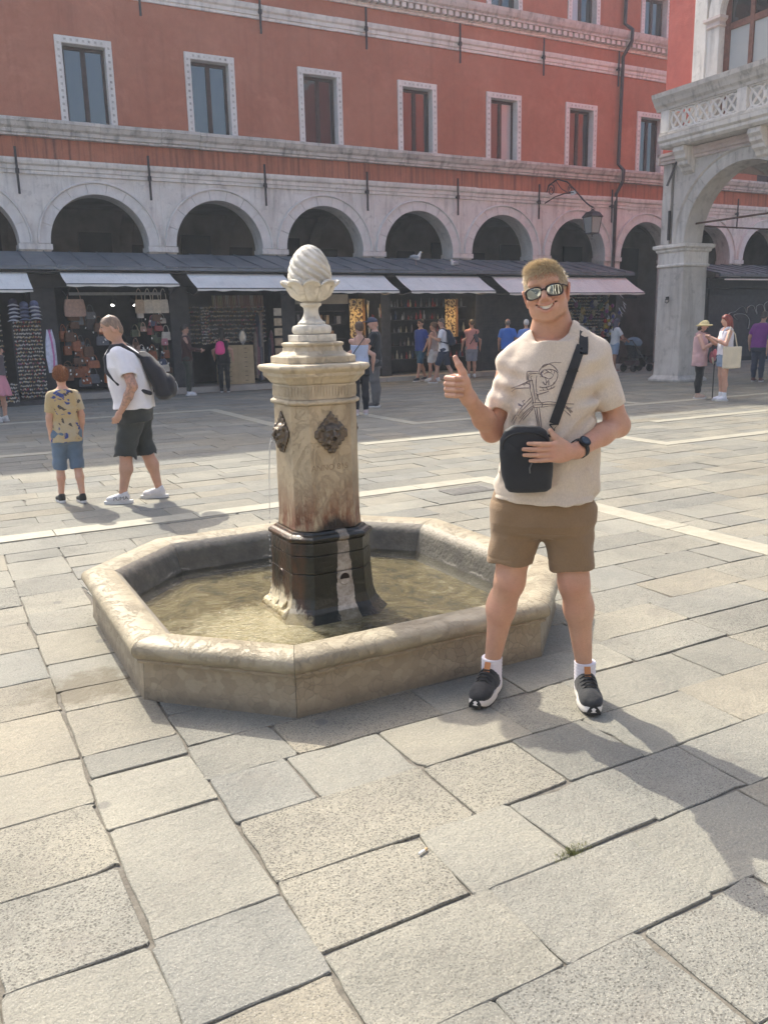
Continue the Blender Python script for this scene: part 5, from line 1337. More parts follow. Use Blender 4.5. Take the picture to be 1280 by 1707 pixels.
# left arm, hand on the bag
shL, elL, wrL = np.array((.248, .02, 1.462)), np.array((.340, .045, 1.190)), np.array((.170, -.176, 1.116))
B.cap(shL, elL, .054, .045, .03).cap(elL, elL * .6 + wrL * .4, .045, .043, .025).cap(elL * .62 + wrL * .38, wrL, .043, .028, .02, sq=((0, 1, 0), 1.1))
B.ell(elL + (.008, .010, -.008), (.038, .040, .040), .02)
B.cap(wrL, (.140, -.202, 1.116), .030, .029, .02, sq=((0, 1, 0), 1.3))
B.ell((.108, -.214, 1.117), (.052, .017, .043), .016, rot=(0, 0, .12))
for i, (z0, z1, xt, L) in enumerate(((1.146, 1.150, -.012, 1), (1.127, 1.128, -.030, 1), (1.107, 1.106, -.027, 1), (1.089, 1.084, -.004, 1))):
    a = np.array((.078, -.222, z0)); c = np.array((xt, -.224, z1)); m = a * .5 + c * .5 + np.array((0, -.010, .0005)); m2 = a * .22 + c * .78 + np.array((0, -.004, 0))
    r0 = .0098 - .0006 * (i == 3)
    B.cap((.11, -.214, z0 * .8 + 1.117 * .2), a, .0115, .0108, .009).cap(a, m, r0 + .0008, r0, .0025).cap(m, m2, r0, r0 - .0008, .0025).cap(m2, c, r0 - .0008, r0 - .0022, .0025)
B.cap((.120, -.205, 1.146), (.088, -.206, 1.172), .0165, .0128, .012).cap((.088, -.206, 1.172), (.070, -.200, 1.196), .0125, .0098, .006)
# neck and head
B.cap((.075, .030, 1.47), hd(.006, .040, -.060), .060, .055, .012)
B.cap((-.02, .035, 1.455), hd(-.03, .04, -.085), .034, .024, .05).cap((.17, .035, 1.475), hd(.035, .04, -.085), .034, .024, .05)
B.ell(hd(0, .018, .016), (.0755, .092, .086), .02, rot=HR)
B.ell(hd(0, -.020, -.042), (.0655, .062, .062), .03, rot=HR)
B.ell(hd(0, -.050, -.083), (.042, .034, .028), .028, rot=HR)
B.ell(hd(0, -.066, -.099), (.023, .020, .015), .014, rot=HR)
for s in (-1, 1):
    B.ell(hd(s * .046, -.054, -.026), (.028, .027, .024), .018, rot=HR)          # smiling cheeks
    B.ell(hd(s * .036, -.048, -.062), (.020, .022, .026), .02, rot=HR)
    B.ell(hd(s * .055, -.010, -.064), (.018, .036, .030), .02, rot=HR)           # jaw corner
    B.ell(hd(s * .030, -.071, .030), (.026, .014, .009), .012, rot=HR)           # brow
    B.ell(hd(s * .033, -.078, .004), (.019, .014, .012), .010, op='c', rot=HR)
    B.ell(hd(s * .0145, -.094, -.030), (.0090, .0105, .0085), .007, rot=HR)
    B.ell(hd(s * .0815, .012, -.010), (.0095, .021, .033), .008, rot=(0, TL + s * .28, -.1 + s * .35))
    B.ell(hd(s * .0895, .004, -.006), (.006, .010, .018), .004, op='c', rot=(0, TL + s * .28, -.1 + s * .35))
    B.ell(hd(s * .0775, .006, -.040), (.007, .009, .011), .006, rot=HR)
B.ell(hd(0, -.060, .050), (.052, .030, .034), .03, rot=HR)
B.cap(hd(0, -.080, .018), hd(0, -.106, -.020), .0085, .0112, .010).ell(hd(0, -.107, -.024), (.0115, .010, .0092), .008, rot=HR)
B.ell(hd(0, -.082, -.060), (.038, .017, .025), .016, rot=HR)                      # muzzle
def arc(s, y, z, w, sag): return hd(s * w, y + .016 * s * s, z + sag * s * s)
for k in range(9):
    s = k / 4 - 1; B.ell(arc(s, -.095, -.062, .0335, .017), (.007, .017, .0085 * (1 - .55 * s * s)), .003, op='c', rot=HR)
for k in range(10):
    s = k / 4.5 - 1
    B.ell(arc(s, -.0945, -.0745, .030, .0235), (.007, .0060, .0044), .004, rot=HR); B.ell(arc(s, -.0960, -.0505, .031, .0120), (.007, .0048, .0030), .004, rot=HR)
parts = []
head_lo, head_hi = np.array((-.08, -.16, 1.56)), np.array((.18, .15, 1.86))
hR_lo, hR_hi = np.array((-.36, -.34, 1.30)), np.array((-.20, -.19, 1.51)); hL_lo, hL_hi = np.array((-.06, -.26, 1.05)), np.array((.165, -.15, 1.23))
def inb(c, lo, hi, m=0.): return ((c > lo - m) & (c < hi + m)).all(1)
boxes = ((head_lo, head_hi), (hR_lo, hR_hi), (hL_lo, hL_hi))
parts.append(B.mesh(.0065, keep=lambda c: ~(inb(c, *boxes[0], -.004) | inb(c, *boxes[1], -.004) | inb(c, *boxes[2], -.004))))
for (lo, hi), h in zip(boxes, (.0026, .0020, .0020)):
    parts.append(B.mesh(h, lo - .01, hi + .01, keep=lambda c, lo=lo, hi=hi: inb(c, lo, hi)))
P, Q = join_np(parts)
bme = mesh_np('body', P, Q)
# natural redness: lips, cheeks, nose, ears, knuckles, knees
red = np.zeros(len(P))
def near(c, r, k): red[:] = np.maximum(red, k * np.exp(-(((P - np.array(c)) ** 2).sum(1)) / (r * r)))
for k in range(15):
    s = k / 7 - 1; near(arc(s, -.097, -.0755, .030, .0235), .0062, 1.0); near(arc(s, -.098, -.0495, .031, .0120), .0045, .9)
for s in (-1, 1): near(hd(s * .046, -.075, -.030), .022, .45); near(hd(s * .082, .012, -.008), .028, .55); near(hd(s * .02, -.09, .06), .03, .2)
near(hd(0, -.115, -.022), .014, .5); near((.075, -.04, 1.50), .06, .55)
for c in ((-.316, -.27, 1.40), (-.316, -.27, 1.38), (-.316, -.27, 1.36), (-.286, -.262, 1.475), (.078, -.23, 1.14), (.078, -.23, 1.12), (.078, -.23, 1.10)): near(c, .014, .5)
near((-.082, -.07, .535), .045, .35); near((.182, -.07, .535), .045, .35); near((-.16, -.04, 1.16), .05, .3); near((.34, .05, 1.17), .05, .3)
bme.attributes.new('red', 'FLOAT', 'POINT').data.foreach_set('value', red.astype(np.float32))
body = link('body', bme, M_SKIN, MAN, local=True)
# teeth
tm = MB(); L = []
for zz in (-.0535, -.0655): L.append([arc(k / 8 - 1, -.0905, zz, .030, .0150) for k in range(17)])
for zz in (-.0655, -.0535): L.append([arc(k / 8 - 1, -.0825, zz, .030, .0150) for k in range(17)])
tm.rings([list(q) for q in zip(*L)]).build('teeth', flat((.78, .74, .66), .3, .06), MAN, smooth='auto', local=True)
# hair
Hs = Sdf(); Hs.ell(hd(0, .021, .020), (.0800, .097, .0865), .02, rot=HR); Hs.ell(hd(0, -.052, .064), (.056, .034, .030), .02, rot=HR); Hs.ell(hd(-.008, -.01, .084), (.055, .062, .022), .02, rot=HR)
up = Vector(hd(0, 0, 1)) - Vector(hd(0, 0, 0))
Hs.plane(hd(0, -.084, .046), -(up * .80 + Vector((0, .62, 0))), .006)
Hs.disp(lambda X, Y, Z: .0022 * nz3(X, Y, Z, 260, 3) + .0016 * nz3(X, Y, Z, 480, 4))
HP, HQ = Hs.mesh(.0032)
t_ = NT('short blond hair'); v_ = t_.tc.outputs['Object']; k_ = t_.noise(t_.mapv(v_, (1, 1, .35)), 160, 4, .7)
t_.set(Base_Color=t_.ramp(k_, [(.3, (.48, .38, .24)), (.55, (.70, .59, .42)), (.75, (.86, .77, .60))]), Roughness=.45, Specular_IOR_Level=.5); M_BLOND = t_.m
hair = link('hair', mesh_np('hair', HP, HQ), M_BLOND, MAN, local=True)
tri = HP[HQ[:, :3]]; cen = tri.mean(1); nrm = np.cross(tri[:, 1] - tri[:, 0], tri[:, 2] - tri[:, 0]); nrm /= np.linalg.norm(nrm, axis=1)[:, None] + 1e-9
pick = nrg.randint(0, len(cen), 17000); hc = np.array(hd(0, .02, 0)); V = []; Fs = []
for j, i in enumerate(pick):
    n = nrm[i]; o_ = cen[i] - hc
    if n @ o_ < 0: continue
    top = max(0, (cen[i][2] - HC[2] - .02) / .08)
    d = n * (.16 + .26 * min(1, top)) + np.array((-.30, -.75, .05)) * min(1, top) + np.array((0, .12, -.75)) * (1 - min(1, top)) + nrg.normal(0, .16, 3); d /= np.linalg.norm(d)
    Ln = nrg.uniform(.010, .017) + .014 * min(1, top); w = np.cross(d, nrg.normal(size=3)); w = w / np.linalg.norm(w) * .0009
    k = len(V); V += [cen[i] - n * .002 - w, cen[i] - n * .002 + w, cen[i] + d * Ln * .6 + w * .8, cen[i] + d * Ln]; Fs.append((k, k + 1, k + 2, k + 3))
tag(link('hair_strands', mesh_np('hair_strands', np.array(V), np.array(Fs), False), M_BLOND, MAN, local=True), kind='stuff')
# brows
for s in (-1, 1):
    e = Sdf(); e.cap(hd(s * .016, -.0865, .0285), hd(s * .036, -.0845, .0345), .0034, .0036, .003).cap(hd(s * .036, -.0845, .0345), hd(s * .056, -.068, .0285), .0036, .002, .003); blob('eyebrow', e, .002, M_BLOND, MAN)
# sunglasses
GL = MB(); t_ = NT('mirrored lens'); t_.set(Base_Color=(.40, .43, .40), Metallic=1., Roughness=.03); M_LENS = t_.m
M_FRAME = flat((.05, .034, .030), .3, .2, 20.)
def lens_pt(s, u, v, k=1.):
    x = s * .0375 + u * .0312 * k; z = -.001 + v * .0205 * k - .004 * s * u * (v < 0); y = -.0985 + .55 * (abs(x) - .03) ** 2 * 9 * (abs(x) > .03) + .6 * z * z
    return hd(x, y, z)
def sup(a): return (math.copysign(abs(math.cos(a)) ** .72, math.cos(a)), math.copysign(abs(math.sin(a)) ** .72, math.sin(a)))
gp = None
for s in (-1, 1):
    ol = [sup(2 * math.pi * k / 32) for k in range(32)]
    rg = [[lens_pt(s, u, v, f) for u, v in ol] for f in (1., .8, .55, .3, .02)]
    path = [lens_pt(s, u, v, 1.04) for u, v in ol]; f_ = MB().tube(path + path[:1], .0022, 8, cap=False)
    f_.tube([hd(s * .066, -.089, .012), hd(s * .074, -.07, .012), hd(s * .080, -.02, .008), hd(s * .081, .012, .006), hd(s * .080, .03, -.012)], .0030, 6)
    if s < 0: f_.tube([hd(-.0085, -.1, .006), hd(0, -.1015, .009), hd(.0085, -.1, .006)], .0034, 8)
    if gp is None: gp = f_.build('sunglasses', M_FRAME, MAN, smooth=True, local=True)
    else: f_.build('frame_half', M_FRAME, gp, smooth=True, local=True)
    MB().rings(rg).build('lens', M_LENS, gp, smooth=True, local=True)
# T-shirt
M_TEE = cloth_mat('heather beige jersey', (.56, .475, .39), (.64, .55, .455), 30., .0012, .9, .45)
T = Sdf()
dR = (elR - shR) / np.linalg.norm(elR - shR); dL = (elL - shL) / np.linalg.norm(elL - shL)
eR, eL = shR + dR * .182, shL + dL * .205
T.cap(shR + (.030, 0, -.012), eR + dR * .05 + (.002, 0, 0), .078, .062, .010, sq=((0, 1, 0), .88)).cap(shL + (-.028, 0, -.012), eL + dL * .05 + (-.004, 0, 0), .080, .064, .010, sq=((0, 1, 0), .88))
T.cutin(eR, dR + np.array((-.05, 0, 0)), eR, .125).cutin(eL, dL, eL, .125)
T.cap(eR, eR + dR * .08, .046, .05, .003, op='c').cap(eL, eL + dL * .08, .052, .056, .003, op='c')
def fold(X, Y, Z):
    w = nz3(X, Y, Z * .55, 26, 1) * .0045
    f = .0055 * np.sin(42 * (X - .07) * (1 + .4 * np.sin(3 * Z)) + 9 * Z + 2 * nz3(X, Y, Z, 9, 7)) * np.clip((1.36 - Z) * 4, 0, 1) * np.clip((Z - .9) * 5, .35, 1)
    g = .006 * np.sin(70 * (Z - 1.22) - 28 * np.abs(X - .07) + 2 * nz3(X, Y, Z, 12, 9)) * np.exp(-((np.abs(X - .07) - .16) / .07) ** 2) * np.exp(-((Z - 1.32) / .13) ** 2)
    b = .006 * np.sin(52 * Z + 14 * X + 2 * nz3(X, Y, Z, 10, 5)) * np.clip((1.03 - Z) * 9, 0, 1)
    return w * 1.2 + f * 1.15 + g * 1.3 + b
T.loft([(.898, .05, -.002, .211, .156), (.95, .052, .0, .206, .151), (1.05, .060, .0, .192, .142), (1.18, .068, .005, .177, .135), (1.30, .073, .01, .178, .136), (1.40, .078, .012, .184, .126), (1.455, .080, .012, .186, .118), (1.50, .078, .012, .135, .108), (1.53, .075, .010, .100, .100)], .014)
T.cap((.0, .014, 1.515), (-.095, .014, 1.445), .060, .052, .03).cap((.142, .014, 1.545), (.245, .014, 1.485), .060, .054, .03)
for a_, b_, r_1, r_2 in (((-.055, -.125, 1.27), (-.075, -.145, .98), .008, .013), ((.0, -.128, 1.20), (-.12, -.10, 1.02), .010, .012), ((.235, -.075, 1.285), (.11, -.128, 1.16), .012, .006), ((.232, -.07, 1.22), (.14, -.125, 1.10), .012, .006),
                         ((.20, -.10, 1.10), (.05, -.140, 1.00), .012, .008), ((.215, -.09, 1.02), (.06, -.15, .955), .010, .008), ((.16, -.125, 1.0), (.19, -.115, .91), .010, .012), ((.245, -.03, 1.12), (.255, -.04, .93), .010, .012), ((-.09, -.075, 1.24), (-.11, -.08, 1.0), .012, .014),
                         ((-.135, -.03, 1.37), (-.165, -.07, 1.27), .008, .010), ((.275, -.02, 1.40), (.335, -.02, 1.30), .008, .010)):
    T.cap(a_, b_, r_1, r_2, .022)
T.disp(fold)
def zcol(x, y): return 1.560 + .24 * (x - .0695) - .042 * np.clip(-(y - .006) / .088, -.6, 1)
def neck(X, Y, Z):
    e = (np.sqrt(((X - .073) / .078) ** 2 + ((Y - .006) / .088) ** 2) - 1) * .08
    return np.maximum(e, zcol(X, Y) - .035 - Z)
T._a(neck, (-.02, -.1, 1.46), (.17, .12, 1.68), .004, 'c')
T.disp(lambda X, Y, Z: .0022 * np.exp(-((Z - .921) / .0032) ** 2))
TP, TQ = T.mesh(.0042); TP = relax(TP, TQ, 1, .3)
tee = link('t_shirt', mesh_np('t_shirt', TP, TQ), M_TEE, MAN, local=True)
bv = BVHTree.FromPolygons([tuple(p) for p in TP], [tuple(q) for q in TQ])
bvB = BVHTree.FromPolygons([tuple(p) for p in P], [tuple(q) for q in Q])
cp = []
for k in range(40):
    a = 2 * math.pi * k / 40; x, y = .073 + .0785 * math.cos(a), .006 + .0885 * math.sin(a)
    hit = bv.ray_cast(Vector((.073 + (x - .073) * 1.04, .006 + (y - .006) * 1.04, 1.8)), Vector((0, 0, -1)))[0]
    cp.append((x, y, hit.z if hit else 1.52))
cp = [(c[0], c[1], float(zcol(c[0], c[1])) - .008) for c in cp]
MB().tube(cp + cp[:1], .0125, 8, cap=False, squash=.75).build('collar', M_TEE, tee, smooth=True, local=True)
# bicycle sketch printed on the chest
M_INK = flat((.20, .165, .185), .85, .15)
pl = [[(370, 395), (360, 290), (385, 268), (530, 268)], [(385, 400), (392, 300), (530, 296)], [(545, 300), (560, 240), (640, 170), (720, 165), (800, 215), (850, 290)], [(600, 215), (740, 145), (890, 145)],
      [(550, 310), (620, 250), (720, 235), (800, 260), (840, 310), (820, 400), (770, 450)], [(560, 350), (640, 350), (690, 380), (740, 365), (770, 320), (700, 285), (630, 300)],
      [(560, 505), (640, 500), (740, 480), (800, 440)], [(560, 550), (650, 545), (760, 520), (800, 490)], [(520, 610), (600, 600), (700, 560)],
      [(110, 520), (260, 475), (370, 415), (440, 400)], [(120, 575), (200, 530), (400, 518)], [(400, 400), (410, 520), (440, 640), (460, 740)], [(440, 400), (470, 560), (500, 720)], [(510, 330), (505, 450), (515, 580)],
      [(440, 330), (420, 360), (440, 400)], [(450, 740), (580, 735), (600, 790), (480, 800), (450, 740)], [(470, 770), (590, 760)],
      [(480, 800), (510, 940), (545, 1090)], [(520, 800), (545, 950), (580, 1110)], [(560, 790), (580, 980), (605, 1140)],
      [(585, 735), (700, 718), (870, 745), (980, 790), (1075, 885)], [(590, 760), (760, 750), (900, 775), (1000, 830), (1055, 890)], [(600, 800), (740, 780), (880, 800), (1040, 930)],
      [(430, 660), (300, 780), (200, 900), (120, 1040)], [(440, 700), (320, 820), (230, 930), (150, 1080)], [(470, 800), (370, 880), (290, 980), (240, 1040)], [(470, 825), (390, 900), (310, 1000)], [(450, 780), (350, 860), (260, 970)],
      [(330, 700), (300, 720), (330, 770)], [(290, 780), (240, 760), (230, 780), (280, 790)], [(900, 745), (1100, 755)], [(990, 820), (1070, 830)], [(960, 330), (985, 420), (950, 470), (960, 520), (985, 530)], [(980, 515), (1090, 520)],
      [(660, 440), (700, 400), (700, 470)], [(560, 310), (600, 340), (580, 300), (610, 270)], [(650, 250), (690, 275)], [(720, 240), (745, 280)], [(790, 265), (780, 300)], [(540, 620), (540, 690), (580, 720)], [(500, 590), (530, 620), (510, 680)],
      [(640, 355), (660, 400), (650, 470), (600, 430)], [(600, 500), (620, 545)], [(660, 495), (690, 540)], [(730, 480), (750, 520)], [(380, 410), (300, 470)], [(350, 440), (410, 470), (420, 520)]]
pr = MB()
for line in pl + [[(x + rb.gauss(0, 7), y + rb.gauss(0, 7)) for x, y in l_] for l_ in pl]:
    q = []
    for cx, cy in smooth(line, 5):
        x = (840 + cx / 9.14 - 889.2) * .002324 * .962; z = 1.597 + (1.477 - (590 + cy / 9.14 - 591) * .00244 - 1.597) * .962
        s_ = surf(bv, x, z)
        if s_ is not None: q.append((s_.x, s_.y - .0009, s_.z))
    if len(q) > 1: pr.tube(q, .0016, 4, squash=.4)
pr.build('chest_print', M_INK, tee, local=True)
# shorts
M_SHORT = cloth_mat('brown cotton shorts', (.22, .145, .082), (.27, .18, .105), 30., .0016, .9, .25)
Sh = Sdf()
Sh.loft([(.742, .05, .0, .130, .090), (.770, .05, .0, .190, .130), (.80, .05, .0, .210, .144), (.86, .05, .0, .211, .140), (.90, .05, .0, .196, .132), (.945, .05, .0, .185, .125)], .03)
lr = ((-.048, .0, .84), (-.090, -.006, .56)); ll = ((.152, .0, .84), (.180, -.006, .54))
Sh.cap(*lr, .110, .091, .030).cap(*ll, .110, .087, .030)
Sh.cutin((-.085, 0, .618), (-.08, -.05, -1), (-.085, 0, .56), .13).cutin((.175, 0, .598), (.10, -.05, -1), (.175, 0, .54), .13)
Sh.cap((-.082, -.003, .615), (-.10, -.006, .5), .080, .084, .004, op='c').cap((.174, -.003, .595), (.19, -.006, .48), .076, .080, .004, op='c')
Sh.disp(lambda X, Y, Z: .004 * nz3(X, Y, Z * .8, 28, 11) + .0045 * np.sin(60 * Z + 30 * (X - .05) * np.sign(X - .05) + 2 * nz3(X, Y, Z, 14, 12)) * np.clip((.84 - Z) * 6, 0, 1) * np.exp(-((Z - .77) / .07) ** 2) + .003 * np.sin(45 * X + 12 * Z))
Sh.cap((-.172, -.02, .90), (-.158, -.10, .79), .0045, .0045, .004, op='c').cap((.268, -.02, .90), (.252, -.10, .79), .0045, .0045, .004, op='c')
Sh.cap((.050, -.155, .90), (.044, -.15, .77), .003, .003, .004, op='c')
Sh.disp(lambda X, Y, Z: .003 * np.exp(-((Z - .650 + .02 * (X > .05)) / .0035) ** 2) + .0025 * np.exp(-((Z - .892) / .0035) ** 2))
blob('shorts', Sh, .0042, M_SHORT, MAN)
# shoes and socks
M_SOCK = cloth_mat('white sock', (.66, .62, .68), (.74, .72, .76), 60.)
M_SHOE = cloth_mat('black knit shoe', (.022, .023, .024), (.045, .046, .048), 60., .0015, .8)
M_SOLE = flat((.70, .66, .60), .6, .08, 15.); M_RUB = flat((.02, .02, .02), .6, .2)
def sole_outline(L, W, k):
    pts = []
    for i in range(28):
        a = 2 * math.pi * i / 28; y = -math.cos(a) * L / 2; w = W / 2 * (1. if y < 0 else .84) * (1 - .10 * math.exp(-((y - .01) / .04) ** 2)); pts.append((math.copysign(abs(math.sin(a)) ** .7, math.sin(a)) * w * k, y * (1 + (k - 1) * .4)))
    return pts
def shoe(parent, ax, ay, ang, mats, L=.300, W=.106, tongue=True, name='shoe', h=.0045, s=1.):
    M4 = Matrix.Translation((ax, ay, 0)) @ Matrix.Rotation(ang, 4, 'Z') @ Matrix.Translation((0, -.062 * s, 0)) @ Matrix.Scale(s, 4)
    g = Sdf()
    g.ell((0, -.088, .052), (.047, .058, .034), .02).ell((0, -.03, .062), (.045, .075, .040), .03).ell((0, .045, .064), (.041, .06, .048), .03).cap((0, .055, .06), (0, .066, .112), .039, .037, .02, sq=((0, 1, 0), .8)).ell((0, .01, .088), (.034, .05, .034), .03)
    g.cap((0, .062, .10), (0, .07, .16), .031, .036, .004, op='c'); g.plane((0, 0, .024), (0, 0, -1))
    g.disp(lambda X, Y, Z: .0012 * nz3(X, Y, Z, 70, 2))
    P_, Q_ = g.mesh(h); me = mesh_np(name, P_, Q_); me.transform(M4); sh_ = link(name, me, mats[0], parent, local=True)
    def part(b, nm, mt, sm='auto'):
        m_ = b.mesh(nm, True); m_.set_sharp_from_angle(angle=R(40)); m_.transform(M4); return link(nm, m_, mt, sh_, local=True)
    zf = lambda y, z: z + (.022 * max(0, (-y - .08) / .07) ** 2) * (z < .02) + (.010 * max(0, (y - .06) / .08)) * (z > .02)
    part(MB().rings([[(x, y, zf(y, z)) for x, y in sole_outline(L, W, k)] for k, z in ((.93, .004), (1., .010), (1.03, .024), (1.0, .038), (.94, .044))]), 'sole', mats[1])
    part(MB().rings([[(x, y, .022 * max(0, (-y - .08) / .07) ** 2 + z) for x, y in sole_outline(L * .985, W * .93, 1)] for z in (.0, .005)]), 'outsole', mats[2])
    if tongue:
        part(MB().rings([[(sx * .030 * f, -.150 + d, z) for sx in (-1, -.5, 0, .5, 1)] + [(sx * .026 * f, -.142 + d, z) for sx in (1, .5, 0, -.5, -1)] for f, d, z in ((1., .002, .012), (.9, .0, .03), (.5, .004, .046))]), 'toe_bumper', mats[2])
        lc = MB()
        for k in range(4):
            y = -.064 + .019 * k; z = .104 + .0075 * k; lc.tube([(-.033, y + .008, z - .020), (-.014, y, z + .001), (.014, y + .003, z + .001), (.033, y + .008, z - .020)], .0036, 6)
        part(lc, 'laces', mats[2])
        part(MB().obox((0, .004, .136), (.026, .006, .046), Euler((-.5, 0, 0)).to_matrix()), 'pull_tab', flat((.46, .19, .07), .6, .15))
    return sh_
for ax, ay, ang in ((-.160, .055, R(-16)), (.243, .055, R(7))):
    so = Sdf(); so.cap((ax, ay - .004, .05), (ax + (.002 if ax < 0 else -.001), ay - .004, .16), .0445, .0455, .01).plane((0, 0, .166), (0, 0, 1)).disp(lambda X, Y, Z: .0012 * np.sin(Z * 420)); blob('sock', so, .004, M_SOCK, MAN)
    shoe(MAN, ax, ay, ang, (M_SHOE, M_SOLE, M_RUB))
# watch
d, a_, b_ = axes(elL - wrL); wc = Vector(wrL) + d * .022 + Vector((0, 0, .001)); rr = .0355
out = (Vector((-.10, -.9, .35)) - d * Vector((-.10, -.9, .35)).dot(d)).normalized(); sd = d.cross(out)
wt_ = MB()
band_ = [[wc + (out * math.cos(a) * rr * .98 + sd * math.sin(a) * rr * 1.02) * f + d * w for f, w in ((1., -.011), (1.07, -.010), (1.07, .010), (1., .011))] for a in [2 * math.pi * k / 36 for k in range(37)]]
wt_.rings([[tuple(p) for p in r] for r in band_], cap=False)
wo = wt_.build('watch', M_RUB, MAN, smooth='auto', local=True)
f0 = wc + out * rr
MB().tube([f0 - out * .002, f0 + out * .004, f0 + out * .011, f0 + out * .013], [.0215, .0235, .0235, .021], 28).build('watch_case', flat((.02, .02, .021), .35, .2, 30., 0, .5), wo, smooth='auto', local=True)
MB().tube([f0 + out * .0131, f0 + out * .0137], .0165, 28).build('watch_glass', flat((.012, .014, .014), .08, .1, 9., 0, 0, .8), wo, local=True)

# shoulder bag
BG = thing('shoulder_bag', 'small black crossbody bag held in front of the beige T-shirt', 'bag', (2.13, 2.70, 0), math.atan2(-.619, .785))
M_BAG = cloth_mat('black nylon', (.020, .021, .024), (.032, .034, .038), 60., .0008, .6)
g = Sdf(); bc = np.array((-.022, -.178, 1.083))
g.loft([(.955, bc[0] + .012, bc[1], .075, .022), (.97, bc[0] + .012, bc[1], .092, .032), (1.02, bc[0] + .008, bc[1], .100, .037), (1.10, bc[0], bc[1], .102, .036), (1.16, bc[0] - .004, bc[1], .097, .034), (1.195, bc[0], bc[1], .080, .030), (1.212, bc[0], bc[1], .052, .022)], .02, n=3.2)
g.disp(lambda X, Y, Z: .0022 * nz3(X, Y, Z, 22, 3))
g.cap((bc[0] - .085, bc[1] - .03, 1.175), (bc[0] + .005, bc[1] - .045, 1.085), .0025, .0025, .003, op='c').cap((bc[0] + .05, bc[1] - .035, 1.185), (bc[0] + .005, bc[1] - .045, 1.085), .0025, .0025, .003, op='c')
bm_ = blob('bag_body', g, .0038, M_BAG, BG)
me = bm_.data; bvG = BVHTree.FromPolygons([tuple(v.co) for v in me.vertices], [tuple(p.vertices) for p in me.polygons])
zp = MB(); q = []
for k in range(25):
    a = math.pi * (k / 24) ; x = bc[0] + .088 * math.cos(a); z = 1.125 + .066 * math.sin(a) ** .7; s_ = surf(bvG, x, z)
    if s_ is not None: q.append((s_.x, s_.y - .001, s_.z))
zp.tube(q, .0032, 6).build('zip', M_RUB, BG, smooth=True, local=True)
MB().tube([(.002, bc[1] - .040, 1.075), (-.006, bc[1] - .046, 1.055), (-.004, bc[1] - .044, 1.035)], .003, 6).build('zip_pull', flat((.12, .12, .12), .4, .1), BG, local=True)
sp_ = []
for k in range(15):
    f = k / 14; x = .083 + (.187 - .083) * f; z = 1.215 + (1.525 - 1.215) * f; s_ = surf(bv, x, z)
    if s_ is not None: sp_.append(Vector((s_.x, s_.y - .004, s_.z)))
for k in range(1, 13):
    a = math.pi * k / 13; y = .012 - .115 * math.cos(a); hit = bv.ray_cast(Vector((.192, y, 1.9)), Vector((0, 0, -1)))[0]
    if hit is not None and hit.z > 1.40: sp_.append(Vector((hit.x, hit.y, hit.z + .004)))
for k in range(12):
    f = k / 11; x = .19 - .36 * f; z = 1.46 - .42 * f; s_ = surf(bv, x, z, back=True)
    if s_ is not None: sp_.append(Vector((s_.x, s_.y + .004, s_.z)))
sp_ = [sp_[0]] + [(sp_[i - 1] + sp_[i] * 2 + sp_[i + 1]) / 4 for i in range(1, len(sp_) - 1)] + [sp_[-1]]
sb = MB(); rows_ = []
for i, p in enumerate(sp_):
    t = (sp_[min(i + 1, len(sp_) - 1)] - sp_[max(i - 1, 0)]).normalized(); hit = bv.find_nearest(p); n = hit[1] if hit[1] is not None else Vector((0, -1, 0))
    if n.dot(p - Vector((.07, .01, p.z - .02))) < 0: n = -n
    w = t.cross(n).normalized() * .0185; rows_.append([tuple(p + w), tuple(p - w), tuple(p - w + n * .0035), tuple(p + w + n * .0035)])
sb.rings(rows_).build('strap', M_BAG, BG, smooth='auto', local=True)
p0 = sp_[0]
MB().tube([p0 + Vector((-.016, -.004, -.002)), p0 + Vector((0, -.006, -.022)), p0 + Vector((.016, -.004, -.002)), p0 + Vector((-.016, -.004, -.002))], .003, 6).tube([p0 + Vector((0, -.006, -.02)), p0 + Vector((-.008, -.01, -.045)), (bc[0] + .075, bc[1] - .01, 1.175)], [.006, .007, .004], 8).build('clip', M_RUB, BG, smooth=True, local=True)
MB().obox(sp_[9], (.042, .010, .016), Euler((0, -.3, 0)).to_matrix()).build('strap_slider', M_RUB, BG, local=True)
# ================================================================== everyone else
def strands(ho, T, hm, n, L, s):
    me = ho.data; V = np.array([v.co for v in me.vertices]); Fq = np.array([p.vertices for p in me.polygons]); tri = V[Fq[:, :3]]; cen = tri.mean(1); nr = np.cross(tri[:, 1] - tri[:, 0], tri[:, 2] - tri[:, 0]); nr /= np.linalg.norm(nr, axis=1)[:, None] + 1e-9
    hc = V.mean(0); pk = nrg.randint(0, len(cen), n); pk = pk[((cen[pk] - hc) * nr[pk]).sum(1) > 0]; c = cen[pk]; nn = nr[pk]
    top = np.clip((c[:, 2] - hc[2]) / .05, 0, 1)[:, None]
    d = nn * .45 + np.array((.15, -.5, .1)) * top + np.array((0, .1, -.8)) * (1 - top) + nrg.normal(0, .22, c.shape); d /= np.linalg.norm(d, axis=1)[:, None]
    w = np.cross(d, nrg.normal(size=c.shape)); w = w / np.linalg.norm(w, axis=1)[:, None] * .0016; ln = nrg.uniform(.6, 1.2, (len(c), 1)) * L * s
    P = np.stack([c - nn * .002 - w, c - nn * .002 + w, c + d * ln * .6 + w, c + d * ln], 1).reshape(-1, 3); Q = np.arange(len(P)).reshape(-1, 4)
    tag(link('hair_strands', mesh_np('hair_strands', P, Q, False), hm, T, local=True), kind='stuff')
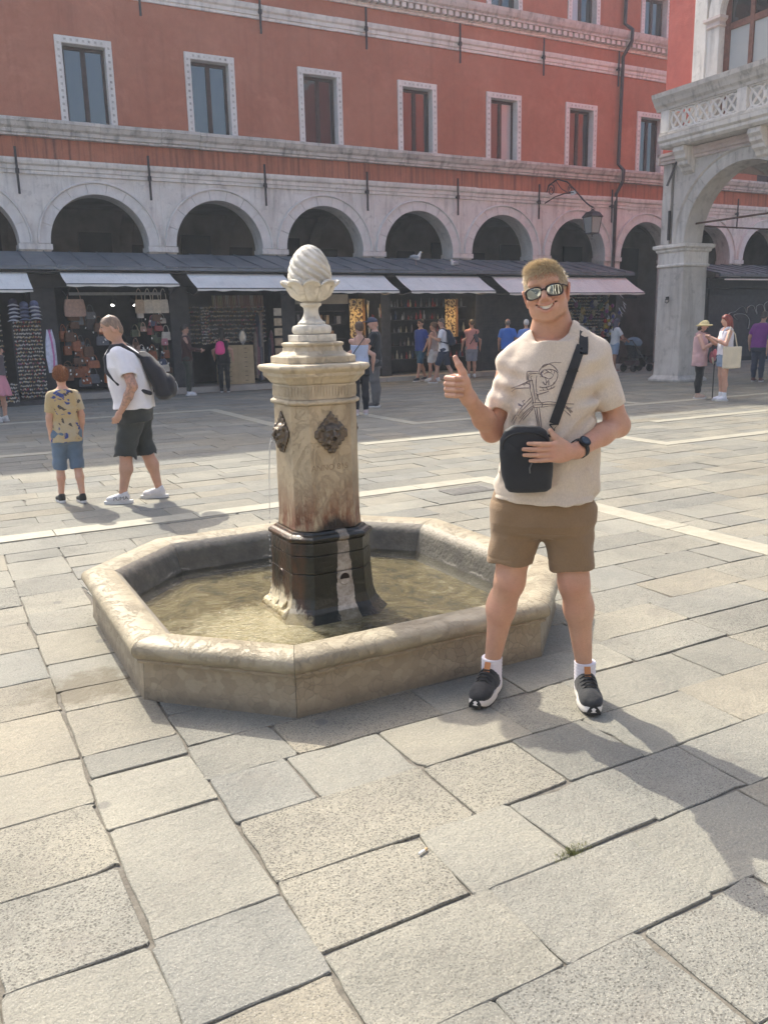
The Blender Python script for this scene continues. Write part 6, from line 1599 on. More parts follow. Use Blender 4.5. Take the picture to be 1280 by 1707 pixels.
def bg_person(label, loc, face, H=1.75, g=1., skin=(.52, .32, .235), top=('tee', None), bottom=('shorts', .50, None), shoes=(.5, .5, .5), hair=('short', (.05, .035, .025)), lf=(.09, 0.), rf=(-.09, 0.), la=None, ra=None,
              lean=0., turn=0., h=.013, tatt=None, tilt=0., male=True, group=None, glasses=False, sock=None):
    """one standing or walking figure facing -y in its own frame (x to its left hand side as seen from the front right)"""
    fx, fy = face; rz = math.atan2(fx, -fy); s = H / 1.75
    T = thing('person', label, 'person', (loc[0], loc[1], 0), rz, group)
    skin_m = skin_mat('skin', skin, tattoo=tatt)
    def post(P):
        P = P.copy(); k = np.clip((P[:, 2] - .95) / .6, 0, 1.2)
        if turn:
            w = np.clip((P[:, 2] - 1.46) / .08, 0, 1) * (np.hypot(P[:, 0], P[:, 1]) < .22) * (P[:, 2] > 1.46); a = turn * w
            x, y = P[:, 0].copy(), P[:, 1].copy() - .0; P[:, 0] = x * np.cos(a) - y * np.sin(a); P[:, 1] = x * np.sin(a) + y * np.cos(a)
        if tilt:
            w = np.clip((P[:, 2] - 1.46) / .1, 0, 1) * (np.hypot(P[:, 0], P[:, 1]) < .25); dz = P[:, 2] - 1.5; P[:, 1] -= tilt * dz * w; P[:, 2] -= .35 * tilt * w * .1
        P[:, 1] -= lean * k * k * .6 + lean * k * .35
        return P * s
    wd = 1. if male else .90
    sh = .178 * wd * (.9 + .1 * g)
    la = la or ((.245 * wd + .03 * (g - 1), .02, 1.13), (.25 * wd + .04 * (g - 1), -.05, .88)); ra = ra or ((-.245 * wd - .03 * (g - 1), .02, 1.13), (-.25 * wd - .04 * (g - 1), -.05, .88))
    b = Sdf(); legs = []
    for sg, f in ((1, lf), (-1, rf)):
        hip = np.array((sg * .088, 0, .90)); an = np.array((f[0], f[1], .10 + (f[2] if len(f) > 2 else 0))); st_ = f[1]
        kn = (hip + an) / 2 + np.array((0, -.02 - .10 * max(0, st_), .02)); legs.append((hip, kn, an))
        b.cap(hip, kn, .088 * g, .058 * (.7 + .3 * g), .03).cap(kn, kn * .55 + an * .45 + (0, .018, 0), .054 * (.7 + .3 * g), .052 * (.6 + .4 * g), .03).cap(kn * .55 + an * .45 + (0, .018, 0), an, .050 * (.6 + .4 * g), .034, .03).cap(an, an - (0, 0, .05), .034, .034, .01)
    gy = .105 * g
    tor = [(.84, 0, 0, .165 * g, gy), (.96, 0, 0, .165 * g, gy * 1.02), (1.10, 0, -.006 * g, .140 * g if not male else .152 * g, gy * (1.1 if g > 1.1 else .92)), (1.28, 0, 0, .165 * wd * g, gy * 1.0), (1.40, 0, .008, .168 * wd, gy * .85), (1.45, 0, .012, .11, .075), (1.49, 0, .015, .06, .058)]
    b.loft(tor, .03)
    for sg, (e, w) in ((1, la), (-1, ra)):
        S0 = np.array((sg * sh, .01, 1.395)); e = np.array(e, float); w = np.array(w, float); d = (w - e) / (np.linalg.norm(w - e) + 1e-6)
        b.cap(S0, e, .048 * (.6 + .4 * g), .041 * (.6 + .4 * g), .03).cap(e, e * .6 + w * .4, .041, .040, .02).cap(e * .6 + w * .4, w, .040, .026, .02)
        hc_ = w + d * .045; b.ell(hc_, (.026, .030, .046), .015)
        sidev = np.cross(d, (0, 1., 0)); sidev = sidev / (np.linalg.norm(sidev) + 1e-6) if np.linalg.norm(sidev) > .2 else np.array((1., 0, 0))
        for q in range(4): b.cap(hc_ + np.array((0, (q - 1.5) * .017, 0)) + d * .02, hc_ + np.array((0, (q - 1.5) * .018, 0)) + d * (.085 - .008 * abs(q - 1.3)) + sidev * .012 * -sg, .0095, .008, .004)
        b.cap(hc_ + (0, -.02, 0), hc_ + np.array((0, -.042, 0)) + d * .035, .011, .009, .006)
    b.cap((0, .015, 1.44), (0, .01, 1.55), .053, .050, .03)
    b.ell((0, .015, 1.645), (.073, .092, .098), .02).ell((0, -.022, 1.585), (.055, .058, .060), .03).ell((0, -.055, 1.548), (.024, .022, .018), .025)
    b.cap((0, -.078, 1.64), (0, -.102, 1.607), .009, .012, .012)
    for sg in (-1, 1): b.ell((sg * .076, .018, 1.618), (.009, .020, .030), .008); b.ell((sg * .034, -.075, 1.642), (.016, .012, .010), .01, op='c'); b.ell((sg * .035, -.05, 1.6), (.022, .026, .024), .02)
    b.ell((0, -.082, 1.572), (.022, .010, .006), .006)
    body_ = blob('body', b, h, skin_m, T, 1, post)
    e = Sdf()
    for sg in (-1, 1): e.ell((sg * .033, -.0745, 1.642), (.012, .008, .0055), .002)
    if glasses:
        for sg in (-1, 1): e.ell((sg * .035, -.085, 1.638), (.029, .012, .021), .004).cap((sg * .06, -.07, 1.645), (sg * .078, .02, 1.64), .005, .005, .003)
        e.cap((-.02, -.094, 1.645), (.02, -.094, 1.645), .005, .005, .003)
    blob('sunglasses' if glasses else 'eyes', e, min(h, .005), flat((.02, .018, .018), .2, .1), T, 0, post)
    # top
    kind, tm = top[0], top[1]; hem = top[2] if len(top) > 2 else .86
    t = Sdf()
    if kind != 'none':
        o = .016 + .006 * g + .03 * max(0, g - 1.05)
        if kind in ('tee', 'long', 'vest'):
            for sg, (el, w) in ((1, la), (-1, ra)):
                S0 = np.array((sg * sh, .01, 1.385)); el = np.array(el, float); w = np.array(w, float); du = (el - S0) / np.linalg.norm(el - S0)
                if kind == 'tee':
                    en = S0 + du * .20; t.cap(S0 - (sg * .015, 0, .0), en + du * .04, .073 * (.5 + .5 * g), .066 * (.5 + .5 * g), .025); t.cutin(en, du, en, .11)
                    t.cap(en, en + du * .06, .052 * (.5 + .5 * g), .054 * (.5 + .5 * g), .003, op='c')
                elif kind == 'long': t.cap(S0 - (sg * .02, 0, 0), el, .062, .052, .025).cap(el, w, .050, .038, .02)
        t.loft([(max(hem, z) if z < .9 else z, cx, cy, rx + o, ry + o) for z, cx, cy, rx, ry in [(hem, 0, 0, tor[0][3] + .01, tor[0][4] + .012)] + tor[1:-1]] + [(1.475, 0, .012, .085, .068)], .02)
        t.disp(lambda X, Y, Z: .0045 * nz3(X, Y, Z * .6, 24, 3) + .004 * np.sin(34 * X + 20 * Z + 2 * nz3(X, Y, Z, 9, 5)) * np.clip((1.3 - Z) * 4, 0, 1))
        if kind in ('tank', 'vest'):
            zt_ = 1.33 if kind == 'tank' else 1.41
            t.plane((0, 0, zt_), (0, .12, 1), .01)
        t.ell((0, -.02, 1.50), (.070, .085, .055), .004, op='c')
        tp = blob('top', t, h * .9, tm, T, 1, post)
        if kind in ('tank', 'vest'):
            bvb = BVHTree.FromPolygons([tuple(v.co / s) for v in body_.data.vertices], [tuple(p.vertices) for p in body_.data.polygons])
            for sg in (-1, 1):
                stp = MB(); r0 = []
                for k in range(9):
                    yy = -.10 + .2 * k / 8; hit = bvb.ray_cast(Vector((sg * .085, yy, 2.)), Vector((0, 0, -1)))[0]
                    if hit: r0.append((hit.x * s, hit.y * s, (hit.z + .004) * s))
                if len(r0) > 1: stp.tube(r0, .012 if kind == 'tank' else .035, 6, squash=.3).build('shoulder_strap', tm if kind == 'vest' else flat((.03, .03, .04), .8, .1), tp, local=True)
    kind, hz, bm2 = bottom
    q = Sdf(); o = .018
    if kind == 'skirt':
        q.loft([(hz, 0, 0, .24 * g, .19 * g), (.70, 0, 0, .21 * g, .16 * g), (.86, 0, 0, .178 * g, .125 * g), (.98, 0, 0, .150 * g, .11 * g)], .02); q.disp(lambda X, Y, Z: .012 * np.sin(np.arctan2(Y, X) * 9) * np.clip((.9 - Z) * 3, 0, 1))
    else:
        q.loft([(.78, 0, 0, .150 * g + o, gy + o), (.90, 0, 0, .165 * g + o, gy + o), (.985, 0, 0, .155 * g + o, gy + o * .6)], .03)
        for sg, (hip, kn, an) in zip((1, -1), legs):
            loose = {'shorts': .030, 'pants': .016, 'wide': .032, 'legging': .013}[kind]
            eh_ = kn if hz < .48 else hip + (kn - hip) * min(1, (hip[2] - hz + .05) / (hip[2] - kn[2])); q.cap(hip, eh_, .088 * g + loose * .6, (.058 * (.7 + .3 * g) if hz < .6 else .074 * g) + loose, .035)
            if hz < .48:
                en_ = kn + (an - kn) * min(1, (kn[2] - hz + .04) / (kn[2] - an[2])); md_ = kn * .55 + an * .45 + (0, .018, 0)
                if kind == 'shorts': q.cap(kn, en_, .056 * (.7 + .3 * g) + loose, .058 * g + loose, .025)
                else: q.cap(kn, md_, .058 * (.7 + .3 * g) + loose, .054 * (.6 + .4 * g) + loose, .025).cap(md_, en_, .053 * (.6 + .4 * g) + loose, .038 + loose, .025)
            if hz >= .48:
                f_ = (hip[2] - hz) / (hip[2] - kn[2]); c_ = hip + (kn - hip) * f_; dd = (kn - hip) / np.linalg.norm(kn - hip); q.cutin(c_, dd, c_ + dd * .08, .14)
            else:
                f_ = (kn[2] - hz) / (kn[2] - an[2]); c_ = kn + (an - kn) * f_; dd = (an - kn) / np.linalg.norm(an - kn); q.cutin(c_, dd, c_ + dd * .08, .12)
        q.disp(lambda X, Y, Z: .0045 * nz3(X, Y, Z * .7, 24, 8) + .003 * np.sin(50 * Z + 20 * X))
    blob({'skirt': 'skirt', 'shorts': 'shorts', 'pants': 'trousers', 'wide': 'trousers', 'legging': 'leggings'}[kind], q, h * .9, bm2, T, 1, post)
    # feet
    for sg, f, (hip, kn, an) in zip((1, -1), (lf, rf), legs):
        z = f[2] if len(f) > 2 else 0
        k = Sdf(); k.ell((f[0], f[1] - .095, .045 + z), (.046, .065, .035), .02).ell((f[0], f[1] - .02, .055 + z), (.042, .08, .045), .02).cap((f[0], f[1] + .01, .05 + z), (f[0], f[1] + .01, .09 + z), .042, .041, .02).plane((0, 0, .012 + z), (0, 0, -1))
        so_ = flat(shoes, .6, .12, 20.); sf = blob('shoe', k, h * .8, so_, T, 1, lambda P: P * s)
        sol = MB().rings([[((f[0] + x) * s, (f[1] - .045 + y) * s, (z + zz) * s) for x, y in sole_outline(.272, .094, kk)] for kk, zz in ((.96, .001), (1.02, .012), (.98, .030))]); sol.build('sole', flat((.62, .61, .6), .6, .1) if sum(shoes) < 1.2 or True else so_, sf, smooth='auto', local=True)
        if sock: so2 = Sdf(); so2.cap(an - (0, 0, .03), an + (0, 0, sock[0]), .042, .044, .01); blob('sock', so2, h * .8, flat(sock[1], .9, .05), T, 1, lambda P: P * s)
    # hair
    hk, hcol = hair[0], hair[1]
    t_ = NT('hair'); v_ = t_.tc.outputs['Object']; t_.set(Base_Color=t_.ramp(t_.noise(t_.mapv(v_, (1, 1, .3)), 70, 4, .7), [(.3, [c * .55 for c in hcol]), (.7, [min(1, c * 1.35) for c in hcol])]), Roughness=.5); hm = t_.m
    q = Sdf()
    if hk in ('short', 'crop', 'bun', 'long', 'boy'):
        th_ = {'crop': .004, 'short': .012, 'boy': .015}.get(hk, .014)
        q.ell((0, .018, 1.652), (.073 + th_, .092 + th_, .096 + th_), .02)
        if hk == 'boy': q.ell((0, -.03, 1.715), (.06, .06, .035), .02)
        q.plane((0, -.075, 1.685), (0, -.55, -.84) if hk != 'long' else (0, -.75, -.6), .008)
        if hk == 'bun': q.ell((0, .10, 1.70), (.05, .045, .05), .02)
        if hk == 'long': q.cap((0, .06, 1.66), (0, .085, 1.40), .075, .05, .03).cap((.05, .03, 1.62), (.065, .0, 1.42), .035, .02, .03).cap((-.05, .03, 1.62), (-.065, .0, 1.42), .035, .02, .03)
        q.disp(lambda X, Y, Z: .004 * nz3(X, Y, Z * .5, 130, 3) + .003 * nz3(X, Y, Z * .5, 60, 4)); ho = blob('hair', q, h * .8, hm, T, 0, post)
        if h < .009 and hk != 'crop': strands(ho, T, hm, 5000, .006 if hk == 'crop' else .022, s)
    if hk == 'balding':
        q.ell((0, .025, 1.63), (.079, .096, .085), .02).plane((0, -.02, 1.64), (0, -.85, .2), .006).plane((0, 0, 1.665), (0, -.3, 1), .006); blob('hair', q, h * .8, hm, T, 0, post)
    if hk == 'cap':
        q.ell((0, .015, 1.665), (.086, .104, .092), .01).plane((0, 0, 1.655), (0, .1, -1), .004); q.ell((0, -.12, 1.668), (.065, .075, .010), .012); blob('cap', q, h * .7, flat(hcol, .8, .15), T, 0, post)
    if hk == 'hat':
        q.ell((0, .015, 1.67), (.092, .108, .095), .01).plane((0, 0, 1.65), (0, 0, -1), .004).ell((0, .0, 1.652), (.165, .18, .022), .03); q.disp(lambda X, Y, Z: .006 * np.sin(np.arctan2(Y, X) * 5) * (np.hypot(X, Y) > .12)); blob('sun_hat', q, h * .7, flat(hcol, .9, .15, 60., .002), T, 0, post)
        b2 = Sdf(); b2.ell((0, .015, 1.675), (.096, .112, .012), .004); blob('hat_band', b2, h * .7, flat((.30, .24, .12), .8, .2), T, 0, post)
        q3 = Sdf(); q3.ell((0, .05, 1.60), (.078, .07, .07), .02); blob('hair', q3, h, flat((.06, .04, .03), .6, .2), T, 0, post)
    return T
def worn(name, label, cat, loc, face, group=None):
    return thing(name, label, cat, (loc[0], loc[1], 0), math.atan2(face[0], -face[1]), group)
def backpack(label, loc, face, s, col, lean=0., h=.008, dz=0., sag=0., dy=.02, g=1.):
    T = worn('backpack', label, 'backpack', loc, face); m = cloth_mat('backpack nylon', [c * .8 for c in col], [c * 1.25 for c in col], 50., .001, .6)
    def post(P):
        P = P.copy(); k = np.clip((P[:, 2] - .95) / .6, 0, 1.2); P[:, 1] -= lean * k * k * .6 + lean * k * .35; return P * s
    q = Sdf(); q.loft([(1.00 + dz, 0, .19 + dy + sag, .11, .05), (1.04 + dz, 0, .20 + dy + sag, .15, .085), (1.15 + dz, 0, .20 + dy + sag * .8, .155, .095), (1.30 + dz, 0, .185 + dy + sag * .3, .145, .085), (1.40 + dz, 0, .165 + dy, .12, .06), (1.45 + dz, 0, .15 + dy, .07, .03)], .03, n=2.8)
    q.ell((0, .275 + dy + sag, 1.13 + dz), (.115, .05, .11), .02); q.disp(lambda X, Y, Z: .005 * nz3(X, Y, Z, 20, 4))
    blob('pack_body', q, h, m, T, 1, post)
    for sg in (-1, 1):
        q = Sdf(); pts = [(sg * .10, .13 + dy, 1.40 + dz), (sg * .115, .06, 1.465), (sg * .125, -.03, 1.455), (sg * .135, -.11, 1.36), (sg * .155, -.125, 1.24), (sg * .185, -.06, 1.13), (sg * .15, .14 + dy, 1.07 + dz)]
        pts = [(x * (1 + .15 * (g - 1) * (z > 1.3) + .62 * (g - 1) * (z <= 1.3)), y * (1 + .62 * (g - 1)) if y < 0 else y, z + .012 * (g > 1) * (z > 1.4)) for x, y, z in pts]
        for a, b in zip(pts, pts[1:]): q.cap(a, b, .021, .021, .006)
        blob('strap', q, h, m, T, 1, post)
    MB().tube([tuple(p) for p in post(np.array([(0.02, .325 + dy + sag, 1.16 + dz), (-.03, .328 + dy + sag, 1.13 + dz), (.0, .33 + dy + sag, 1.08 + dz)]))], .004, 5).build('zip_pull', flat((.6, .6, .6), .4, .1), T, local=True)
    return T
C = lambda r, g_, b, hth=0.: cloth_mat('cloth', (r * .9, g_ * .9, b * .9), (min(1, r * 1.1), min(1, g_ * 1.1), min(1, b * 1.1)), 30., .0015, .9, hth)
def unit(x, y): k = math.hypot(x, y); return (x / k, y / k)

# heavy-set man with backpack walking left, and the boy in front of him
AF = unit(-.94, .34)
AL = (1.70, 8.17)
bg_person('heavyset man in white T-shirt and dark knee shorts wearing a black backpack', AL, AF, 1.76, 1.36, (.50, .29, .20), ('tee', C(.74, .72, .74), .90), ('shorts', .46, cloth_mat('faded black denim', (.030, .034, .034), (.055, .06, .058), 30., .002)),
          (.62, .60, .60), ('crop', (.24, .165, .115)), lf=(.11, -.16), rf=(-.10, .15), la=((.30, .06, 1.12), (.30, -.08, .89)), ra=((-.30, .05, 1.13), (-.29, -.07, .90)), lean=.13, turn=.10, h=.0075, tatt=(.95, 1.26, 9.))
backpack('bulky black backpack on the back of the man in white', AL, AF, 1.76 / 1.75, (.020, .020, .026), .13, .007, -.03, .05, .045, 1.3)
t_ = NT('sand shirt with blue print'); v_ = t_.tc.outputs['Object']; n_ = t_.noise(v_, 9, 3, .5, 1.2); n2 = t_.noise(v_, 15, 2, .5, .5)
c_ = t_.mix(t_.ramp(n_, [(.58, 0.), (.60, 1.)], 'LINEAR'), t_.ramp(t_.noise(v_, 5, 3), [(.4, (.47, .36, .19)), (.6, (.46, .41, .30))]), (.045, .07, .24))
c_ = t_.mix(t_.ramp(n2, [(.63, 0.), (.645, .9)]), c_, (.05, .045, .05)); t_.set(Base_Color=c_, Roughness=.9); M_DINO = t_.m
BF = unit(-.22, .97)
bg_person('small red haired boy in patterned sand T-shirt and blue denim shorts', (1.11, 8.50), BF, 1.30, .98, (.60, .36, .26), ('tee', M_DINO, .80), ('shorts', .44, cloth_mat('blue denim', (.10, .15, .22), (.15, .21, .29), 40., .002)), (.03, .032, .03), ('boy', (.30, .12, .045)),
          lf=(.125, -.07), rf=(-.07, .14), la=((.20, .0, 1.12), (.19, -.04, .90)), ra=((-.21, .02, 1.12), (-.20, -.02, .90)), h=.0075, male=False, turn=-.25)
def shoe_mark(tx, loc, rz, z, size):
    me = text_mesh(tx, size, .0008); me.transform(Matrix.Translation(loc) @ Matrix.Rotation(rz, 4, 'Z') @ Matrix.Rotation(R(90), 4, 'X') @ Matrix.Rotation(R(-8), 4, 'Z')); return me
pm = [o for o in bpy.data.objects if o.name.startswith('person') and o.get('label', '').startswith('heavyset')][0]
sh_ = [o for o in pm.children if o.name.startswith('shoe')][0]; bvS = BVHTree.FromPolygons([tuple(v.co) for v in sh_.data.vertices], [tuple(p.vertices) for p in sh_.data.polygons])
me = text_mesh('PUMA', .052, 0.)
bm = bmesh.new(); bm.from_mesh(me); bmesh.ops.triangulate(bm, faces=bm.faces)
for _ in range(2): bmesh.ops.subdivide_edges(bm, edges=[e for e in bm.edges if e.calc_length() > .006], cuts=1)
for v in bm.verts:
    y, z = -.180 + v.co.x, .056 + v.co.y * .9 + v.co.x * .06; hit = bvS.ray_cast(Vector((.4, y, z)), Vector((-1, 0, 0)))[0]
    v.co = Vector(((hit.x if hit else .150) + .0012, y, z))
bm.to_mesh(me); bm.free(); link('lettering', me, flat((.03, .03, .035), .6, .1), sh_, local=True)

F_ = lambda dx, dy: unit(dx, dy)
DARKTRS = C(.035, .037, .045)
# left edge and bag stall
bg_person('woman in pink skirt cut by the left edge of the picture', (1.16, 17.5), F_(-.5, .6), 1.66, 1.0, (.56, .34, .25), ('tank', C(.12, .10, .11), .92), ('skirt', .52, C(.62, .27, .33)), (.66, .64, .63), ('long', (.06, .04, .03)), ra=((.24, -.05, 1.20), (.18, -.25, 1.28)), male=False)
bg_person('man with sunglasses in dark red sweater and dark trousers beside the magnet strip', (5.85, 21.35), F_(.95, -.30), 1.78, 1.0, (.50, .31, .23), ('long', C(.055, .022, .022)), ('pants', .10, C(.045, .052, .042)), (.68, .68, .70), ('short', (.03, .025, .02)), la=((.24, -.10, 1.14), (.10, -.33, 1.12)), ra=((-.24, -.10, 1.14), (-.06, -.33, 1.10)), turn=.1, glasses=True)
bg_person('woman dressed in black carrying a pink bag on her back', (6.92, 21.75), F_(.35, .94), 1.68, 1.0, (.55, .34, .25), ('vest', C(.02, .02, .023)), ('legging', .10, C(.018, .018, .02)), (.04, .04, .045), ('long', (.03, .025, .02)), la=((-.24, .02, 1.14), (-.26, -.05, .92)), ra=((.26, -.02, 1.13), (.24, -.10, .95)), male=False)
DB = worn('drawstring_bag', 'bright pink drawstring bag on the back of the woman in black', 'bag', (6.92, 21.75), F_(.35, .94))
q = Sdf(); q.loft([(.98, .06, .17, .06, .03), (1.02, .06, .18, .12, .06), (1.15, .06, .175, .13, .065), (1.28, .05, .16, .09, .04), (1.34, .04, .14, .03, .02)], .02); q.disp(lambda X, Y, Z: .008 * np.sin(40 * X) * np.clip((Z - 1.15) * 6, 0, 1) + .004 * nz3(X, Y, Z, 22, 2)); blob('bag_body', q, .012, C(.85, .10, .30), DB)
MB().tube([(.05, .15, 1.33), (.10, .06, 1.45), (.11, -.05, 1.42)], .006, 5).tube([(.03, .15, 1.33), (-.08, .06, 1.45), (-.09, -.05, 1.42)], .006, 5).build('cord', M_RUB, DB, local=True)
# couple right of the column
WL, WF = (7.05, 14.0), F_(.35, .94)
bg_person('woman in pale blue strap top and black trousers beside the column', WL, WF, 1.70, 1.0, (.56, .34, .26), ('tank', C(.46, .52, .68), .93), ('legging', .10, C(.022, .023, .028)), (.55, .45, .45), ('bun', (.10, .06, .04)), la=((-.26, .02, 1.13), (-.25, -.06, .90)), ra=((.25, .02, 1.14), (.265, -.03, .90)), male=False, h=.010, turn=.2)
SB = worn('crossbody_bag', 'small black bag on a thin strap across the back of the woman in pale blue', 'bag', WL, WF)
q = Sdf(); q.box((.17, .10, 1.00), (.03, .09, .09), .03, k=.01); blob('bag_body', q, .008, C(.02, .02, .024), SB)
MB().tube([(.17, .125, 1.07), (.10, .13, 1.18), (.0, .125, 1.31), (-.09, .10, 1.42), (-.10, .02, 1.455), (-.09, -.08, 1.40)], .008, 5).build('strap', M_RUB, SB, local=True)
bg_person('man in dark cap, black T-shirt and grey trousers beside the woman in pale blue', (8.02, 15.25), F_(-.55, .35), 1.80, 1.06, (.56, .33, .25), ('tee', C(.022, .024, .028), .80), ('wide', .08, C(.13, .125, .125)), (.05, .05, .055), ('cap', (.05, .06, .10)), la=((.24, -.12, 1.14), (.08, -.33, 1.13)), ra=((-.24, -.10, 1.13), (-.12, -.33, 1.10)), tilt=.25, h=.010, sock=(.01, (.7, .7, .7)))
# group in front of the glassware stall
bg_person('man with sunglasses in royal blue T-shirt and teal shorts striding left', (12.92, 21.65), F_(-.95, -.25), 1.80, 1.02, (.46, .28, .2), ('tee', C(.03, .06, .26)), ('shorts', .50, C(.03, .085, .14)), (.04, .045, .06), ('short', (.03, .025, .02)), lf=(.09, -.24), rf=(-.09, .26), la=((.27, .05, 1.14), (.27, -.10, .93)), ra=((-.26, .10, 1.13), (-.26, .10, .90)), glasses=True)
bg_person('woman in white shorts half hidden by the white backpacker', (13.10, 21.25), F_(-.5, .8), 1.70, 1.0, (.48, .28, .2), ('tank', C(.42, .36, .33), .9), ('shorts', .56, C(.68, .67, .66)), (.7, .69, .68), ('bun', (.13, .07, .04)), lf=(.09, -.08), rf=(-.09, .12), male=False)
BPL, BPF = (12.95, 20.45), F_(-.75, .62)
bg_person('shaven headed man in white T-shirt and navy shorts with a dark backpack', BPL, BPF, 1.80, 1.05, (.48, .29, .21), ('tee', C(.72, .72, .75)), ('shorts', .48, C(.035, .045, .08)), (.30, .22, .18), ('crop', (.10, .07, .05)), lf=(.09, -.24), rf=(-.09, .26), la=((.25, -.08, 1.16), (.10, -.28, 1.25)), lean=.05)
backpack('dark navy backpack worn by the shaven headed man in white', BPL, BPF, 1.80 / 1.75, (.020, .026, .045), .05, .011)
PKL, PKF = (14.86, 21.85), F_(.30, .95)
bg_person('man in pink T-shirt and grey shorts seen from behind', PKL, PKF, 1.76, 1.02, (.50, .29, .21), ('tee', C(.62, .30, .27)), ('shorts', .50, C(.27, .29, .35)), (.7, .69, .68), ('crop', (.11, .08, .06)), la=((-.27, .02, 1.13), (-.28, -.04, .90)), ra=((.27, .02, 1.13), (.29, -.04, .90)), h=.012)
SG2 = worn('sling_bag', 'dark sling bag across the back of the man in pink', 'bag', PKL, PKF)
q = Sdf(); q.box((-.10, .175, 1.2), (.06, .04, .13), .03, rot=(0, .3, 0), k=.01); blob('bag_body', q, .011, C(.10, .10, .12), SG2)
MB().tube([(.10, .16, 1.02), (-.02, .17, 1.2), (-.11, .13, 1.38), (-.12, .03, 1.47), (-.12, -.06, 1.44)], .014, 6).build('strap', M_RUB, SG2, local=True)
bg_person('grey haired man in bright blue T-shirt partly behind the raised arm', (15.52, 20.9), F_(.55, .80), 1.76, 1.1, (.48, .29, .21), ('tee', C(.06, .17, .55)), ('shorts', .5, C(.08, .08, .1)), (.3, .3, .3), ('balding', (.20, .18, .16)))
bg_person('white haired person in light blue shirt beside the smiling man', (15.98, 20.6), F_(.45, .85), 1.72, 1.05, (.52, .32, .24), ('tee', C(.22, .34, .72)), ('shorts', .5, C(.3, .28, .25)), (.4, .4, .4), ('short', (.62, .62, .62)))
# pushchair pair
WPL, WPF = (19.35, 20.4), F_(.92, -.15)
bg_person('woman in white T-shirt and light denim shorts pushing a pushchair', WPL, WPF, 1.68, .98, (.42, .25, .17), ('tee', C(.60, .64, .66), .92), ('shorts', .60, C(.28, .38, .52)), (.35, .2, .18), ('long', (.05, .05, .09)), lf=(.09, -.10), rf=(-.09, .20), la=((.24, -.14, 1.14), (.12, -.42, 1.02)), ra=((-.24, -.14, 1.14), (-.12, -.42, 1.02)), male=False, lean=.06)
PU = thing('pushchair', 'dark pushchair with grey blue hood pushed by the woman in white', 'pushchair', (20.15, 20.3, 0), math.atan2(.92, .15))
b = MB(); b.tube([(-.24, .30, 1.0), (-.24, .0, .62), (-.24, -.35, .15)], .016, 6).tube([(.24, .30, 1.0), (.24, .0, .62), (.24, -.35, .15)], .016, 6).tube([(-.24, .30, 1.0), (.24, .30, 1.0)], .018, 6).tube([(-.24, .25, .12), (-.24, -.05, .66)], .014, 6).tube([(.24, .25, .12), (.24, -.05, .66)], .014, 6).tube([(-.24, .25, .12), (.24, .25, .12)], .012, 6)
b.build('frame', M_DARK2, PU, smooth='auto', local=True)
q = Sdf(); q.box((0, -.05, .48), (.21, .20, .05), .03, k=.02).box((0, .13, .68), (.21, .05, .22), .03, rot=(-.35, 0, 0), k=.03).box((0, -.28, .30), (.19, .04, .16), .02, rot=(.4, 0, 0), k=.02); blob('seat', q, .014, C(.025, .026, .03), PU)
q = Sdf(); q.ell((0, .08, .86), (.24, .30, .24), .02).ell((0, .04, .80), (.215, .32, .22), .004, op='c').plane((0, 0, .80), (0, .15, -1)); blob('hood', q, .014, C(.12, .17, .22), PU)
q = Sdf(); q.box((0, .12, .28), (.18, .18, .08), .03, k=.01); blob('basket', q, .016, C(.06, .03, .035), PU)
wh = MB().tube([(-.02, .11 * math.cos(a), .11 * math.sin(a)) for a in [2 * math.pi * k / 18 for k in range(19)]], .02, 6, cap=False).tube([(-.03, 0, 0), (.0, 0, 0)], .09, 12).mesh('wheel', True); wh.materials.append(M_RUB)
for x, y in ((-.26, .25), (.28, .25), (-.26, -.36), (.28, -.36)):
    o = bpy.data.objects.new('wheel', wh); COL.objects.link(o); o.parent = PU; o.location = (x, y, .13)
# two women in front of the pier
HL, HF = (13.98, 12.28), F_(.55, -.75)
bg_person('woman in straw sun hat, pink top and black leggings looking at her hands', HL, HF, 1.58, 1.22, (.58, .36, .28), ('vest', C(.56, .36, .36), .74), ('legging', .13, C(.022, .024, .026)), (.50, .36, .28), ('hat', (.66, .55, .28)), la=((.27, -.10, 1.14), (.07, -.30, 1.26)), ra=((-.27, -.10, 1.14), (-.06, -.30, 1.27)), male=False, tilt=.35, h=.010)
PBG = worn('striped_shoulder_bag', 'pink and cream shoulder bag hanging in front of the woman in the sun hat', 'bag', HL, HF)
q = Sdf(); q.ell((.06, -.24, .84), (.15, .07, .13), .02); blob('bag_body', q, .010, C(.42, .15, .17), PBG)
q = Sdf(); q.ell((-.02, -.29, .93), (.07, .04, .08), .01); blob('pocket', q, .010, C(.75, .22, .24), PBG)
MB().tube([(.06 + .155 * math.cos(a), -.25 + .02 * math.sin(a), .84 + .135 * math.sin(a)) for a in np.linspace(math.pi, 2 * math.pi, 16)], .018, 6).build('trim', flat((.5, .45, .33), .9, .2, 40.), PBG, local=True)
MB().tube([(.0, -.24, .95), (-.03, -.23, 1.15), (-.08, -.15, 1.32), (-.11, .0, 1.36)], .010, 5).build('strap', flat((.16, .08, .08), .8, .2), PBG, local=True)
RL, RF = (13.93, 11.62), F_(-.85, .45)
bg_person('red haired woman in white sleeveless top and short denim shorts by the pier', RL, RF, 1.68, 1.06, (.56, .33, .235), ('vest', C(.72, .70, .76), .95), ('shorts', .70, C(.22, .30, .42)), (.66, .66, .72), ('long', (.24, .05, .035)), la=((.26, -.10, 1.16), (.05, -.32, 1.30)), ra=((-.25, -.10, 1.16), (-.06, -.32, 1.28)), male=False, h=.010, tilt=.15, sock=(.06, (.75, .75, .78)))
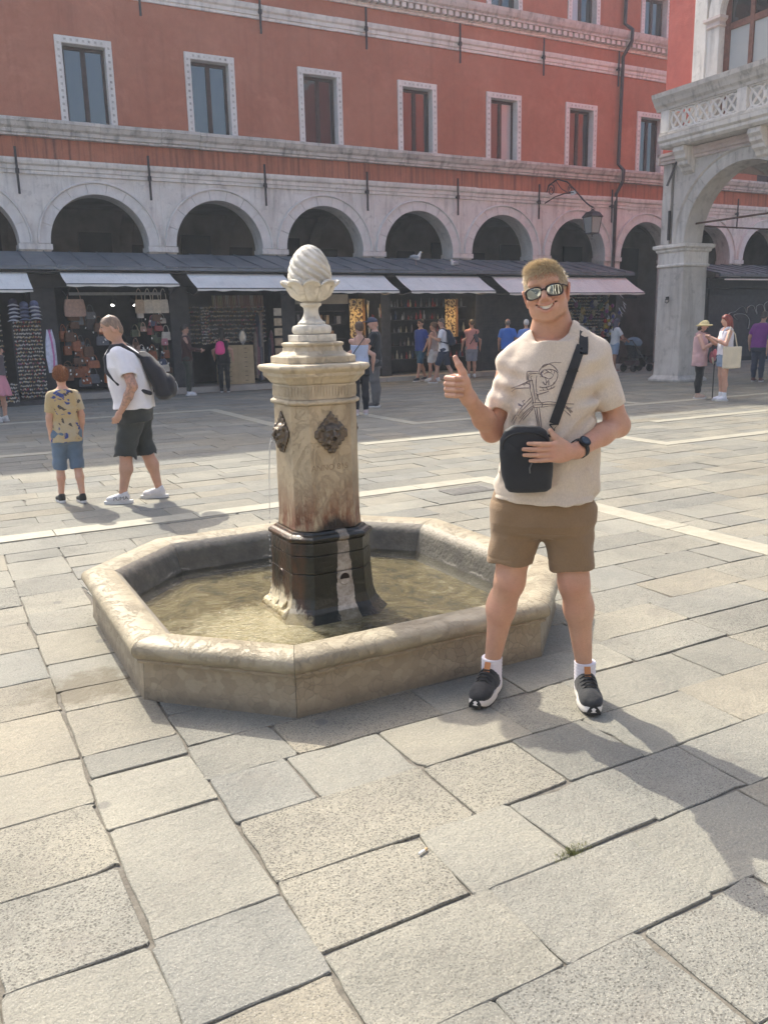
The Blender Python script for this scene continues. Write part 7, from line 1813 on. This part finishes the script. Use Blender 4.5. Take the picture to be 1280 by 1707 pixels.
TB = worn('tote_bag', 'cream canvas tote bag on the shoulder of the red haired woman', 'bag', RL, RF)
q = Sdf(); q.box((.27, .03, .86), (.025, .18, .21), .02, k=.01); q.disp(lambda X, Y, Z: .005 * nz3(X, Y, Z, 18, 6)); blob('bag_body', q, .009, C(.66, .57, .42), TB)
MB().tube([(.27, -.07, 1.06), (.235, -.05, 1.30), (.19, .0, 1.445), (.235, .08, 1.30), (.27, .12, 1.06)], .011, 5).build('handle', C(.66, .57, .42), TB, smooth=True, local=True)
ck = worn('walking_stick', 'thin dark walking stick between the two women', 'stick', (14.15, 12.05), (0, -1)); MB().tube([(0, 0, 0), (0, 0, .82), (.03, 0, .86), (.08, 0, .84)], .011, 6).build('shaft', M_RUB, ck, local=True)
# loggia passers-by
bg_person('person in purple T-shirt bending forward under the loggia', (18.75, 14.6), F_(.80, .30), 1.76, 1.1, (.46, .28, .2), ('tee', C(.22, .05, .24)), ('pants', .10, C(.06, .07, .10)), (.12, .05, .05), ('short', (.08, .07, .06)), lean=.22)
bg_person('grey haired person in blue grey patterned clothes at the right edge under the loggia', (18.05, 13.55), F_(.55, .70), 1.60, 1.15, (.46, .29, .21), ('tee', C(.09, .11, .16, .5), .62), ('wide', .12, C(.09, .11, .16, .5)), (.68, .68, .68), ('short', (.26, .25, .24)), male=False, lean=.08)
bg_person('dark dressed person standing behind the woman in the sun hat', (19.6, 18.6), F_(-.2, -.9), 1.72, 1.0, (.42, .26, .19), ('tee', C(.03, .03, .035)), ('pants', .1, C(.03, .032, .04)), (.1, .1, .1), ('short', (.04, .03, .03)))
bg_person('person in navy top and beige shorts behind the red haired woman', (20.4, 18.2), F_(-.6, -.6), 1.78, 1.02, (.44, .27, .2), ('tee', C(.03, .045, .075)), ('shorts', .48, C(.35, .28, .22)), (.2, .12, .1), ('short', (.03, .03, .03)))
bg_person('stallholder in black T-shirt standing inside the mask stall', (18.95, 21.9), F_(-.5, -.7), 1.74, 1.0, (.5, .3, .22), ('tee', C(.02, .025, .035)), ('pants', .1, C(.03, .03, .035)), (.05, .05, .05), ('short', (.05, .04, .03)), tilt=.3)

# ================================================================== small things
def gull(x, y, z, rz, label, sit):
    T = thing('gull', label, 'gull', (x, y, z), rz, 'gulls on the canopy')
    q = Sdf(); zl = .06 if sit else .14
    q.ell((0, 0, zl + .07), (.065, .14, .068), .03, rot=(.18 if sit else .35, 0, 0)).ell((0, -.10, zl + .12), (.045, .05, .06), .03).cap((0, -.11, zl + .13), (0, -.13, zl + (.14 if sit else .20)), .034, .03, .02).ell((0, -.145, zl + (.15 if sit else .215)), (.030, .040, .030), .012)
    q.cap((0, .12, zl + .06), (0, .22, zl + .045), .03, .012, .03, sq=((0, 0, 1), 1.8)); blob('body', q, .007, flat((.74, .74, .73), .8, .08), T)
    for s in (-1, 1):
        q = Sdf(); q.ell((s * .052, .04, zl + .082), (.022, .145, .05), .01, rot=(.15, 0, 0)).cap((s * .04, .13, zl + .07), (s * .01, .26, zl + .05), .02, .006, .015); blob('wing', q, .007, flat((.34, .36, .38), .8, .1), T)
        if not sit: MB().tube([(s * .028, .0, .005), (s * .028, .01, zl + .03)], .007, 5).tube([(s * .028, .01, .006), (s * .03, -.04, .004)], .008, 5).build('leg', flat((.5, .36, .3), .6, .1), T, local=True)
    MB().tube([(0, -.175, zl + (.15 if sit else .215)), (0, -.21, zl + (.145 if sit else .208)), (0, -.225, zl + (.138 if sit else .2))], [.010, .008, .003], 6).build('beak', flat((.6, .42, .08), .5, .1), T, local=True)
rz_ = lambda y: 3.205 + (y - 21.78) * (.495 / 2.21)
gull(13.45, 22.75, rz_(22.75), 1.0, 'white gull standing upright on the lead canopy', False)
gull(14.72, 22.6, rz_(22.6) - .05, -1.2, 'gull with grey wings sitting on the lead canopy', True)
gt = MB(); rg_ = random.Random(2)
for k in range(420):
    x = 1.575 + rg_.gauss(0, .035); y = 1.765 + rg_.gauss(0, .010) + (x - 1.575) * .12; hh = rg_.uniform(.003, .012); a = rg_.uniform(0, 6.28); w = .0016
    gt.add([(x - w * math.cos(a), y - w * math.sin(a), -.006), (x + w * math.cos(a), y + w * math.sin(a), -.006), (x + rg_.gauss(0, .010), y + rg_.gauss(0, .010), hh)], [(0, 1, 2)])
tag(link('grass_tuft', gt.mesh('grass_tuft', fix=False), flat((.17, .18, .065), .8, .35, 60.)), 'small tuft of green grass growing in a paving joint', 'grass', kind='stuff')
cb = thing('cigarette_butt', 'white cigarette butt lying on a paving slab', 'cigarette butt', (1.164, 1.984, .009), .3)
MB().tube([(-.014, 0, 0), (.012, 0, 0)], .0042, 10).build('paper', flat((.75, .73, .68), .8, .06), cb, local=True); MB().tube([(.0121, 0, 0), (.024, 0, 0)], .0043, 10).build('filter', flat((.55, .36, .18), .8, .1), cb, local=True)
mh = thing('drain_cover', 'small ribbed drain cover set into the paving behind the shorts', 'cover', (4.55, 6.75, .004))
MB().box(4.3, 4.8, 6.62, 6.9, -.02, .009).build('plate', flat((.20, .19, .17), .7, .2, 20.), mh)
for k in range(16): MB().box(4.32 + .029 * k, 4.335 + .029 * k, 6.64, 6.88, .0092, .014).build('rib', flat((.22, .21, .19), .7, .2, 20.), mh)

# building across the square, seen only in reflections
OB = thing('opposite_building', 'sunlit arcaded building across the square behind the viewer', 'building', (4, -13, 0))
M_OCH = plaster('pale ochre stucco', (.50, .40, .28), (.56, .46, .34), (.36, .28, .2))
for k in range(9):
    c = -14 + 4 * k; seg = 16; arc_ = [(c + 1.5 * math.cos(math.pi * j / seg), 3.2 + 1.5 * math.sin(math.pi * j / seg)) for j in range(seg + 1)]
    MB().prism([(c - 2, 0), (c - 2, 5.5), (c + 2, 5.5), (c + 2, 0), (c + 1.5, 0)] + arc_ + [(c - 1.5, 0)], 'y', -13.5, -13).build('arcade_bay', M_WST, OB)
    for z in (6.6,): MB().box(c - .6, c + .6, -13.02, -12.95, z, z + 1.9).build('window', M_DOORD, OB)
MB().box(-16, 20, -13.6, -13.02, 5.5, 9.6).build('wall', M_OCH, OB); MB().box(-16, 20, -17.5, -17, 0, 5.5).box(-16, 20, -17, -13.5, 5.3, 5.5).build('passage_wall', M_INNER, OB)
MB().prism([(-12.5, 9.5), (-12.5, 9.7), (-18, 12.2), (-18, 9.5)], 'x', -16, 20).build('roof', flat((.34, .17, .10), .9, .3, 6., .03), OB)

# ------------------------------------------------------------------ labels of look-alikes: by place
U_ = 'first second third fourth fifth sixth seventh eighth ninth tenth eleventh twelfth thirteenth fourteenth fifteenth sixteenth seventeenth eighteenth nineteenth twentieth'.split()
def ordn(k): return U_[k] if k < 20 else ('twenty-', 'thirty-', 'forty-', 'fifty-', 'sixty-')[(k + 1) // 10 - 2] + U_[(k + 1) % 10 - 1] if (k + 1) % 10 else ('thirtieth', 'fortieth', 'fiftieth', 'sixtieth')[(k + 1) // 10 - 3]
def relabel(group, fmt, axis=0, rows=None):
    obs = [o for o in COL.objects if o.parent is None and o.get('group') == group]
    pos = {o: (o.location.copy() if o.type == 'EMPTY' or o.location.length > .01 else sum((Vector(c) for c in o.bound_box), Vector()) / 8) for o in obs}
    if rows:
        for zi, (z, nm) in enumerate(rows):
            for k, o in enumerate(sorted([o for o in obs if min(range(len(rows)), key=lambda q: abs(rows[q][0] - min(c[2] for c in o.bound_box))) == zi], key=lambda o: pos[o].x)): o['label'] = fmt % (ordn(k), nm)
    else:
        for k, o in enumerate(sorted(obs, key=lambda o: pos[o][axis])): o['label'] = fmt % ordn(k)
relabel('dark bags left in the handbag stall', 'dark leather handbag, %s from the bottom in the left heap of the handbag stall', 2)
relabel('coloured bags right in the handbag stall', 'small coloured bag, %s from the bottom at the right of the handbag stall', 2)
relabel('price tags in the handbag stall', 'white price tag, %s from the left among the handbags', 0)
relabel('jackets on the rail', 'dark jacket, %s from the left on the rail in the handbag stall', 0)
relabel('scarves right of the drawer cabinet', 'long dark scarf, %s from the left beside the drawer cabinet', 0)
relabel('necklaces above the drawer cabinet', 'bead necklace, %s from the left in the row above the drawer cabinet', 0)
relabel('card packs on the post', 'pale card pack, %s from the bottom on the post left of the fountain', 2)
relabel('souvenirs in the leftmost stall', 'small souvenir, %s from the left hanging in the leftmost stall', 0)
relabel('necklaces on the post behind the cap', 'shiny necklace, %s from the left on the post behind the man in the cap', 0)
relabel('shelves behind the column', 'dark shelf, %s from the bottom in the shop right of the fountain column', 2)
relabel('shelves of the glassware stall', 'long dark shelf, %s from the bottom in the glassware stall', 2)
relabel('glassware on the dark shelves', 'small glass piece, %s from the left on the %s shelf of the glassware stall', 0, [(.62, 'lowest'), (1.02, 'second'), (1.42, 'third'), (1.8, 'fourth'), (2.18, 'top')])
relabel('gift boxes on the shelves', 'small gift box, %s from the left on the %s shelf behind the fountain column', 0, [(.9, 'lowest'), (1.3, 'middle'), (1.72, 'upper')])
relabel('masks in the souvenir stall', 'painted carnival mask, %s from the left in the stall behind the smiling man', 0)
relabel('white quills of the mask stall', 'white quill, %s from the left at the front of the mask stall', 0)
relabel('bright figures by the pushchair', 'small bright figure, %s from the left beside the pushchair', 0)
for st_, cx_ in (('left', 1.93), ('middle', 2.16), ('right', 2.40)):
    cs = sorted([o for o in COL.objects if o.get('group') == 'caps stacked over the souvenir rack' and abs(o.location.x - cx_) < .1], key=lambda o: o.location.z)
    for k, o in enumerate(cs): o['label'] = 'navy cap, %s from the bottom of the %s stack over the souvenir rack' % (ordn(k), st_)
# ================================================================== haze volume added to imitate the milky lens veil
hz = NT('added veil'); hz.n.remove(hz.b); pv = hz.n.new('ShaderNodeVolumePrincipled')
pv.inputs['Color'].default_value = (.82, .90, 1., 1); pv.inputs['Density'].default_value = .0019; pv.inputs['Anisotropy'].default_value = .3
hz.l.new(pv.outputs[0], hz.out.inputs['Volume'])
tag(MB().box(-122, 122, -122, 122, -1.1, 15.8).build('haze', hz.m), 'thin haze volume added over the square to imitate the lens veil', kind='stuff')
